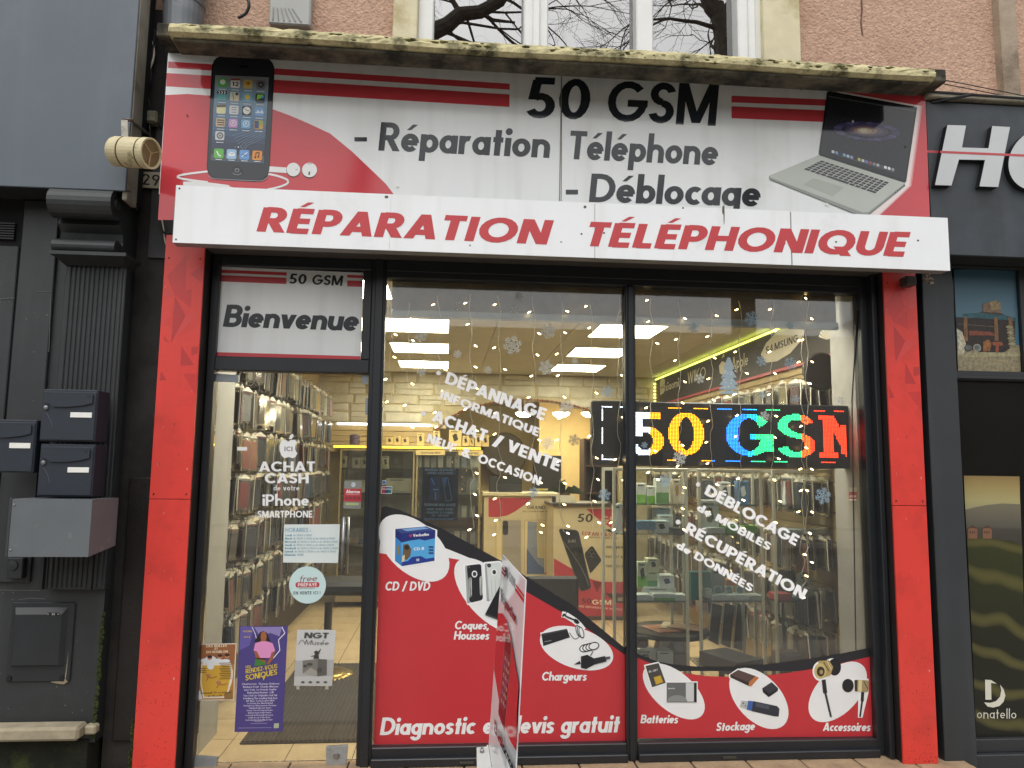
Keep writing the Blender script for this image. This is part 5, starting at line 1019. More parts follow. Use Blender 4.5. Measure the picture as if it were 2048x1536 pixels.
runs = [(CABLE, .006, [(303, 80), (297, 110), (288, 135), (284, 160), (292, 185), (298, 205), (300, 220)]), (CABLE, .005, [(310, 60), (306, 95), (300, 125), (302, 150), (296, 175), (286, 200), (292, 219)]), (CABLE, .006, [(322, 88), (330, 95), (334, 130), (330, 180), (322, 260)]), (CABLEW, .006, [(291, 62), (302, 80), (308, 100), (306, 120), (299, 140), (295, 170), (291, 200), (289, 222)]),
        (CABLE, .005, [(285, 125), (296, 110), (312, 90)]), (CABLE, .006, [(281, 215), (280, 250), (278, 300), (276, 360), (275, 420)]), (CABLEW, .004, [(283, 130), (287, 140), (285, 155)]), (CABLE, .005, [(290, 150), (283, 175), (286, 205), (297, 222)]), (CABLE, .005, [(298, 245), (300, 262), (300, 280)]), (CABLEW, .005, [(318, 400), (321, 425), (326, 450), (330, 480), (336, 496)]), (CABLE, .005, [(317, 395), (318, 430), (324, 460), (334, 468), (342, 466)]), (CABLE, .009, [(472, -30), (490, -10), (498, 8), (492, 26), (476, 36)])]
wh = ['thick black cable curling beside the junction box', 'black cable crossing behind the pale one', 'black cable running down beside the sign edge', 'pale cable hanging over the tangle', 'short black cable under the cornice end', 'long black cable running down to the scroll bracket', 'tiny loop of pale cable by the fascia batten', 'black cable looping into the junction box top', 'black cable leaving the junction box bottom', 'pale cable hanging below the house number', 'black cable looping below the sign corner', 'thick black hose curling above the cornice']
for (m, r, pts), lab in zip(runs, wh):
    Yc = -.09 if pts[0][1] > -20 else -.2
    P = [at(x, y, Yc+random.uniform(-.012, .012)) for x, y in pts]; sm = []
    for i in range(len(P)-1):
        p0, p1, p2, p3 = P[max(i-1, 0)], P[i], P[i+1], P[min(i+2, len(P)-1)]
        for k in range(5):
            t = k/5; sm.append(.5*((2*p1)+(p2-p0)*t+(2*p0-5*p1+4*p2-p3)*t*t+(3*p1-p0-3*p2+p3)*t**3))
    sm.append(P[-1]); MB().tube(sm, r*.9, 7, m).build('cable', None, label=lab, cat='cable', group='cables in the gap between the buildings', smooth=True)
sp = thing('loudspeaker', 'old cream cylindrical loudspeaker on a metal strap bracket', 'loudspeaker', at(265, 330, -.45))
SPM = mat('#c9bd98', .5, var=.08, dirt='#5d5a2e', dscale=9, dlo=.56, dhi=.68, name='yellowed_plastic')
c0, c1 = at(228, 303, -.43), at(303, 307, -.49); ax = (c1-c0).normalized(); rr = .07
def ringp(c, r, n=28):
    u = ax.cross(Vector((0, 0, 1))).normalized(); v = u.cross(ax); return [c+u*(r*math.cos(k*2*math.pi/n))+v*(r*math.sin(k*2*math.pi/n)) for k in range(n)]
mb = MB(); L_ = (c1-c0).length; prof = [(0, rr*.86), (.01, rr*.97), (.02, rr), (L_*.3, rr), (L_*.31, rr*.97), (L_*.34, rr*.97), (L_*.35, rr), (L_*.78, rr), (L_*.79, rr*.97), (L_*.82, rr*.97), (L_*.83, rr*1.02), (L_, rr*1.02), (L_, rr*.9), (L_-.008, rr*.88)]
vs = []; 
for d, r in prof: vs += ringp(c0+ax*d, r)
n = 28; k = len(prof); mb.add(vs, [(i*n+j, i*n+(j+1) % n, (i+1)*n+(j+1) % n, (i+1)*n+j) for i in range(k-1) for j in range(n)]+[tuple(range(n))]); mb.build('housing', SPM, sp, smooth=False)
mb = MB()
for d in (L_*.325, L_*.805): mb.tube(ringp(c0+ax*d, rr*.985)+[ringp(c0+ax*d, rr*.985)[0]], .003, 5)
mb.build('groove', mat('#5a5636', .8), sp)
mb = MB(); mb.face(ringp(c1-ax*.012, rr*.9)); mb.build('grille_cloth', mat('#6a5c46', .9, var=.2), sp)
gm = mat('#b09468', .6, var=.1); u = ax.cross(Vector((0, 0, 1))).normalized(); v = u.cross(ax); mb = MB()
for i in range(13):
    o = (i-6)/6.8*rr*.88; h = math.sqrt(max(0, (rr*.88)**2-o*o)); mb.tube([c1-ax*.006+v*o+u*h, c1-ax*.006+v*o-u*h], .0018, 4)
for t in (.5, 2.6, 4.7): mb.tube([c1-ax*.003, c1-ax*.003+(u*math.cos(t)+v*math.sin(t))*rr*.9], .003, 4)
mb.build('grille', gm, sp)
mb = MB(); p = at(248, 240, -.46); p2 = at(251, 298, -.505); mb.prism([p+Vector((-.014, 0, 0)), p+Vector((.016, 0, 0)), p2+Vector((.014, 0, 0)), p2+Vector((-.016, 0, 0))], (0, .006, 0)); mb.tube([p, at(262, 240, -.38), at(300, 272, -.06)], .008, 6); mb.build('bracket', mat('#85837a', .5, metal=.5, var=.2, dirt='#5a4a36', dscale=20), sp)
# rain hopper and vent on the wall
hp = thing('rain_hopper', 'grey zinc rainwater hopper at the cornice end', 'hopper', at(365, 36, -.1))
a, b = at(322, 20, -.2), at(402, 20, -.2); ZN = mat('#6f7377', .5, metal=.4, var=.15, dirt='#4a4a44', dscale=6)
mb = MB(); cx = (a.x+b.x)/2; ra = (b.x-a.x)/2; zt = at(360, 6, -.2).z; mb.lathe([(ra*.9, -.22), (ra, -.05), (ra, 0), (ra*1.04, .005), (ra*1.04, .02), (ra, .025), (ra, .5)], (cx, -.16, zt), 24); mb.build('body', ZN, hp)
vt = thing('wall_vent', 'pale grey plastic vent cover with crossed ribs on the pink wall', 'vent', at(580, 48, -.05))
a, b = at(539, 0, -.08), at(620, 48, -.08); VM = mat('#a9aaa6', .6, var=.05)
MB().bbox(a.x, b.x, -.08, -.02, at(580, 49, -.08).z, at(580, 49, -.08).z+.42, .008).build('cover', VM, vt)
mb = MB(); z0 = at(580, 47, -.08).z
for k in range(6): mb.prism([(a.x+.02+k*.03, -.084, z0+.012), (a.x+.026+k*.03, -.084, z0+.012), (a.x+.006+.02*k+.02, -.084, z0+.085), (a.x+.02*k+.02, -.084, z0+.085)], (0, .0035, 0))
mb.build('ribs', mat('#8b8c88', .6), vt)
nst = MB()
for k in range(14):
    c = at(1857+random.uniform(-7, 7), 558+random.uniform(-9, 9), -.2); r = random.uniform(.008, .016)
    nst.tube([c+Vector((random.uniform(-r, r), random.uniform(-r, r), random.uniform(-r, r))) for _ in range(3)], r*.55, 5)
nst.build('dry_leaf_clump', mat('#8c8070', .95, var=.3), label='small pale clump of dry debris caught under the fascia end', cat='debris')

# ================================================================== building next door on the other side
rb = thing('restaurant_front', 'charcoal restaurant front with metal capital letters and picture windows', 'shopfront', (3.2, 0, 0))
RY = -.30
DK = mat('#3b4147', .55, var=.06, streak=('#4a5056', .5), dirt='#2f3338', dscale=2, name='charcoal_sheet')
x0 = 2.545
MB().bbox(x0, 6.5, RY, RY+.02, at(1950, 511, RY).z, at(1950, 208, RY).z, .002).build('fascia', DK, rb)
MB().box(x0+.01, 6.5, RY+.021, -.0, at(1950, 511, RY).z+.01, at(1950, 212, RY).z).build('fascia_box', mat('#191b1e', .9), rb)
MB().bbox(x0-.01, 6.5, RY-.03, -.02, at(1950, 204, RY).z, at(1950, 192, RY).z, .005).build('coping', mat('#8f897a', .9, var=.2, bump=.003, dirt='#4f4a3e', dscale=8), rb)
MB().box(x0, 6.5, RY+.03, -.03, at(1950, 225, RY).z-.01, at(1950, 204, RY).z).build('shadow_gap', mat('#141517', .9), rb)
mb = MB(); p = at(1855, 183, -.33); mb.tube([p, at(2060, 198, -.33)], .008, 6); mb.tube([at(1862, 205, -.3), at(1940, 190, -.36)], .008, 6); mb.build('awning_arm', mat('#1b1c1e', .5), rb)
for yy in (168, 176): MB().tube([at(1888, yy-8, -.3), at(1950, yy+4, -.25), at(2060, yy+26, -.2)], .003, 5, CABLE).build('cable', None, rb)
LET = mat('#b9bcbd', .35, metal=.25, var=.03, name='brushed_letter'); SD = mat('#1a1b1d', .6)
H = [(1895, 250), (1932, 251), (1924, 295), (1977, 296.5), (1984.5, 252), (2020, 254), (1996.5, 374), (1959, 372.6), (1970, 320), (1918, 319), (1903, 371), (1870, 370)]
def raised(nm, pts, hole=None):
    P = [atp(x, y, (0, RY-.035, 0), Vector(NY)) for x, y in pts]; mb = MB(); n = len(P)
    if hole is None: mb.add(P, [tuple(range(n))], LET); mb.add(P+[p+Vector((0, .035, 0)) for p in P], [(i, n+i, n+(i+1) % n, (i+1) % n) for i in range(n)], SD)
    else:
        Q_ = [atp(x, y, (0, RY-.035, 0), Vector(NY)) for x, y in hole]; mb.add(P+Q_, [(i, (i+1) % n, n+(i+1) % n, n+i) for i in range(n)], LET)
        for S_ in (P, Q_): mb.add(S_+[p+Vector((0, .035, 0)) for p in S_], [(i, n+i, n+(i+1) % n, (i+1) % n) for i in range(n)], SD)
    return mb.build(nm, None, rb)
raised('letter', H)
el = lambda rx, ry: [(2082+rx*math.cos(k*math.pi/24)+(-.18*ry*math.sin(k*math.pi/24)), 318+ry*math.sin(k*math.pi/24)) for k in range(48)]
raised('letter', el(64, 63), el(33, 40))
pr = Print((0, RY-.0355, 0), NY, .4); pr.poly([(1880, 301.5), (2090, 310.5), (2090, 315), (1880, 306)], '#b8434a', 0); pr.build('red_line', rb)
pr = Print((0, RY, 0), NY, .4); pr.poly([(1853, 300.5), (2090, 310.5), (2090, 315), (1853, 305)], '#b8434a', 0); pr.build('red_line', rb)
xa, xb = at(1848, 640, -.13).x, at(1909, 640, -.13).x
MB().bbox(xa, xb, -.13, .1, -.05, at(1950, 511, -.2).z+.02, .003).build('pilaster', mat('#313437', .5, var=.06, streak=('#42464a', .5), name='charcoal_pilaster_sheet'), rb)
MB().box(2.54, xa, -.02, .1, -.1, 3.0).build('dark_joint', mat('#120e0e', .9), rb)
BXZ = lambda y: at(1975, y, -.05).z
FRR = mat('#2e3033', .45, var=.06)
MB().bbox(xb, 6.5, -.09, .05, BXZ(540), BXZ(511), .003).build('frame', mat('#16181b', .6), rb)
MB().bbox(xb, 6.5, -.085, .05, BXZ(762), BXZ(744), .003).bbox(xb, 6.5, -.1, -.085, BXZ(760), BXZ(755), .002).build('frame', FRR, rb)
MB().bbox(at(2037, 640, -.05).x, at(2100, 640, -.05).x, -.075, .05, BXZ(744), BXZ(540), .003).build('frame', FRR, rb)
MB().bbox(xb, 6.5, -.085, .05, BXZ(1500), BXZ(1474), .003).bbox(xb, 6.5, -.12, .05, -.05, BXZ(1500), .004).build('frame', FRR, rb)
MB().box(xb, 6.5, -.045, -.03, BXZ(1474), BXZ(540)).build('blackout_film', mat('#141412', .18, var=.3, scale=3, name='dark_window_film'), rb)
pt = thing('poster', 'faded beach picture of a straw hat on an old trunk in the upper restaurant window', 'poster', at(1975, 744, -.05))
cP = lambda x, y: (1840+x/5.486, 500+y/5.486)
PQ = [cP(372, 215), cP(1045, 212), cP(1108, 1338), cP(418, 1332)]
plate(PQ, (0, -.05, 0), NY, .003, picture_mat('sea_print', [(0, '#7d7760'), (.24, '#7a745c'), (.3, '#3f6a80'), (.6, '#56798a'), (1, '#3f6274')])).build('sheet', None, pt)
pr = Print((0, -.05, 0), NY, .4); pr.m = lambda c: mat(c, .4, var=.38, scale=55)
pr.poly([cP(405, 1020), cP(1092, 1045), cP(1106, 1336), cP(419, 1330)], '#8a8064', 0); pr.poly([cP(410, 1130), cP(1096, 1110), cP(1100, 1160), cP(412, 1180)], '#97906f', 1)
pr.poly([cP(392, 735), cP(1045, 775), cP(1040, 1040), cP(920, 1125), cP(640, 1120), cP(412, 1040)], '#2b2420', 1); pr.poly([cP(465, 700), cP(640, 690), cP(940, 720), cP(1050, 745), cP(1050, 782), cP(830, 758), cP(620, 748), cP(468, 722)], '#2f5a62', 2)
pr.poly([cP(640, 690), cP(680, 678), cP(880, 690), cP(935, 715), cP(800, 705)], '#463a34', 3); pr.poly([cP(680, 680), cP(686, 588), cP(760, 570), cP(830, 552), cP(878, 580), cP(885, 690)], '#7d6650', 4); pr.poly([cP(760, 575), cP(830, 552), cP(878, 580), cP(880, 650), cP(780, 660)], '#94825c', 5)
for a, b in ((475, 515), (810, 850), (965, 1005)): pr.poly([cP(a, 735), cP(b, 738), cP(b+8, 1000 if a < 900 else 830), cP(a+8, 1000 if a < 900 else 830)], '#7d5a38', 3)
pr.poly([cP(530, 890), cP(600, 884), cP(800, 905), cP(815, 940), cP(600, 938), cP(535, 940)], '#7a4230', 4); pr.line([cP(410, 812), cP(850, 845)], 1.2, '#6a5848', 3)
pr.poly([cP(400, 860), cP(460, 900), cP(500, 1030), cP(480, 1130), cP(418, 1150)], '#b9b49c', 3); pr.ell(*cP(525, 1075), 8, 7, '#4a463c', 4); pr.ell(*cP(622, 1075), 8, 8, '#8a8878', 4); pr.ell(*cP(622, 1072), 5, 5, '#55605f', 5); pr.ell(*cP(525, 1072), 5, 5, '#55605f', 5)
pr.poly([cP(690, 1010), cP(745, 980), cP(782, 1020), cP(765, 1110), cP(690, 1115)], '#8a5c34', 4); pr.poly([cP(790, 1010), cP(900, 1010), cP(905, 1045), cP(860, 1055), cP(860, 1120), cP(825, 1120), cP(825, 1050), cP(795, 1045)], '#8a4a34', 4)
for k in range(9): pr.ell(*cP(980+k*4+(k % 2)*6, 845+k*31), 7.5, 3.2, ['#8f8768', '#7a7258'][k % 2], 4+k*.1, n=14)
pr.build('print', pt)
pt = thing('poster', 'tall picture of green hills at sunset with a white D emblem, lower restaurant window', 'poster', at(1998, 1472, -.05))
cH = lambda x, y: (1880+x/2.4167, 900+y/2.4151)
plate([cH(114, 122), cH(384, 126), cH(420, 1385), cH(176, 1388)], (0, -.05, 0), NY, .003, mat('#23261c', .35, var=.15)).build('sheet', None, pt)
pr = Print((0, -.05, 0), NY, .4)
HS = lambda m, pts, l: Print((0, -.05, 0), NY, .4).poly(pts, m, l)
HS(picture_mat('sunset_sky_print', [(0, '#8f8a70'), (.35, '#a39a6c'), (.7, '#9a8a58'), (1, '#8a7348')]), [cH(115, 124), cH(384, 128), cH(388, 300), cH(123, 300)], 0).build('sky_print', pt)
HS(picture_mat('hazy_hill_print', [(0, '#35352f'), (.45, '#45433b'), (.5, '#57534a'), (1, '#6f6a58')]), [cH(122, 288), cH(170, 276), cH(230, 265), cH(300, 258), cH(388, 262), cH(396, 470), cH(132, 470)], 1).build('far_hill_print', pt)
HS(picture_mat('rolling_hill_print', [(0, '#15160f'), (.5, '#1c1e12'), (1, '#33361a')], ('#57532e', 1.15)), [cH(131, 428), cH(180, 424), cH(240, 428), cH(300, 436), cH(340, 438), cH(396, 460), cH(421, 1384), cH(175, 1386)], 2).build('field_print', pt)
pr = Print((0, -.05, 0), NY, .4)
for x in (135, 205): pr.poly([cH(x, 428), cH(x, 378), cH(x+22, 366), cH(x+44, 380), cH(x+44, 428)], '#7d5a44', 4); pr.poly([cH(x-3, 380), cH(x+22, 364), cH(x+47, 382), cH(x+22, 374)], '#4a342c', 5)
for x in (142, 152, 162, 212, 222, 232): pr.rect(*cH(x, 392), *cH(x+4, 402), '#3a2a24', 6)
pr.build('print', pt); pr = Print((0, -.05, 0), NY, .4); WD = '#d5d2c4'; pr.poly([cH(215, 1108), cH(244, 1110), cH(246, 1205), cH(217, 1205)], WD, 7); pr.poly([cH(244, 1110), cH(272, 1128), cH(244, 1124)], WD, 7)
pr.poly([cH(288, 1132), cH(305, 1155), cH(313, 1185), cH(305, 1215), cH(285, 1235), cH(255, 1243), cH(228, 1238), cH(210, 1218), cH(240, 1220), cH(268, 1212), cH(288, 1190), cH(293, 1160)], WD, 7)
pr.text('onatello', cH(174, 1296), cH(368, 1297), 20, WD, 7, w=.1, ls=.06); pr.build('print', pt)

# ================================================================== the shop inside
BW, CZ, LXW, RXW = 4.6, 2.54, -1.45, 2.43
fl = thing('shop_floor', None, None, (0, 2, 0)); structure(fl)
MB().box(LXW-.1, RXW+.1, .02, 7.2, -.2, -.004).build('floor_bed', mat('#5a4c38', .9), fl)
TS = .335
tm = MB().bbox(-TS/2+.0025, TS/2-.0025, -TS/2+.0025, TS/2-.0025, -.012, 0, .002).mesh('tile', [mat('#c4ab83', .42, var=.08, scale=5, dirt='#b0966d', dscale=3, name='beige_floor_tile')])
for i in range(12):
    for j in range(14): inst(tm, 'tile', (LXW+TS*(i+.5), .03+TS*(j+.5), 0), parent=fl)
ce = thing('shop_ceiling', None, None, (0, 2, CZ)); structure(ce)
CEIL = mat('#c9c6b8', .8, var=.05, bump=.0006, bscale=120, name='ceiling_board')
cm = MB().bbox(-.298, .298, -.298, .298, .0, .012, .002).mesh('ceiling_tile', [CEIL])
lights = [(-.26, 1.66), (-.26, 2.75), (-.26, 3.85), (1.36, 1.66), (1.36, 2.75), (1.36, 3.85), (-.62, .49), (.55, .49), (1.72, .49)]
MB().box(LXW-.1, RXW+.1, .0, BW+.1, CZ+.014, CZ+.2).build('ceiling_bed', mat('#6a5f4a', .9), ce)
for i in range(7):
    for j in range(8): inst(cm, 'ceiling_tile', (LXW+.3+i*.6, .3+j*.6, CZ), parent=ce)
PANEL = lamp_mat('#fff7dc', 18.5, 'lit_ceiling_panel')
FILLPANEL = lamp_mat('#fff9ec', 24.0, 'added_fill_panel')  # unseen fill panels added to brighten the goods behind the glass
for k, (x, y) in enumerate(lights):
    t = thing('ceiling_light', '%s glowing ceiling light panel %s' % (('near', 'middle', 'far')[k % 3] if k < 6 else ('first', 'second', 'third')[k-6], 'toward the door side' if k < 3 else 'toward the brand wall' if k < 6 else 'added unseen by the glass'), 'ceiling light', (x, y, CZ), group='square ceiling light panels')
    MB().box(x-.25, x+.25, y-.27, y+.27, CZ-.010, CZ-.003).build('diffuser', PANEL if k < 6 else FILLPANEL, t)
    f = MB(); w = .014
    for a, b, c, d in ((x-.264, x-.2505, y-.284, y+.284), (x+.2505, x+.264, y-.284, y+.284), (x-.25, x+.25, y-.284, y-.2705), (x-.25, x+.25, y+.2705, y+.284)): f.box(a, b, c, d, CZ-.014, CZ-.001)
    f.build('frame', mat('#d5ceb8', .4), t)
# walls
structure(MB().box(LXW-.1, LXW, .02, BW+.1, -.1, CZ+.1).build('wall_left', mat('#a8946a', .8, var=.06, name='beige_backing')))
structure(MB().box(RXW, RXW+.1, .02, BW+.1, -.1, CZ+.1).build('wall_right', mat('#a8946a', .8, var=.06)))
structure(MB().box(LXW-.1, RXW+.1, .02, .05, 2.47, CZ+.2).build('wall_front', mat('#3a352c', .8)))
bw = thing('wall_back', None, None, (0, BW, 0)); structure(bw)
# arch opening
AXc = (at(870, 870, BW).x+at(1245, 870, BW).x)/2; ARX = (at(1245, 870, BW).x-at(870, 870, BW).x)/2; AZ0 = at(870, 880, BW).z; AZ1 = at(1060, 800, BW).z; ARZ = AZ1-AZ0
def in_arch(x, z): return abs(x-AXc) < ARX and (z < AZ0 or ((x-AXc)/ARX)**2+((z-AZ0)/ARZ)**2 < 1)
mb = MB(); PLM = mat('#b3a784', .9, var=.12, bump=.004, bscale=25)
mb.box(LXW, AXc-ARX, BW, BW+.2, -.1, CZ+.1).box(AXc+ARX, RXW, BW, BW+.2, -.1, CZ+.1)
n = 24
for k in range(n):
    x0, x1 = AXc-ARX+2*ARX*k/n, AXc-ARX+2*ARX*(k+1)/n
    z = AZ0+ARZ*math.sqrt(max(0, 1-((((x0+x1)/2)-AXc)/ARX)**2)); mb.box(x0, x1, BW, BW+.2, z, CZ+.1)
mb.build('masonry', PLM, bw)
BRK = [mat(c, .9, var=.14, scale=9, bump=.006, bscale=22, name='cream_stone_'+c[1:]) for c in ('#c4bca6', '#beb59d', '#c9c2ad')]
def stone(L2, H2, k):
    """irregular dressed stone: jittered outline, rounded-off low face"""
    n = 12; out = []
    for i in range(n):
        a = 2*math.pi*i/n+.26; cx, sz_ = math.cos(a), math.sin(a); f = 1/max(abs(cx), abs(sz_), .72)
        out.append((cx*f*L2*random.uniform(.93, 1.0), sz_*f*H2*random.uniform(.88, 1.0)))
    d = random.uniform(.006, .016); vs = [(x, .004, z) for x, z in out]+[(x*.94, -d*.7, z*.86) for x, z in out]+[(x*.6, -d, z*.5) for x, z in out]
    mb = MB(); mb.add(vs, [(r*n+i, r*n+(i+1) % n, (r+1)*n+(i+1) % n, (r+1)*n+i) for r in (0, 1) for i in range(n)]+[tuple(2*n+i for i in range(n))], BRK[k % 3]); return mb.mesh('stone')
z = 1.72
while z < CZ-.02:
    H2 = random.uniform(.042, .072); x = LXW+random.uniform(-.15, 0)
    H2 = min(H2, (CZ-z)/2) if CZ-z < .2 else H2
    while x < RXW:
        L2 = random.uniform(.09, .22); xc = x+L2; k = random.randrange(3)
        split = random.random() < .22
        for zc, hh in (((z+H2*.48, H2*.5), (z+H2*1.5, H2*.5)) if split else ((z+H2, H2),)):
            if not any(in_arch(xc+d*L2*.6, zc+e*hh*.6) for d in (-1, 0, 1) for e in (-1, 1)): inst(stone(L2, hh, k), 'stone', (xc, BW-.004, zc), (0, random.uniform(-.03, .03), 0), parent=bw)
        x += 2*L2+.004
    z += 2*H2+.003
# rope light round the arch
rp = MB(); pts = [(AXc+ARX*math.cos(t*math.pi/30), BW-.03, AZ0+ARZ*math.sin(t*math.pi/30)) for t in range(1, 30)]
rp.tube(pts, .006, 6, mat('#7a4432', .6, name='red_brown_garland'), cap=True)
for i in range(len(pts)-1):
    for s in (.25, .75):
        p = Vector(pts[i]).lerp(Vector(pts[i+1]), s); rp.lathe([(.004, -.016), (.014, 0), (.004, .016)], p, 6, 'Z', mat('#8a4a34', .6))
rp.build('garland', None, label='red-brown bead garland edging the arch in the back wall', cat='garland')
# back room seen through the arch
structure(MB().box(-1.2, 3.2, 6.9, 7.0, -.1, 2.7).build('back_room_wall', mat('#a8976c', .85, var=.06)))
structure(MB().box(-1.2, 3.2, BW+.2, 7.0, 2.36, 2.4).build('back_room_ceiling', mat('#a8946a', .8)))
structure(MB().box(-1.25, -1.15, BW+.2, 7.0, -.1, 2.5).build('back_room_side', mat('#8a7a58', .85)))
structure(MB().box(at(1240, 880, 5.6).x, at(1240, 880, 5.6).x+.1, BW+.2, 7.0, -.1, 2.5).build('back_room_partition', mat('#b09a70', .85)))
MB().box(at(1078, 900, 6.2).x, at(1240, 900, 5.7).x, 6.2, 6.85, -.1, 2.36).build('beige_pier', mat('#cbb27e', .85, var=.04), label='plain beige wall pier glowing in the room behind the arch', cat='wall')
for k, px in enumerate((1048, 1122, 1180)):
    c = at(px, 826, 5.4); t = thing('dome_lamp', '%s glowing white dome lamp in the room behind the arch' % ('leftmost', 'middle', 'rightmost')[k], 'lamp', c, group='dome lamps behind the arch')
    MB().lathe([(.001, -.055), (.06, -.045), (.1, -.015), (.105, 0)], c, 20, 'Z', lamp_mat('#fff0c8', 110, 'dome_glow')).build('shade', None, t, smooth=True); MB().lathe([(.11, 0), (.11, .012), (.02, .02), (.015, 2.36-c.z)], c, 16, 'Z', mat('#cfc6b0', .5)).build('mount', None, t)
c = at(1010, 880, 6.5); MB().lathe([(.001, 0), (.3, 0), (.31, .03)], (c.x, 6.6, c.z-.2), 30, 'Y', mat('#4a4234', .7)).build('wall_disc', None, label='dark round panel on the wall behind the counter', cat='panel')
# roller shutter box over the windows
sb = thing('shutter_box', 'brown roller shutter casing with metal rail across the top of the windows', 'shutter', (1, .2, 2.2))
zs, ze = at(1000, 640, .1).z, at(1000, 624, .1).z
MB().box(MX1+.02, GX-.05, .13, .19, ze, CZ).build('casing', mat('#6b5f4b', .8, var=.25, scale=14, bump=.001, name='brown_shutter_casing'), sb)
MB().bbox(MX1+.02, GX-.05, .1, .128, zs, ze, .006).build('rail', mat('#8d9396', .4, metal=.3, var=.06), sb)
# pale wall piers beside the glass
for nm, x0, x1, y1, lab in (('wall_pier', LXW, at(457, 1000, .45).x, .47, 'pale plaster pier beside the door inside the shop'), ('wall_pier', GX-.003, 2.6, .3, 'pale plaster pier at the far end of the second window')):
    t = thing(nm, lab, 'wall', ((x0+x1)/2, .2, 0)); MB().bbox(x0, x1, .03, y1, -.02, CZ, .004).build('plaster', WHITEWALL, t)
    if x0 < 0: MB().tube([at(433, 765, .26), at(430, 900, .26), at(426, 1040, .26), at(420, 1062, .26), at(407, 1075, .26), at(403, 1119, .26)], .004, 6, mat('#17130f', .6)).build('crack_cable', None, t)
    else: MB().tube([atx(1715, 620, GX-.004), atx(1704, 800, GX-.004), atx(1707, 1000, GX-.004), atx(1712, 1300, GX-.004)], .004, 6, mat('#17130f', .6)).build('crack_cable', None, t)
# ---------------------------------------------------------------- hanging phone cases
BAGM = PLASTIC
def pack_mesh(col, w=.092, h=.175, card=None, th=.0065):
    mb = MB(); cm_ = mat(col, .35, var=.12, scale=20)
    mb.bbox(-th, th, -w/2, w/2, -h, -.0, .004, cm_)                       # case
    mb.box(-th-.003, th+.003, -w/2-.009, w/2+.009, -h-.012, .022, BAGM)           # clear bag
    mb.box(-.0012, .0012, -w/2-.01, w/2+.01, .012, .034, mat(card or '#cfc8b4', .5))   # header card
    mb.box(-.0016, .0016, -w/2-.02, -w/2-.0095, -h-.014, .03, mat(random.choice(['#c9c2ac', '#a89c7c', '#d6d0c0', '#6a6658']), .3))   # bag seam
    mb.add([(-th-.002, -w/2-.009, .022), (th+.002, -w/2-.009, .022), (th+.002, w/2+.009, .022), (-th-.002, w/2+.009, .022), (-.001, -.012, .05), (.001, -.012, .05), (.001, .012, .05), (-.001, .012, .05)], [(0, 1, 5, 4), (1, 2, 6, 5), (2, 3, 7, 6), (3, 0, 4, 7)], mat('#b8b09a', .3, var=.3, scale=60))
    return mb.mesh('phone_case', None)
cname = ['black', 'ivory', 'sand', 'grey', 'maroon', 'white', 'dark green', 'olive', 'red', 'tan', 'charcoal', 'plum', 'pale yellow', 'navy', 'blue', 'gold', 'coral', 'jet black', 'pink', 'brown']
cols = ['#1d1e1e', '#e6e0d0', '#cfc4a4', '#5a5c58', '#7a1f26', '#ecebe6', '#17302a', '#8c8660', '#c83228', '#b79a68', '#2a2e30', '#5a2438', '#e0d48c', '#1c2a4a', '#2f6a9a', '#c9a23c', '#e0745c', '#121212', '#d8a0a8', '#5a3a24']
packs = [pack_mesh(c, random.uniform(.07, .1), random.uniform(.145, .19), random.choice([None, None, None, '#b03030', '#e4e2da', '#2a2a2a', '#c9a84c']), random.uniform(.004, .009)) for i, c in enumerate(cols)]
def slat_wall(name, label, X, sgn, y0, y1, zs_, zlow):
    t = thing(name, label, 'display wall', (X, (y0+y1)/2, zlow)); m = mat('#b39c6c', .6, var=.06, name='beige_slat_board')
    z = zlow
    while z < 2.2: MB().bbox(min(X, X+sgn*.015), max(X, X+sgn*.015), y0, y1, z, z+.085, .003, m).build('slat', None, t); z += .092
    return t
HK = MB(); HK.tube([(0, 0, 0), (.22, 0, .004), (.235, 0, .02)], .0022, 5); HKL = HK.mesh('hook', [CHROME])
HK = MB(); HK.tube([(0, 0, 0), (-.22, 0, .004), (-.235, 0, .02)], .0022, 5); HKR = HK.mesh('hook', [CHROME])
rown = ['top', 'second', 'third', 'fourth', 'fifth', 'sixth', 'lowest']
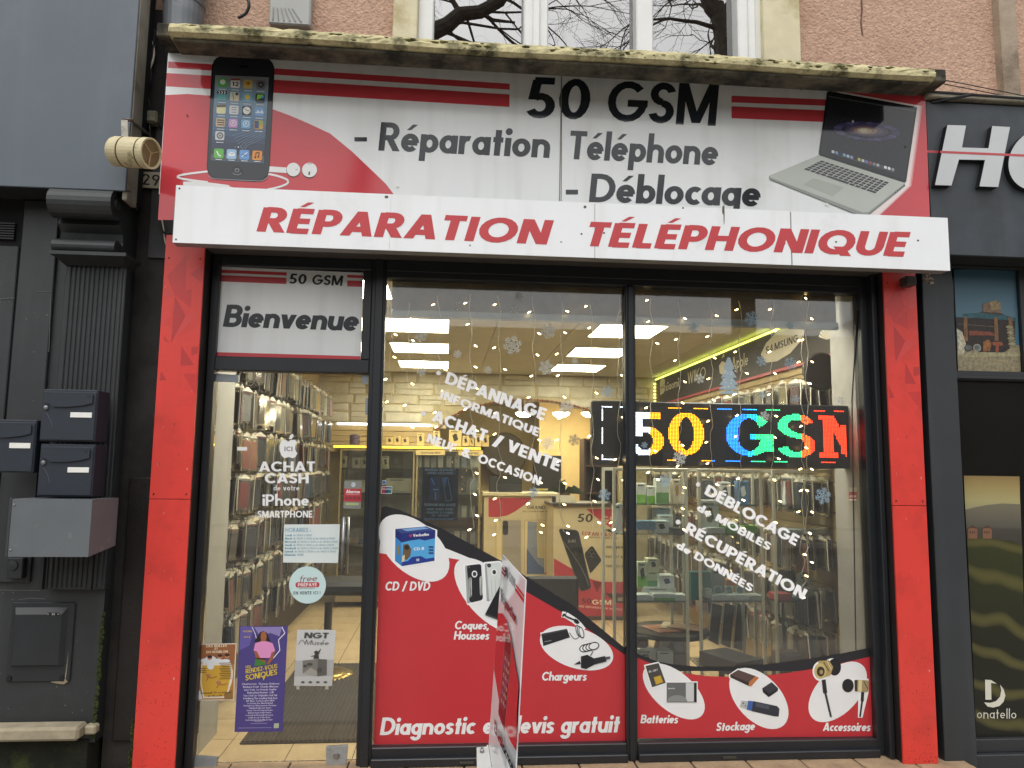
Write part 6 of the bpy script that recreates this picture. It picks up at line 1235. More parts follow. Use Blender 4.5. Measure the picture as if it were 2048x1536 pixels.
def hang(X, sgn, ys, rows, near, nper, nfar, side, wall, hk, pool, order):
    rest = MB(); count = 0
    for j, y in enumerate(ys):
        for r, z in enumerate(rows):
            if z is None: continue
            zz = z+random.uniform(-.012, .012); yy = y+random.uniform(-.02, .02)
            inst(hk, 'hook', (X+sgn*.014, yy, zz+.03), parent=wall)
            n = random.randint(*(nper if j < near else nfar))
            if random.random() < .12: n = random.choice((0, 2, 3))
            d0 = .05 if j < near else .09
            base = random.randrange(len(packs))
            for k in range(n):
                d = d0+(.215-d0)*k/max(1, n-1)+random.uniform(-.004, .004)
                ci = (base+(0 if random.random() < .45 else random.randrange(len(packs)))) % len(packs)
                loc = Vector((X+sgn*d, yy+random.uniform(-.012, .012), zz+random.uniform(-.012, .006)-.02)); rot = (random.uniform(-.08, .08), random.uniform(-.06, .06), random.uniform(-.2, .2) if random.random() < .8 else random.uniform(-.7, .7))
                if j < near:
                    inst(packs[ci], 'phone_case', loc, rot, label='%s case, %s from wall, %s row, %s hook from glass, %s' % (cname[ci], ordn[k], rown[r], order[j], side), cat='phone case', group='phone cases hung on one hook, %s, row %d hook %d' % (side, r+1, j+1)); count += 1
                else:
                    me = packs[ci]; M = Matrix.Translation(loc) @ __import__('mathutils').Euler(rot).to_matrix().to_4x4(); b = len(rest.v)
                    rest.v += [tuple(M @ v.co) for v in me.vertices]
                    for p in me.polygons: rest.f.append(tuple(b+i for i in p.vertices)); rest.mi.append(rest.slot(me.materials[p.material_index]))
    if rest.v: rest.build('hanging_cases', label='dense rows of bagged phone cases hanging deeper along the %s' % side, cat='phone cases', kind='stuff')
    return count
rowsL = [2.19, 1.915, 1.65, 1.385, 1.10, .82, .56]
ysL = [.62+.165*k for k in range(22)]
wl_ = slat_wall('slat_wall', 'beige slat wall full of hanging phone cases on the door side', LXW, 1, .48, BW-.05, rowsL, .34)
MB().box(LXW+.001, LXW+.03, .48, BW-.05, 0, .33).build('plinth', mat('#4a3d2e', .7), wl_)
c1_ = hang(LXW, 1, ysL, rowsL, 4, (6, 8), (3, 5), 'door side wall', wl_, HKL, None, ['first', 'second', 'third', 'fourth'])
wr_ = slat_wall('slat_wall', 'beige slat wall with phone cases under the brand panel', RXW, -1, .36, BW-.05, rowsL, .3)
rowsR = [None, 2.04, 1.76, 1.42, 1.06, .74, .46]
ysR = [.62+.2*k for k in range(19)]
c2_ = hang(RXW, -1, ysR, rowsR, 4, (4, 5), (3, 4), 'brand wall', wr_, HKR, None, ['first', 'second', 'third', 'fourth'])
# ---------------------------------------------------------------- brand panel on the right wall
bp = thing('brand_panel', 'long dark brand panel with pale phone maker names high on the side wall', 'sign', (2.39, 2.5, 2.2))
BX = 2.40
MB().bbox(BX, RXW-.001, .45, BW-.06, 2.215, 2.5, .003).build('board', mat('#251d18', .5, var=.08, name='dark_brown_board'), bp)
MB().box(BX-.012, BX+.01, .45, BW-.06, 2.19, 2.212).build('red_edge', mat('#a8323a', .4), bp)
pr = Print((BX, 0, 0), NX, .5); IV = '#cfc6ae'
cB = lambda x, y: (1170+x/3.357, 560+y/3.357)
pr.rquad([cB(502, 672), cB(536, 656), cB(536, 752), cB(504, 778)], 5, IV, 0); pr.text('mi', cB(508, 735), cB(530, 726), 8, '#3a2f28', 1, w=.16)
pr.text('xiaomi', cB(540, 748), cB(632, 712), 17, IV, 0, w=.13, ls=.05, up=(-.05, -1)); pr.text('WIKO', cB(688, 702), cB(812, 655), 24, IV, 0, w=.12, ls=.05); pr.text('Apple', cB(985, 608), cB(1096, 570), 26, IV, 0, w=.12, ls=.04)
pr.poly([cB(900, 575), cB(920, 545), cB(945, 555), cB(962, 545), cB(960, 620), cB(930, 640), cB(905, 625)], IV, 0); pr.poly([cB(918, 525), cB(932, 490), cB(936, 515)], IV, 0)
pr.poly([cB(1180, 500), cB(1215, 425), cB(1290, 345), cB(1380, 305), cB(1440, 315), cB(1475, 340), cB(1440, 420), cB(1380, 490), cB(1290, 545), cB(1215, 555)], IV, 0); pr.text('SAMSUNG', cB(1215, 498), cB(1432, 412), 15, '#2a2420', 1, w=.2, up=(0, -1))
for k in range(8): 
    a = R(20+k*20); c = Vector(cB(1625, 400)); pr.poly([(c.x, c.y), (c.x-math.cos(a-.13)*17, c.y-math.sin(a-.13)*24), (c.x-math.cos(a+.13)*17, c.y-math.sin(a+.13)*24)], IV, 0)
pr.build('brand_names', bp)
t = MB(); t.box(BX-.012, BX+.003, .45, BW-.06, 2.503, 2.513, lamp_mat('#e0ea62', 4, 'yellow_green_led')); t.build('led_strip', None, label='yellow-green LED strip along the top of the brand panel', cat='LED strip')
t = MB(); 
for k in range(16): z = 1.85+k*.04; t.box(RXW-.05, RXW-.03, BW-.05, BW-.035, z, z+.018, lamp_mat('#f0e070', 4, 'yellow_led'))
t.build('led_strip', None, label='short vertical yellow LED strip in the far corner beside the brand panel', cat='LED strip')
dsk = thing('round_plaque', 'dark round woven disc hanging at the end of the brand panel', 'disc', at(1644, 743, .42))
c = at(1646, 742, .40); MB().lathe([(.001, -.012), (.105, -.010), (.118, 0), (.118, .012), (.001, .014)], (c.x, .42, c.z), 32, 'Y', mat('#2a211a', .7, var=.2, scale=40, bump=.002, bscale=120)).build('disc', None, dsk)
MB().bbox(at(1682, 733, .36).x, at(1699, 733, .36).x, .345, .40, at(1690, 746, .36).z, at(1690, 720, .36).z, .004).build('bracket', mat('#1f1b18', .6), dsk)
# ---------------------------------------------------------------- back left: slat wall, LED shelf and phone cabinets
BY = 4.15
bs = thing('back_slat_wall', 'beige slat wall with white LED strip beside the arch at the back', 'display wall', (-.7, BW-.05, .9))
x0, x1 = LXW+.05, AXc-ARX-.02
for k in range(5): MB().bbox(x0, x1, BW-.06, BW-.035, 1.62+k*.06, 1.675+k*.06, .003, mat('#b39c6c', .6, var=.06, name='beige_slat_board')).build('slat', None, bs)
t = MB()
for k in range(34): 
    x = x0+.18+k*(x1-x0-.2)/34; t.box(x, x+.014, BW-.075, BW-.062, 1.925, 1.943, lamp_mat('#f4f2ff', 8, 'cool_white_led'))
t.box(x0+.15, x1, BW-.062, BW-.06, 1.918, 1.95, mat('#cfc8b4', .5)); t.build('led_strip', None, label='cool white LED strip on the back slat wall', cat='LED strip')
sz = at(820, 895, BY).z
shf = thing('shelf', 'long shelf edged with yellow LEDs carrying accessory boxes at the back', 'shelf', (-.4, BY, sz))
X0, X1 = LXW+.25, at(962, 897, BY).x
MB().bbox(X0, X1, BY, BY+.4, sz-.012, sz+.012, .003).build('board', mat('#c9b27a', .5), shf)
t = MB()
for k in range(60): x = X0+(X1-X0)*(k+.2)/60; t.box(x, x+.013, BY-.008, BY-.0005, sz-.012, sz+.010, lamp_mat('#ffd83a', 3.5, 'yellow_shelf_led'))
t.build('led_row', None, shf, kind='stuff')
def pic_box(label, x0, y0, x1, y1, Y, col, blot=None, depth=.05, group=None, cat='box', name='product_box', strip=None):
    """carton whose front face shows at these photograph pixels on the plane Y"""
    a, b = at(x0, (y0+y1)/2, Y), at(x1, (y0+y1)/2, Y); zt, zb = at((x0+x1)/2, y0, Y).z, at((x0+x1)/2, y1, Y).z
    t = thing(name, label, cat, ((a.x+b.x)/2, Y+depth/2, zb), group=group)
    MB().bbox(a.x, b.x, Y, Y+depth, zb, zt, .002).build('carton', mat(col, .45, var=.06, scale=14), t)
    w, h = b.x-a.x, zt-zb; mb = MB()
    if blot: mb.prism([((a.x+b.x)/2+w*.28*math.cos(k*.785+.3)*(1 if k % 2 else .6), Y-.0012, zb+h*.55+h*.24*math.sin(k*.785+.3)) for k in range(8)], (0, .001, 0), mat(blot, .4))
    if strip: mb.box(a.x+.001, b.x-.001, Y-.0012, Y-.0002, zb+h*.02, zb+h*.45, mat(strip, .4)); 
    mb.box(a.x+w*.15, a.x+w*.7, Y-.0012, Y-.0002, zb+h*.86, zb+h*.92, mat('#6a6a64', .5)); mb.build('print', None, t)
    return t
sb_ = [(772, 874, 786, 889), (788, 872, 801, 890), (803, 874, 817, 890), (834, 866, 848, 891), (866, 862, 880, 893), (898, 860, 923, 893), (925, 872, 938, 892), (939, 876, 948, 892), (950, 868, 963, 893), (964, 870, 978, 893)]
for k, q in enumerate(sb_): pic_box('cream accessory box with dark gadget, %s along the yellow LED shelf' % ordn[k], *q, BY+.08, '#d9be7c', '#3a3226', group='accessory boxes on the LED shelf')
t = thing('disc_spindle', 'purple stack of discs on the LED shelf beside the hanging cases', 'disc stack', at(709, 889, BY+.1)); MB().lathe([(.05, 0), (.055, .01), (.055, .05), (.05, .055), (.055, .06), (.055, .1), (.03, .11)], at(709, 889, BY+.1), 18, 'Z', mat('#5a4654', .4, var=.2)).build('discs', None, t)
def cabinet(label, x0, x1, y0, y1, z0, z1, shelves, tint, parent_name='display_cabinet', back=None):
    t = thing(parent_name, label, 'display cabinet', ((x0+x1)/2, (y0+y1)/2, z0)); ALU = mat(tint, .4, metal=.35, var=.06)
    for x in (x0, x1-.018):
        for y in (y0, y1-.018): MB().bbox(x, x+.018, y, y+.018, z0, z1, .002).build('post', ALU, t)
    for y in (y0, y1-.018): MB().bbox(x0+.019, x1-.019, y, y+.018, z1-.02, z1, .002).build('rail', ALU, t)
    for z in shelves: MB().box(x0+.02, x1-.02, y0+.012, y1-.012, z-.008, z).build('shelf', SHELFGLASS, t)
    MB().bbox(x0, x1, y0, y1, z0-.06, z0-.0005, .004).build('base', mat('#8a7a58', .6), t)
    MB().box(x0+.02, x1-.02, y0+.004, y0+.008, z0+.002, z1-.022).build('pane', GLASS, t)
    if back: MB().box(x0+.02, x1-.02, y1-.012, y1-.006, z0, z1-.02).build('back_panel', mat(back, .7, var=.1), t)
    return t
zz = lambda y, Y=BY: at(820, y, Y).z
cabinet('aluminium and glass cabinet of white boxes at the back beside the hanging cases', LXW+.32, at(826, 1050, BY).x, BY+.02, BY+.38, .12, sz-.02, [zz(938), zz(988), zz(1036), zz(1088), zz(1140)], '#a39468', back='#857a5c')
cabinet('aluminium and glass cabinet of upright phones at the back beside the counter', at(829, 1050, BY).x, X1, BY+.02, BY+.38, .12, sz-.02, [zz(937), zz(989), zz(1037), zz(1090), zz(1140)], '#a39468', back='#7d735a')
for px0, py0, px1, py1, nm in ((832, 900, 890, 910, 'first'), (917, 901, 966, 911, 'second')):
    t = thing('shelf_label', '%s cream strip reading new telephones above the phone cabinet' % nm, 'sign', at(px0, py1, BY)); plate([(px0, py0), (px1, py0), (px1, py1), (px0, py1)], (0, BY+.005, 0), NY, .004, mat('#e0c98c', .5)).build('strip', None, t)
    pr = Print((0, BY+.005, 0), NY, .5); pr.text('TÉLÉPHONE NEUF', (px0+9, py1-2.5), (px1-9, py1-2.5), 4, '#5a4a2a', 1); pr.build('lettering', t)
k = 0
for row, y, h in (('upper', 936, 24), ('second', 987, 30), ('third', 1036, 24), ('fourth', 1089, 26)):
    for x in (838, 854, 867, 881, 898, 914, 928, 945, 955):
        if 842 < x < 918 and y in (987, 1036): continue
        ph = random.choice(['#b9b7a4', '#8a8878', '#3a3a36', '#c9c4ac', '#a8a48e', '#9aa8b0']); Yp = BY+.12
        t = pic_box('%s upright phone on the %s shelf of the back phone cabinet' % (ordn[(x-830)//13], row), x-5, y-h, x+5, y-1, Yp, ph, None, .009, 'phones shown upright in the back cabinet', 'phone', 'display_phone'); k += 1
for i, (x0_, y0_, x1_, y1_, c) in enumerate(((681, 912, 694, 935, '#d6cba0'), (704, 915, 721, 937, '#b8ab84'), (722, 913, 735, 937, '#a89b74'), (764, 912, 778, 938, '#c9bd92'), (772, 957, 822, 986, '#d0c8a8'), (690, 960, 735, 985, '#c8bf9c'), (760, 1022, 800, 1036, '#8a8468'), (682, 1076, 700, 1087, '#c9b88c'), (701, 1076, 716, 1087, '#b08a5c'), (719, 1078, 730, 1087, '#4a5a78'))):
    pic_box('%s pale boxed accessory in the back cabinet beside the hanging cases' % ordn[i], x0_, y0_, x1_, y1_, BY+.12, c, '#4a4436' if i < 4 else None, group='boxes in the back cabinet')
# ---------------------------------------------------------------- counter with printed fronts
CT = thing('counter', 'L-shaped sales counter with red and cream printed phone banners', 'counter', (1.2, 3.8, 0))
Y1, Y2 = 4.05, 3.5
xa, xb_ = at(968, 1050, Y1).x, at(1108, 1050, Y1).x; zt1 = at(1040, 992, Y1).z
xc, xd = at(1107, 1050, Y2).x, at(1262, 1050, Y2).x; zt2 = at(1160, 1012, Y2).z
MB().bbox(xa, xb_+.05, Y1, Y1+.45, .0, zt1, .004).build('cabinet', mat('#b8a67c', .5), CT); MB().bbox(xc, xd, Y2, Y2+.5, .0, zt2, .004).build('cabinet', mat('#b8a67c', .5), CT)
MB().bbox(xa-.02, xb_+.06, Y1-.03, Y1+.47, zt1, zt1+.035, .004).build('worktop', mat('#c9bb94', .4), CT); MB().bbox(xc-.03, xd+.02, Y2-.04, Y2+.52, zt2, zt2+.03, .004).build('worktop', mat('#3a3026', .4), CT)
pr = Print((0, Y1, 0), NY, .4); CRM = '#bcab84'; RD = '#a8343a'
bot = lambda x: 1200
pr.poly([(968, 993), (1112, 993), (1112, 1215), (968, 1215)], CRM, 0); cC = lambda x, y: (940+x/5.119, 980+y/5.12)
pr.poly([cC(190, 80), cC(640, 78), cC(560, 150), cC(470, 215), cC(380, 262), cC(280, 278), cC(190, 275)], RD, 1); pr.text('GRAND CHOIX', cC(582, 195), cC(960, 195), 6.5, '#33281c', 2); pr.text('DE COQUE POUR TOUS LES MODELES', cC(540, 228), cC(1010, 228), 3.2, '#5a4a30', 2)
for x, w in ((262, 70), (330, 195), (555, 210), (670, 110), (770, 85)): pr.rquad([cC(x, 305), cC(x+w, 305), cC(x+w, 850), cC(x, 850)], 4, '#a3916a', 2); pr.rquad([cC(x+8, 313), cC(x+w-8, 313), cC(x+w-8, 845), cC(x+8, 845)], 3, '#c9b584' if w != 195 else '#8f8678', 3)
pr.rquad([cC(335, 315), cC(390, 315), cC(390, 460), cC(335, 460)], 4, '#2f2e30', 4); pr.poly([cC(590, 320), cC(670, 325), cC(760, 330), cC(760, 860), cC(580, 860)], '#7a7f88', 4); pr.poly([cC(680, 330), cC(758, 332), cC(758, 700), cC(690, 690)], '#b8a878', 5); pr.poly([cC(580, 600), cC(700, 760), cC(760, 800), cC(760, 860), cC(580, 860)], '#4a5a78', 5)
pr.poly([cC(860, 530), cC(940, 640), cC(980, 860), cC(700, 860), cC(860, 700)], RD, 1); pr.build('banner_print', CT)
pr = Print((0, Y2, 0), NY, .4)
pr.poly([(1107, 1016), (1270, 1016), (1270, 1235), (1107, 1235)], CRM, 0); pr.poly([cC(1190, 195), cC(1700, 190), cC(1700, 470), cC(1440, 385), cC(1340, 320)], RD, 1); pr.text('50', cC(1095, 328), cC(1250, 330), 17, '#2f2a24', 2, w=.2, slant=.15); pr.text('GSM', cC(1335, 345), cC(1560, 352), 16, CRM, 2, w=.19, slant=.15)
pr.poly([cC(1120, 850), cC(1250, 915), cC(1350, 940), cC(1700, 940), cC(1700, 1300), cC(860, 1300), cC(860, 700)], RD, 1)
pr.rquad([cC(900, 392), cC(1110, 410), cC(1245, 1010), cC(1130, 1045)], 8, '#3a3834', 4); pr.rquad([cC(912, 402), cC(1100, 420), cC(1235, 1000), cC(1140, 1030)], 7, '#191917', 5); pr.text('2:41', cC(1000, 538), cC(1080, 538), 6, '#a8a090', 6, w=.12); pr.line([cC(940, 510), cC(1040, 640), cC(1130, 780), cC(1190, 900), cC(1215, 980)], 1.2, '#6f6a5c', 6)
for k in range(8): pr.line([cC(1080, 650), cC(1080+80*math.cos(k*.8), 650+120*math.sin(k*.8))], .6, '#4a463c', 6)
pr.rquad([cC(1170, 650), cC(1250, 565), cC(1350, 720), cC(1230, 860)], 5, '#2a2825', 3); pr.rquad([cC(1195, 640), cC(1245, 590), cC(1290, 660), cC(1230, 720)], 4, '#4a4740', 6)
for x, y in ((1220, 662), (1245, 632), (1262, 668), (1232, 695)): pr.ell(*cC(x, y), 2.6, 2.6, '#111111', 7, n=10)
pr.text('ECRAN CASSÉ', cC(1145, 462), cC(1500, 480), 7.5, '#8a2a2a', 2, w=.19); pr.text('NOUS VOUS LE REMPLACONS', cC(1200, 490), cC(1520, 503), 3, '#4a3c28', 2)
for k, s_ in enumerate(('* RÉPARATION', '* RACHAT & VENTE', '* SERVICE RAPIDE')): pr.text(s_, cC(1365, 595+k*97), cC(1680, 605+k*97), 5, '#2f281c', 2)
pr.text('50', cC(1145, 1160), cC(1240, 1162), 10, '#4a1c1e', 3); pr.text('GSM', cC(1250, 1172), cC(1445, 1178), 10, '#d8ccb0', 3); pr.text('VOTRE RÉPARATEUR MOBILE', cC(1050, 1195), cC(1560, 1235), 4, '#d8b0a0', 3); pr.poly([cC(1250, 930), cC(1350, 945), cC(1300, 1050)], '#6a2226', 2)
pr.build('banner_print', CT)
MB().bbox(xc, xd, Y2-.012, Y2-.001, .0, at(1200, 1232, Y2).z, .002).build('plinth', mat('#4a3a2c', .6), CT)
mn = thing('monitor', 'black flat monitor seen from behind on the counter', 'monitor', at(1022, 990, Y1+.2)); p = at(978, 952, Y1+.2); q_ = at(1044, 952, Y1+.2)
zb_, zt_ = at(1010, 990, Y1+.2).z, at(1010, 953, Y1+.2).z; MB().bbox(p.x, q_.x, Y1+.18, Y1+.22, zb_, zt_, .006).build('screen_back', mat('#24231f', .5), mn); MB().bbox((p.x+q_.x)/2-.08, (p.x+q_.x)/2+.08, Y1+.14, Y1+.3, zt1+.0355, zt1+.05, .004).build('stand', mat('#161614', .5), mn)
mn = thing('monitor', 'large black screen standing in the room behind the counter', 'monitor', at(1090, 990, 4.9)); p, q_ = at(1066, 950, 4.9), at(1122, 950, 4.9); z0_, z1_ = at(1090, 990, 4.9).z, at(1090, 911, 4.9).z
MB().bbox(p.x, q_.x, 4.88, 4.93, z0_, z1_, .006).build('screen', mat('#2c2822', .35), mn); MB().bbox(p.x+.1, q_.x-.1, 4.85, 5.0, .9, z0_, .006).build('stand', mat('#1b1916', .5), mn); pr = Print((0, 4.879, 0), NY, .5); pr.rect(1072, 977, 1096, 981, '#cfc08a'); pr.rect(1080, 977, 1088, 981, '#d0b83a', 1); pr.build('label', mn)
t = thing('office_desk', 'dark desk under the screens in the room behind the arch', 'desk', at(1100, 1000, 4.95)); MB().bbox(at(960, 990, 4.9).x, at(1180, 990, 4.9).x, 4.84, 5.4, .86, .9, .004).build('top', mat('#4a3a28', .5), t); MB().bbox(at(965, 990, 4.9).x, at(985, 990, 4.9).x, 4.9, 5.35, 0, .859, .004).build('leg', mat('#3a2e20', .5), t); MB().bbox(at(1155, 990, 4.9).x, at(1175, 990, 4.9).x, 4.9, 5.35, 0, .859, .004).build('leg', mat('#3a2e20', .5), t)
pl = thing('potted_plant', 'spiky dark green pot plant beside the large screen', 'plant', at(1132, 995, 4.75)); c = at(1130, 985, 4.75); MB().lathe([(.05, -.1), (.065, 0), (.06, .002)], c, 14, 'Z', mat('#5a4632', .7)).build('pot', None, pl)
for k in range(16):
    a = random.uniform(0, 6.28); l = random.uniform(.14, .3); e = random.uniform(.2, 1.2); d = Vector((math.cos(a)*math.cos(e), math.sin(a)*math.cos(e), math.sin(e))); s_ = d.cross(Vector((0, 0, 1))).normalized()*.014
    m1 = c+d*l*.55+Vector((0, 0, .03)); tip = c+d*l+Vector((0, 0, -.06*l/.2)); MB().add([c-s_*.5, c+s_*.5, m1+s_, tip, m1-s_], [(0, 1, 2, 3, 4)]).build('leaf', mat('#2c3a1c', .5, var=.2), pl)
t = thing('bookcase', 'tall dark wooden bookcase in the room behind the arch', 'bookcase', at(1200, 1010, 5.2)); p, q_ = at(1168, 950, 5.2), at(1235, 950, 5.2)
for x in (p.x, (p.x+q_.x)/2, q_.x-.03): MB().bbox(x, x+.03, 5.2, 5.5, 0, at(1200, 877, 5.2).z, .003).build('upright', mat('#3a2a1c', .6), t)
for y in (878, 930, 985, 1040): z = at(1200, y, 5.2).z; MB().bbox(p.x+.031, q_.x-.031, 5.205, 5.5, z-.025, z, .003).build('shelf', mat('#4a3624', .6), t)
MB().box(p.x, q_.x, 5.505, 5.52, 0, at(1200, 877, 5.2).z).build('back_panel', mat('#3f2f20', .7), t)
t = thing('paper_tray', 'open paper holder with white sheets on the dark counter top', 'paper tray', at(1130, 1010, Y2+.1)); p = at(1130, 1008, Y2+.1); MB().box(p.x-.09, p.x+.1, Y2+.1, Y2+.12, zt2+.0305, zt2+.1, mat('#c9c2a8', .6), Matrix.Identity(4)).build('sheets', None, t); MB().bbox(p.x-.12, p.x-.095, Y2+.09, Y2+.2, zt2+.0305, zt2+.09, .004).build('holder', mat('#1f1a16', .5), t)
# chair, stool, mat
ch = thing('office_chair', 'black padded chair standing in front of the counter', 'chair', at(1110, 1300, 2.6)); BLP = mat('#191817', .5, var=.1, scale=20, bump=.001, name='black_leatherette'); YC = 2.4
p, q_ = at(1052, 1180, YC), at(1158, 1180, YC); z1_, z0_ = at(1100, 1153, YC).z, at(1100, 1225, YC).z
MB().bbox(p.x, q_.x, YC, YC+.06, z0_, z1_, .02).build('backrest', BLP, ch); MB().bbox(p.x, q_.x, YC+.08, YC+.5, z0_-.06, z0_+.03, .02).build('seat', BLP, ch)
for x in (p.x+.03, q_.x-.03):
    for y in (YC+.03, YC+.45): MB().tube([(x, y, 0), (x, y, z0_-.05)], .012, 8, CHROME).build('leg', None, ch)
st = thing('bar_stool', 'black padded stool on a chrome column with round brass base inside the door', 'stool', atz(655, 1352, 0)); c = atz(652, 1350, 0)
MB().lathe([(.2, .004), (.2, .012), (.12, .03), (.03, .04)], c, 32, 'Z', mat('#a88c4a', .25, metal=.8, var=.05)).build('base', None, st, smooth=True); MB().lathe([(.028, .03), (.028, .5)], c, 14, 'Z', mat('#4a4744', .3, metal=.7)).build('column', None, st)
zs_ = at(640, 1172, c.y).z; MB().bbox(c.x-.17, c.x+.28, c.y-.16, c.y+.18, zs_-.045, zs_+.05, .03).build('seat', BLP, st)
mt = thing('door_mat', 'ribbed dark brown entrance mat just inside the glass door', 'mat', (-.75, 1.1, 0)); MB().bbox(-1.06, -.36, .28, 1.9, .001, .008, .003).build('backing', mat('#2b2620', .9), mt)
rm = MB().bbox(-.009, .009, -.8, .8, 0, .007, .003).mesh('rib', [mat('#3d352a', .95, var=.2, bump=.002, bscale=90)])
for k in range(28): inst(rm, 'rib', (-1.045+k*.0252, 1.09, .0082), parent=mt)
# ---------------------------------------------------------------- glass cabinets behind the second window
CY = .6; cz = lambda y: at(1450, y, CY).z
sh = [cz(1009), cz(1068), cz(1203), cz(1340)]
AX = [(at(1226, 1100, CY).x, at(1377, 1100, CY).x), (at(1398, 1100, CY).x, at(1528, 1100, CY).x), (at(1548, 1100, CY).x, at(1676, 1100, CY).x)]
for k, (a, b) in enumerate(AX): cabinet(('slim glass cabinet of boxes next to the window post', 'middle slim glass cabinet with clear disc cases', 'slim glass cabinet beside the pale pier')[k], a, b, CY, CY+.34, .12, cz(938), sh, '#c2c1b0')
IB = lambda lab, q, col, **kw: pic_box(lab, *q, kw.pop('Y', CY+.05), col, **kw)
W1, W2 = '#eef0ec', '#d9dbd5'
items = [('tall white box on the upper shelf at the window post', (1228, 1008, 1245, 1066), W1, {}), ('light blue carton on the upper shelf', (1273, 1042, 1312, 1060), '#86aacb', {}), ('white carton printed with a black round speaker', (1309, 1042, 1338, 1066), W1, dict(blot='#232323')), ('grey-blue box lying behind the speaker carton', (1313, 1016, 1340, 1036), '#8b9aa6', dict(Y=CY+.16)), ('small white box with grey picture on the upper shelf', (1316, 1030, 1346, 1066), W2, dict(Y=CY+.13)), ('dark flat gadget box beside the cabinet post', (1344, 1056, 1372, 1067), '#4a4a46', {}), ('white shelf tag box in the corner', (1268, 1057, 1275, 1066), W1, dict(Y=CY+.04)),
 ('green based white box, first on the top row', (1273, 966, 1292, 1008), '#e0e2d6', dict(strip='#7ab83f', Y=CY+.16)), ('green based white box, second on the top row', (1294, 972, 1310, 1008), '#e0e2d6', dict(strip='#7ab83f', Y=CY+.16)), ('tall framed green and white pack on the top row', (1312, 957, 1338, 1008), '#d6d9c9', dict(strip='#6a9a58', Y=CY+.14)), ('cream pouch pack at the end of the top row', (1346, 958, 1362, 1008), '#d9ccb0', dict(blot='#b08a5c', Y=CY+.15)),
 ('dark blister box, first on the middle top row', (1405, 960, 1428, 1008), '#4a4c50', dict(blot='#c9c9c4', Y=CY+.2)), ('white blister box, second on the middle top row', (1440, 964, 1462, 1008), '#dcdcd4', dict(blot='#55585a', Y=CY+.2)), ('blue blister box, third on the middle top row', (1475, 962, 1498, 1008), '#5a82a8', dict(blot='#e0e0dc', Y=CY+.2)), ('white earphone box on the last top row', (1570, 962, 1596, 1008), '#e2e2dc', dict(blot='#3a3a3a', Y=CY+.2)), ('black earphone box on the last top row', (1625, 960, 1650, 1008), '#2f3032', dict(blot='#b8b8b4', Y=CY+.2)), ('orange cable box on the lower shelf of the middle cabinet', (1455, 1160, 1475, 1188), '#c07a3c', dict(Y=CY+.2)), ('white charger box at the back of the last cabinet', (1600, 1150, 1622, 1200), W1, dict(blot='#444444', Y=CY+.2)),
 ('tall grey leaflet box in the middle cabinet', (1401, 1000, 1438, 1066), '#b4b6ae', dict(Y=CY+.12, blot='#55585a')), ('flat white box on the middle upper shelf', (1417, 1056, 1450, 1067), '#d0d2cc', {}), ('bright green flat pack on the middle upper shelf', (1452, 1052, 1515, 1067), '#6fb04a', {}), ('thin white laptop box on the last upper shelf', (1560, 1060, 1668, 1067), '#b9bdbe', {}),
 ('white pair of boxes at the front of the lower shelf', (1270, 1190, 1303, 1202), W1, {}), ('green and white box at the front of the lower shelf', (1306, 1188, 1350, 1202), W1, dict(strip='#6cc040')), ('white box at the end of the lower shelf', (1351, 1190, 1374, 1202), W1, {}), ('long white box at the back of the lower shelf', (1290, 1176, 1352, 1202), W2, dict(Y=CY+.14)), ('white box with blue gadget picture', (1319, 1151, 1349, 1176), W1, dict(blot='#2a4468', Y=CY+.145)), ('green based charger box on the stack', (1275, 1124, 1295, 1176), '#cfcfae', dict(blot='#33352a', strip='#79b83f', Y=CY+.2)), ('cream watch box on the stack', (1296, 1118, 1318, 1142), '#d0c9a8', dict(blot='#33302a', Y=CY+.2)), ('green picture box under the watch box', (1294, 1143, 1319, 1176), '#c2c9a4', dict(strip='#5f9a5a', Y=CY+.195)),
 ('teal and white box in the middle cabinet', (1382, 1144, 1422, 1200), '#3f7f7c', dict(Y=CY+.15)), ('grey upright box in the middle cabinet', (1424, 1138, 1450, 1200), '#a4a8a6', dict(Y=CY+.17)), ('flat white box, first of three in the middle cabinet', (1426, 1190, 1465, 1202), W1, {}), ('flat white box, second of three in the middle cabinet', (1466, 1190, 1499, 1202), W1, {}), ('flat white box, third of three in the middle cabinet', (1500, 1191, 1526, 1202), W2, {}), ('small white stand card in the middle cabinet', (1411, 1178, 1424, 1196), W2, dict(Y=CY+.09)),
 ('flat red box in the last cabinet', (1550, 1188, 1584, 1202), '#b8484a', {}), ('white carton with label in the last cabinet', (1620, 1178, 1664, 1202), W2, {}), ('flat blue-grey box in the last cabinet', (1585, 1194, 1620, 1202), '#8fa0ac', {}),
 ('white carton with navy speakers on the cabinet floor', (1324, 1270, 1362, 1338), '#cfd2d6', dict(blot='#2a3050', Y=CY+.17)), ('large white carton in front on the cabinet floor', (1315, 1303, 1347, 1338), W1, {}), ('grey-brown carton on the cabinet floor', (1348, 1310, 1376, 1338), '#7d7664', {}), ('white carton with round dial on the cabinet floor', (1270, 1300, 1312, 1338), W2, dict(blot='#3a4a58')), ('small framed white box, first on the middle cabinet floor', (1410, 1318, 1436, 1338), W2, {}), ('small framed white box, second on the middle cabinet floor', (1441, 1318, 1476, 1338), W2, {}), ('bundle of glossy dark packs on the last cabinet floor', (1558, 1306, 1630, 1338), '#5a4440', {})]
for lab, q, col, kw in items: IB(lab, q, col, group='goods in the window cabinets', depth=.1 if q[3]-q[1] < 40 else .06, **kw)
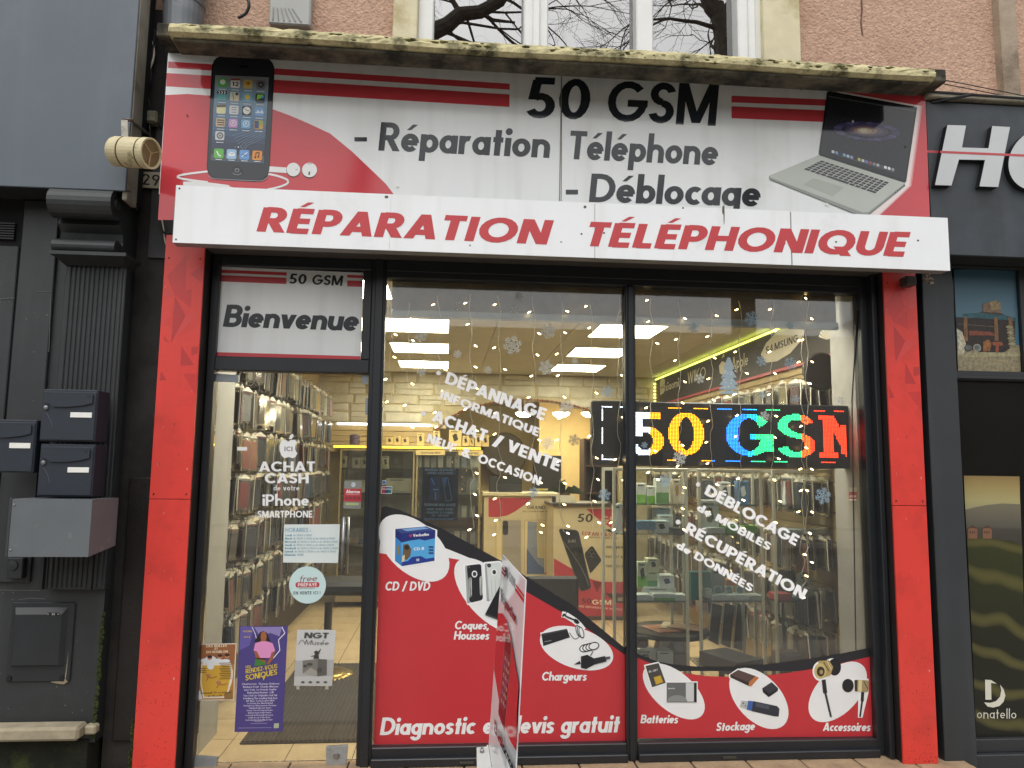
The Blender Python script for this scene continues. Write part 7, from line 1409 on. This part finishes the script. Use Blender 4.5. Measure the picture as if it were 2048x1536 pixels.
for k in range(3):
    x = 1436+k*22; p = at(x, 1183, CY+.12); t = thing('disc_case', '%s clear disc case leaning on the flat white boxes' % ordn[k], 'disc case', p, group='clear disc cases'); MB().bbox(p.x-.03, p.x+.03, p.y, p.y+.006, p.z-.02, p.z+.035, .003).build('case', mat('#b8bdb8', .2), t); MB().lathe([(.001, -.002), (.022, -.001), (.022, 0)], (p.x, p.y-.0005, p.z+.008), 16, 'Y', mat('#8fa4a8', .2, metal=.6)).build('disc', None, t)
tb = thing('hand_bag', 'dark grey fabric pouch on the cabinet floor by the window post', 'pouch', at(1284, 1298, CY+.05)); p, q_ = at(1270, 1290, CY+.03), at(1298, 1290, CY+.03); MB().bbox(p.x, q_.x, CY+.03, CY+.1, at(1284, 1299, CY).z, at(1284, 1277, CY).z, .012).build('pouch', mat('#33363a', .8, var=.2), tb)
# furniture behind the cabinets
rt_ = thing('round_table', 'low round black table with magazines behind the window cabinets', 'table', atz(1335, 1340, 0)); zt_ = .46; c = atz(1338, 1257, zt_)
MB().lathe([(.02, zt_-.03), (.25, zt_-.03), (.26, zt_-.015), (.25, zt_)], (c.x, c.y, 0), 36, 'Z', mat('#1d1b19', .35)).build('top', None, rt_)
for k in range(4): a = k*1.57+.5; MB().tube([(c.x+.08*math.cos(a), c.y+.08*math.sin(a), zt_-.03), (c.x+.24*math.cos(a), c.y+.24*math.sin(a), 0)], .014, 8, mat('#7a5f3c', .6)).build('leg', None, rt_)
for k, (dx, dy, r, col) in enumerate(((-.06, -.03, .3, '#b06a50'), (.04, .02, -.4, '#c9b89c'), (.1, -.06, .9, '#8a6a58'))):
    M = Matrix.Translation((c.x+dx, c.y+dy, zt_+.006+k*.007)) @ Matrix.Rotation(r, 4, 'Z'); MB().bbox(-.08, .08, -.11, .11, -.003, .003, .002, mat(col, .3, var=.3, scale=10), M).build('magazine', None, label='%s glossy magazine lying on the round black table' % ('lowest reddish', 'middle pale', 'topmost brown')[k], cat='magazine')
bn = thing('bench', 'dark padded bench with curved legs behind the middle cabinet', 'bench', atz(1460, 1330, 0)); a, b = atz(1425, 1298, .42), atz(1500, 1322, .42); d = (b-a).normalized(); s_ = Vector((-d.y, d.x, 0))*.1
MB().prism([a-s_, b-s_, b+s_, a+s_], (0, 0, -.08), BLP).build('seat', None, bn)
for p in (a+d*.08, b-d*.08): MB().tube([p+Vector((0, 0, -.08)), p+Vector((-.02, -.02, -.25)), p+Vector((.03, -.03, -.42))], .018, 8, mat('#4a4640', .4, metal=.4)).build('leg', None, bn)
for k in range(3):
    x0_ = 1418+k*25; p = [at(x0_+6, 1206, .95), at(x0_+27, 1212, .95), at(x0_+18, 1290+k*6, .95), at(x0_-1, 1280+k*8, .95)]; t = thing('tablet_case', '%s of three dark tablet cases hanging slanted in the middle cabinet' % ordn[k], 'tablet case', p[2], group='hanging tablet cases'); MB().prism(p, (0, .015, 0), mat('#2b2624', .5, var=.1)).build('case', None, t); MB().tube([p[0], p[3], p[2], p[1]], .003, 5, mat('#b0a894', .5)).build('piping', None, t)
t = thing('display_stand', 'tall matt black stand behind the last cabinet', 'stand', at(1570, 1330, 1.0)); MB().bbox(at(1556, 1270, 1.0).x, at(1584, 1270, 1.0).x, 1.0, 1.12, 0, at(1570, 1204, 1.0).z, .004).build('body', mat('#121213', .6), t)
t = thing('tablet', 'black tablet propped on the shelf of the last cabinet', 'tablet', at(1580, 1190, CY+.25)); p, q_ = at(1558, 1165, CY+.25), at(1592, 1165, CY+.25); MB().bbox(p.x, q_.x, CY+.25, CY+.262, sh[2]+.001, at(1575, 1139, CY+.25).z, .004).build('slab', mat('#151618', .25), t)

# ================================================================== pavement totem standing across the view
tt = thing('pavement_sign', 'glossy white and red pavement sign seen almost edge-on in front of the window', 'pavement sign', (.28, -.9, 0))
Zf, Zn = 3.30, 2.50
def td(px, py, Z): d = ray(px, py); return CAM+d*(Z/d.y)
F1, N1 = td(1004.5, 1109, Zf), td(1051, 1160, Zn); F0, N0 = td(977, 1490, Zf), td(1030, 1560, Zn)
n = (N1-F1).cross(F0-F1).normalized(); n = n if n.x < 0 else -n
TP = F1.copy()
mb = MB(); tw = Vector((.004, 0, 0)); N0b = N0+(N0-N1)*.5
mb.prism([F1, N1, N0b, F0], -n*.004, mat('#dcdfe2', .05, var=.02, spec=.04, name='glossy_sign_sheet')); mb.build('panel', None, tt)
pr = Print(TP, n, .07); cV = lambda x, y: (960+x/3.442, 1090+y/3.444)
GL = lambda c: mat(c, .05, var=.02, spec=.04)
RDT, BKT = GL('#c0363c'), GL('#1f1d20')
pr.poly([cV(153, 150), cV(175, 180), cV(173, 195), cV(152, 165)], RDT, 0); pr.poly([cV(151, 175), cV(173, 205), cV(171, 222), cV(150, 190)], RDT, 0)
pr.poly([cV(245, 265), cV(305, 345), cV(304, 362), cV(244, 282)], RDT, 0); pr.poly([cV(243, 290), cV(303, 372), cV(301, 398), cV(241, 312)], RDT, 0)
pr.text('50 GSM', cV(174, 208), cV(240, 298), 19, BKT, 1, w=.27, up=(-.02, -1)); pr.text('Réparation', cV(146, 382), cV(252, 552), 25, BKT, 1, w=.25, up=(-.03, -1), ls=.06)
pr.poly([cV(125, 470), cV(155, 470), cV(185, 520), cV(215, 640), cV(240, 800), cV(268, 960), cV(255, 1150), cV(252, 1420), cV(215, 1360), cV(180, 1270), cV(150, 1180), cV(120, 1000), cV(98, 860), cV(108, 700)], RDT, .5)
pr.rquad([cV(178, 590), cV(222, 670), cV(172, 1290), cV(126, 1160)], 5, GL('#b8786a'), 1); pr.rquad([cV(179, 600), cV(218, 672), cV(170, 1278), cV(130, 1155)], 5, GL('#3a1c22'), 2); pr.poly([cV(170, 715), cV(211, 760), cV(172, 1165), cV(138, 1085)], GL('#5c4048'), 3)
for k in range(6):
    for j in range(3): x, y = 176-k*5+j*12, 760+k*58+j*20; pr.poly([cV(x, y), cV(x+8, y+12), cV(x+6, y+40), cV(x-2, y+26)], GL(('#a8948c', '#8a7a9a', '#b09a7c')[(k+j) % 3]), 4)
pr.text('Déblocage', cV(102, 1290), cV(235, 1585), 27, BKT, 1, w=.25, up=(-.03, -1), ls=.06); pr.build('print', tt)
e = (N0b-F0)
br = MB(); c = F0+(F0-F1).normalized()*.02; br.prism([F0+n*.002-Vector((0, 0, .0)), F0+e*.9+n*.002, F0+e*.9+n*.002-Vector((0, 0, .09)), F0+n*.002-Vector((0, 0, .09))], n*.006, mat('#d6d7d4', .45)); br.prism([F0-Vector((0, 0, .005)), F0+e*.9-Vector((0, 0, .005)), F0+e*.9+n*.09-Vector((0, 0, .012)), F0+n*.05-Vector((0, 0, .012))], (0, 0, -.006), mat('#cfd0cc', .5)); br.build('bracket', None, tt)
for k in (.05, .3): 
    p = F0+e*k+n*.03-Vector((0, 0, .008)); MB().lathe([(.009, 0), (.009, .008), (.006, .012), (.005, .018)], p, 10, 'Z', CHROME).build('bolt', None, tt)
for k in (.15, .5): p = F0+e*k+n*.009-Vector((0, 0, .045)); MB().lathe([(.001, -.006), (.008, -.004), (.01, 0)], p, 10, 'X', CHROME).build('bolt', None, tt)
p = F0+e*.5; 
for k in (.25, .75):
    s_ = F0+e*k+n*.04; MB().tube([s_+Vector((.022*math.cos(i*.7), .022*math.sin(i*.7), -.02-i*.0022)) for i in range(60)], .004, 5, CHROME).build('spring', None, tt)
MB().bbox(p.x-.28, p.x+.22, p.y-.42, p.y+.42, -.139, p.z-.14, .02).build('base', mat('#2b2c2e', .7), tt)

# ================================================================== bare street trees and the row of houses opposite (they show only in reflections)
BARK = mat('#756a5e', .95, var=.25, bump=.006, bscale=30)
def refl(px, py, Y, Yw=.06):
    """the point of the street that the upper window mirrors at this pixel"""
    P = at(px, py, Yw); d = (P-CAM); t = (Yw-Y)/d.y; return Vector((P.x+d.x*t, Y, P.z+d.z*t))
def tree(label, base, limbs_, seed):
    rnd = random.Random(seed); t = thing('bare_tree', label, 'tree', base, group='bare street trees'); limbs = MB(); twigs = MB()
    def grow(p, d, l, r, dep):
        pts = [p]; q_ = p.copy(); dd = d.copy()
        for k in range(4):
            dd = (dd+Vector((rnd.uniform(-.25, .25), rnd.uniform(-.25, .25), rnd.uniform(-.1, .1)))).normalized(); dd.y = min(dd.y, .1); q_ = q_+dd*l/4; pts.append(q_.copy())
        (limbs if r > .018 else twigs).tube(pts, r, 6 if r > .03 else 4, None, r*.6, cap=False)
        if dep == 0: return
        for k in range(rnd.choice((2, 3, 3)) if dep > 1 else 4):
            a = rnd.uniform(0, 6.28); sp_ = rnd.uniform(.35, .95); o = dd.orthogonal().normalized(); o2 = dd.cross(o); nd = (dd*math.cos(sp_)+(o*math.cos(a)+o2*math.sin(a))*math.sin(sp_)); nd.z -= .12
            grow(pts[-1] if k < 2 else pts[rnd.choice((1, 2, 3))], nd.normalized(), l*rnd.uniform(.6, .9), r*rnd.uniform(.48, .62), dep-1)
    for pts, r0, r1 in limbs_:
        limbs.tube(pts, r0, 10, None, r1, cap=True)
        for i in range(1, len(pts)):
            for k in range(2 if i > 1 else 0):
                p = pts[i-1].lerp(pts[i], rnd.random()); a = rnd.uniform(0, 6.28); dd = (pts[i]-pts[i-1]).normalized(); o = dd.orthogonal().normalized(); nd = dd*.5+(o*math.cos(a)+dd.cross(o)*math.sin(a)); grow(p, nd.normalized(), rnd.uniform(.9, 1.6), r1*.3, 4)
    limbs.build('trunk', BARK, t); twigs.build('twigs', BARK, t, kind='stuff')
TY = -9.5
p = [refl(*q_, TY) for q_ in ((1452, 96), (1447, 70), (1440, 40), (1432, 10))]; g = Vector((p[0].x+.2, TY, -.14))
tree('bare street tree with a forked trunk reflected in the upper window', g, [([g, g.lerp(p[0], .5)+Vector((.05, .1, 0))]+p, .24, .16), ([p[2], refl(1418, 18, TY), refl(1400, -25, TY), refl(1380, -80, TY)], .12, .06), ([p[2], refl(1462, 5, TY), refl(1470, -40, TY), refl(1490, -90, TY)], .11, .06), ([p[3], refl(1420, -40, TY), refl(1405, -120, TY)], .08, .04)], 3)
TY = -9.0
p = [refl(*q_, TY) for q_ in ((800, 110), (840, 82), (868, 62), (895, 50), (920, 28), (960, 24), (1000, 2), (1020, -30))]; g = Vector((p[0].x-.9, TY, -.14))
tree('bare street tree with a long bent limb reflected in the upper window', g, [([g, Vector((p[0].x-.7, TY, p[0].z*.6))]+p, .2, .1), ([p[4], refl(905, 0, TY), refl(900, -50, TY)], .06, .03), ([p[5], refl(985, 40, TY), refl(1030, 45, TY)], .05, .02)], 11)
oh = thing('opposite_house', 'plain pale row of houses across the road, reflected in the glass', 'building', (0, -19, 0))
MB().box(-40, 40, -24, -18, -.2, 5.6).build('wall', mat('#a89f92', .9, var=.1, scale=1), oh)
wm = MB().box(-.55, .55, -.02, .03, 0, 1.5).mesh('window', [mat('#23272b', .1)])
for i in range(20):
    for z in (1.0, 3.7): inst(wm, 'window', (-36+i*3.8, -17.985, z), parent=oh)
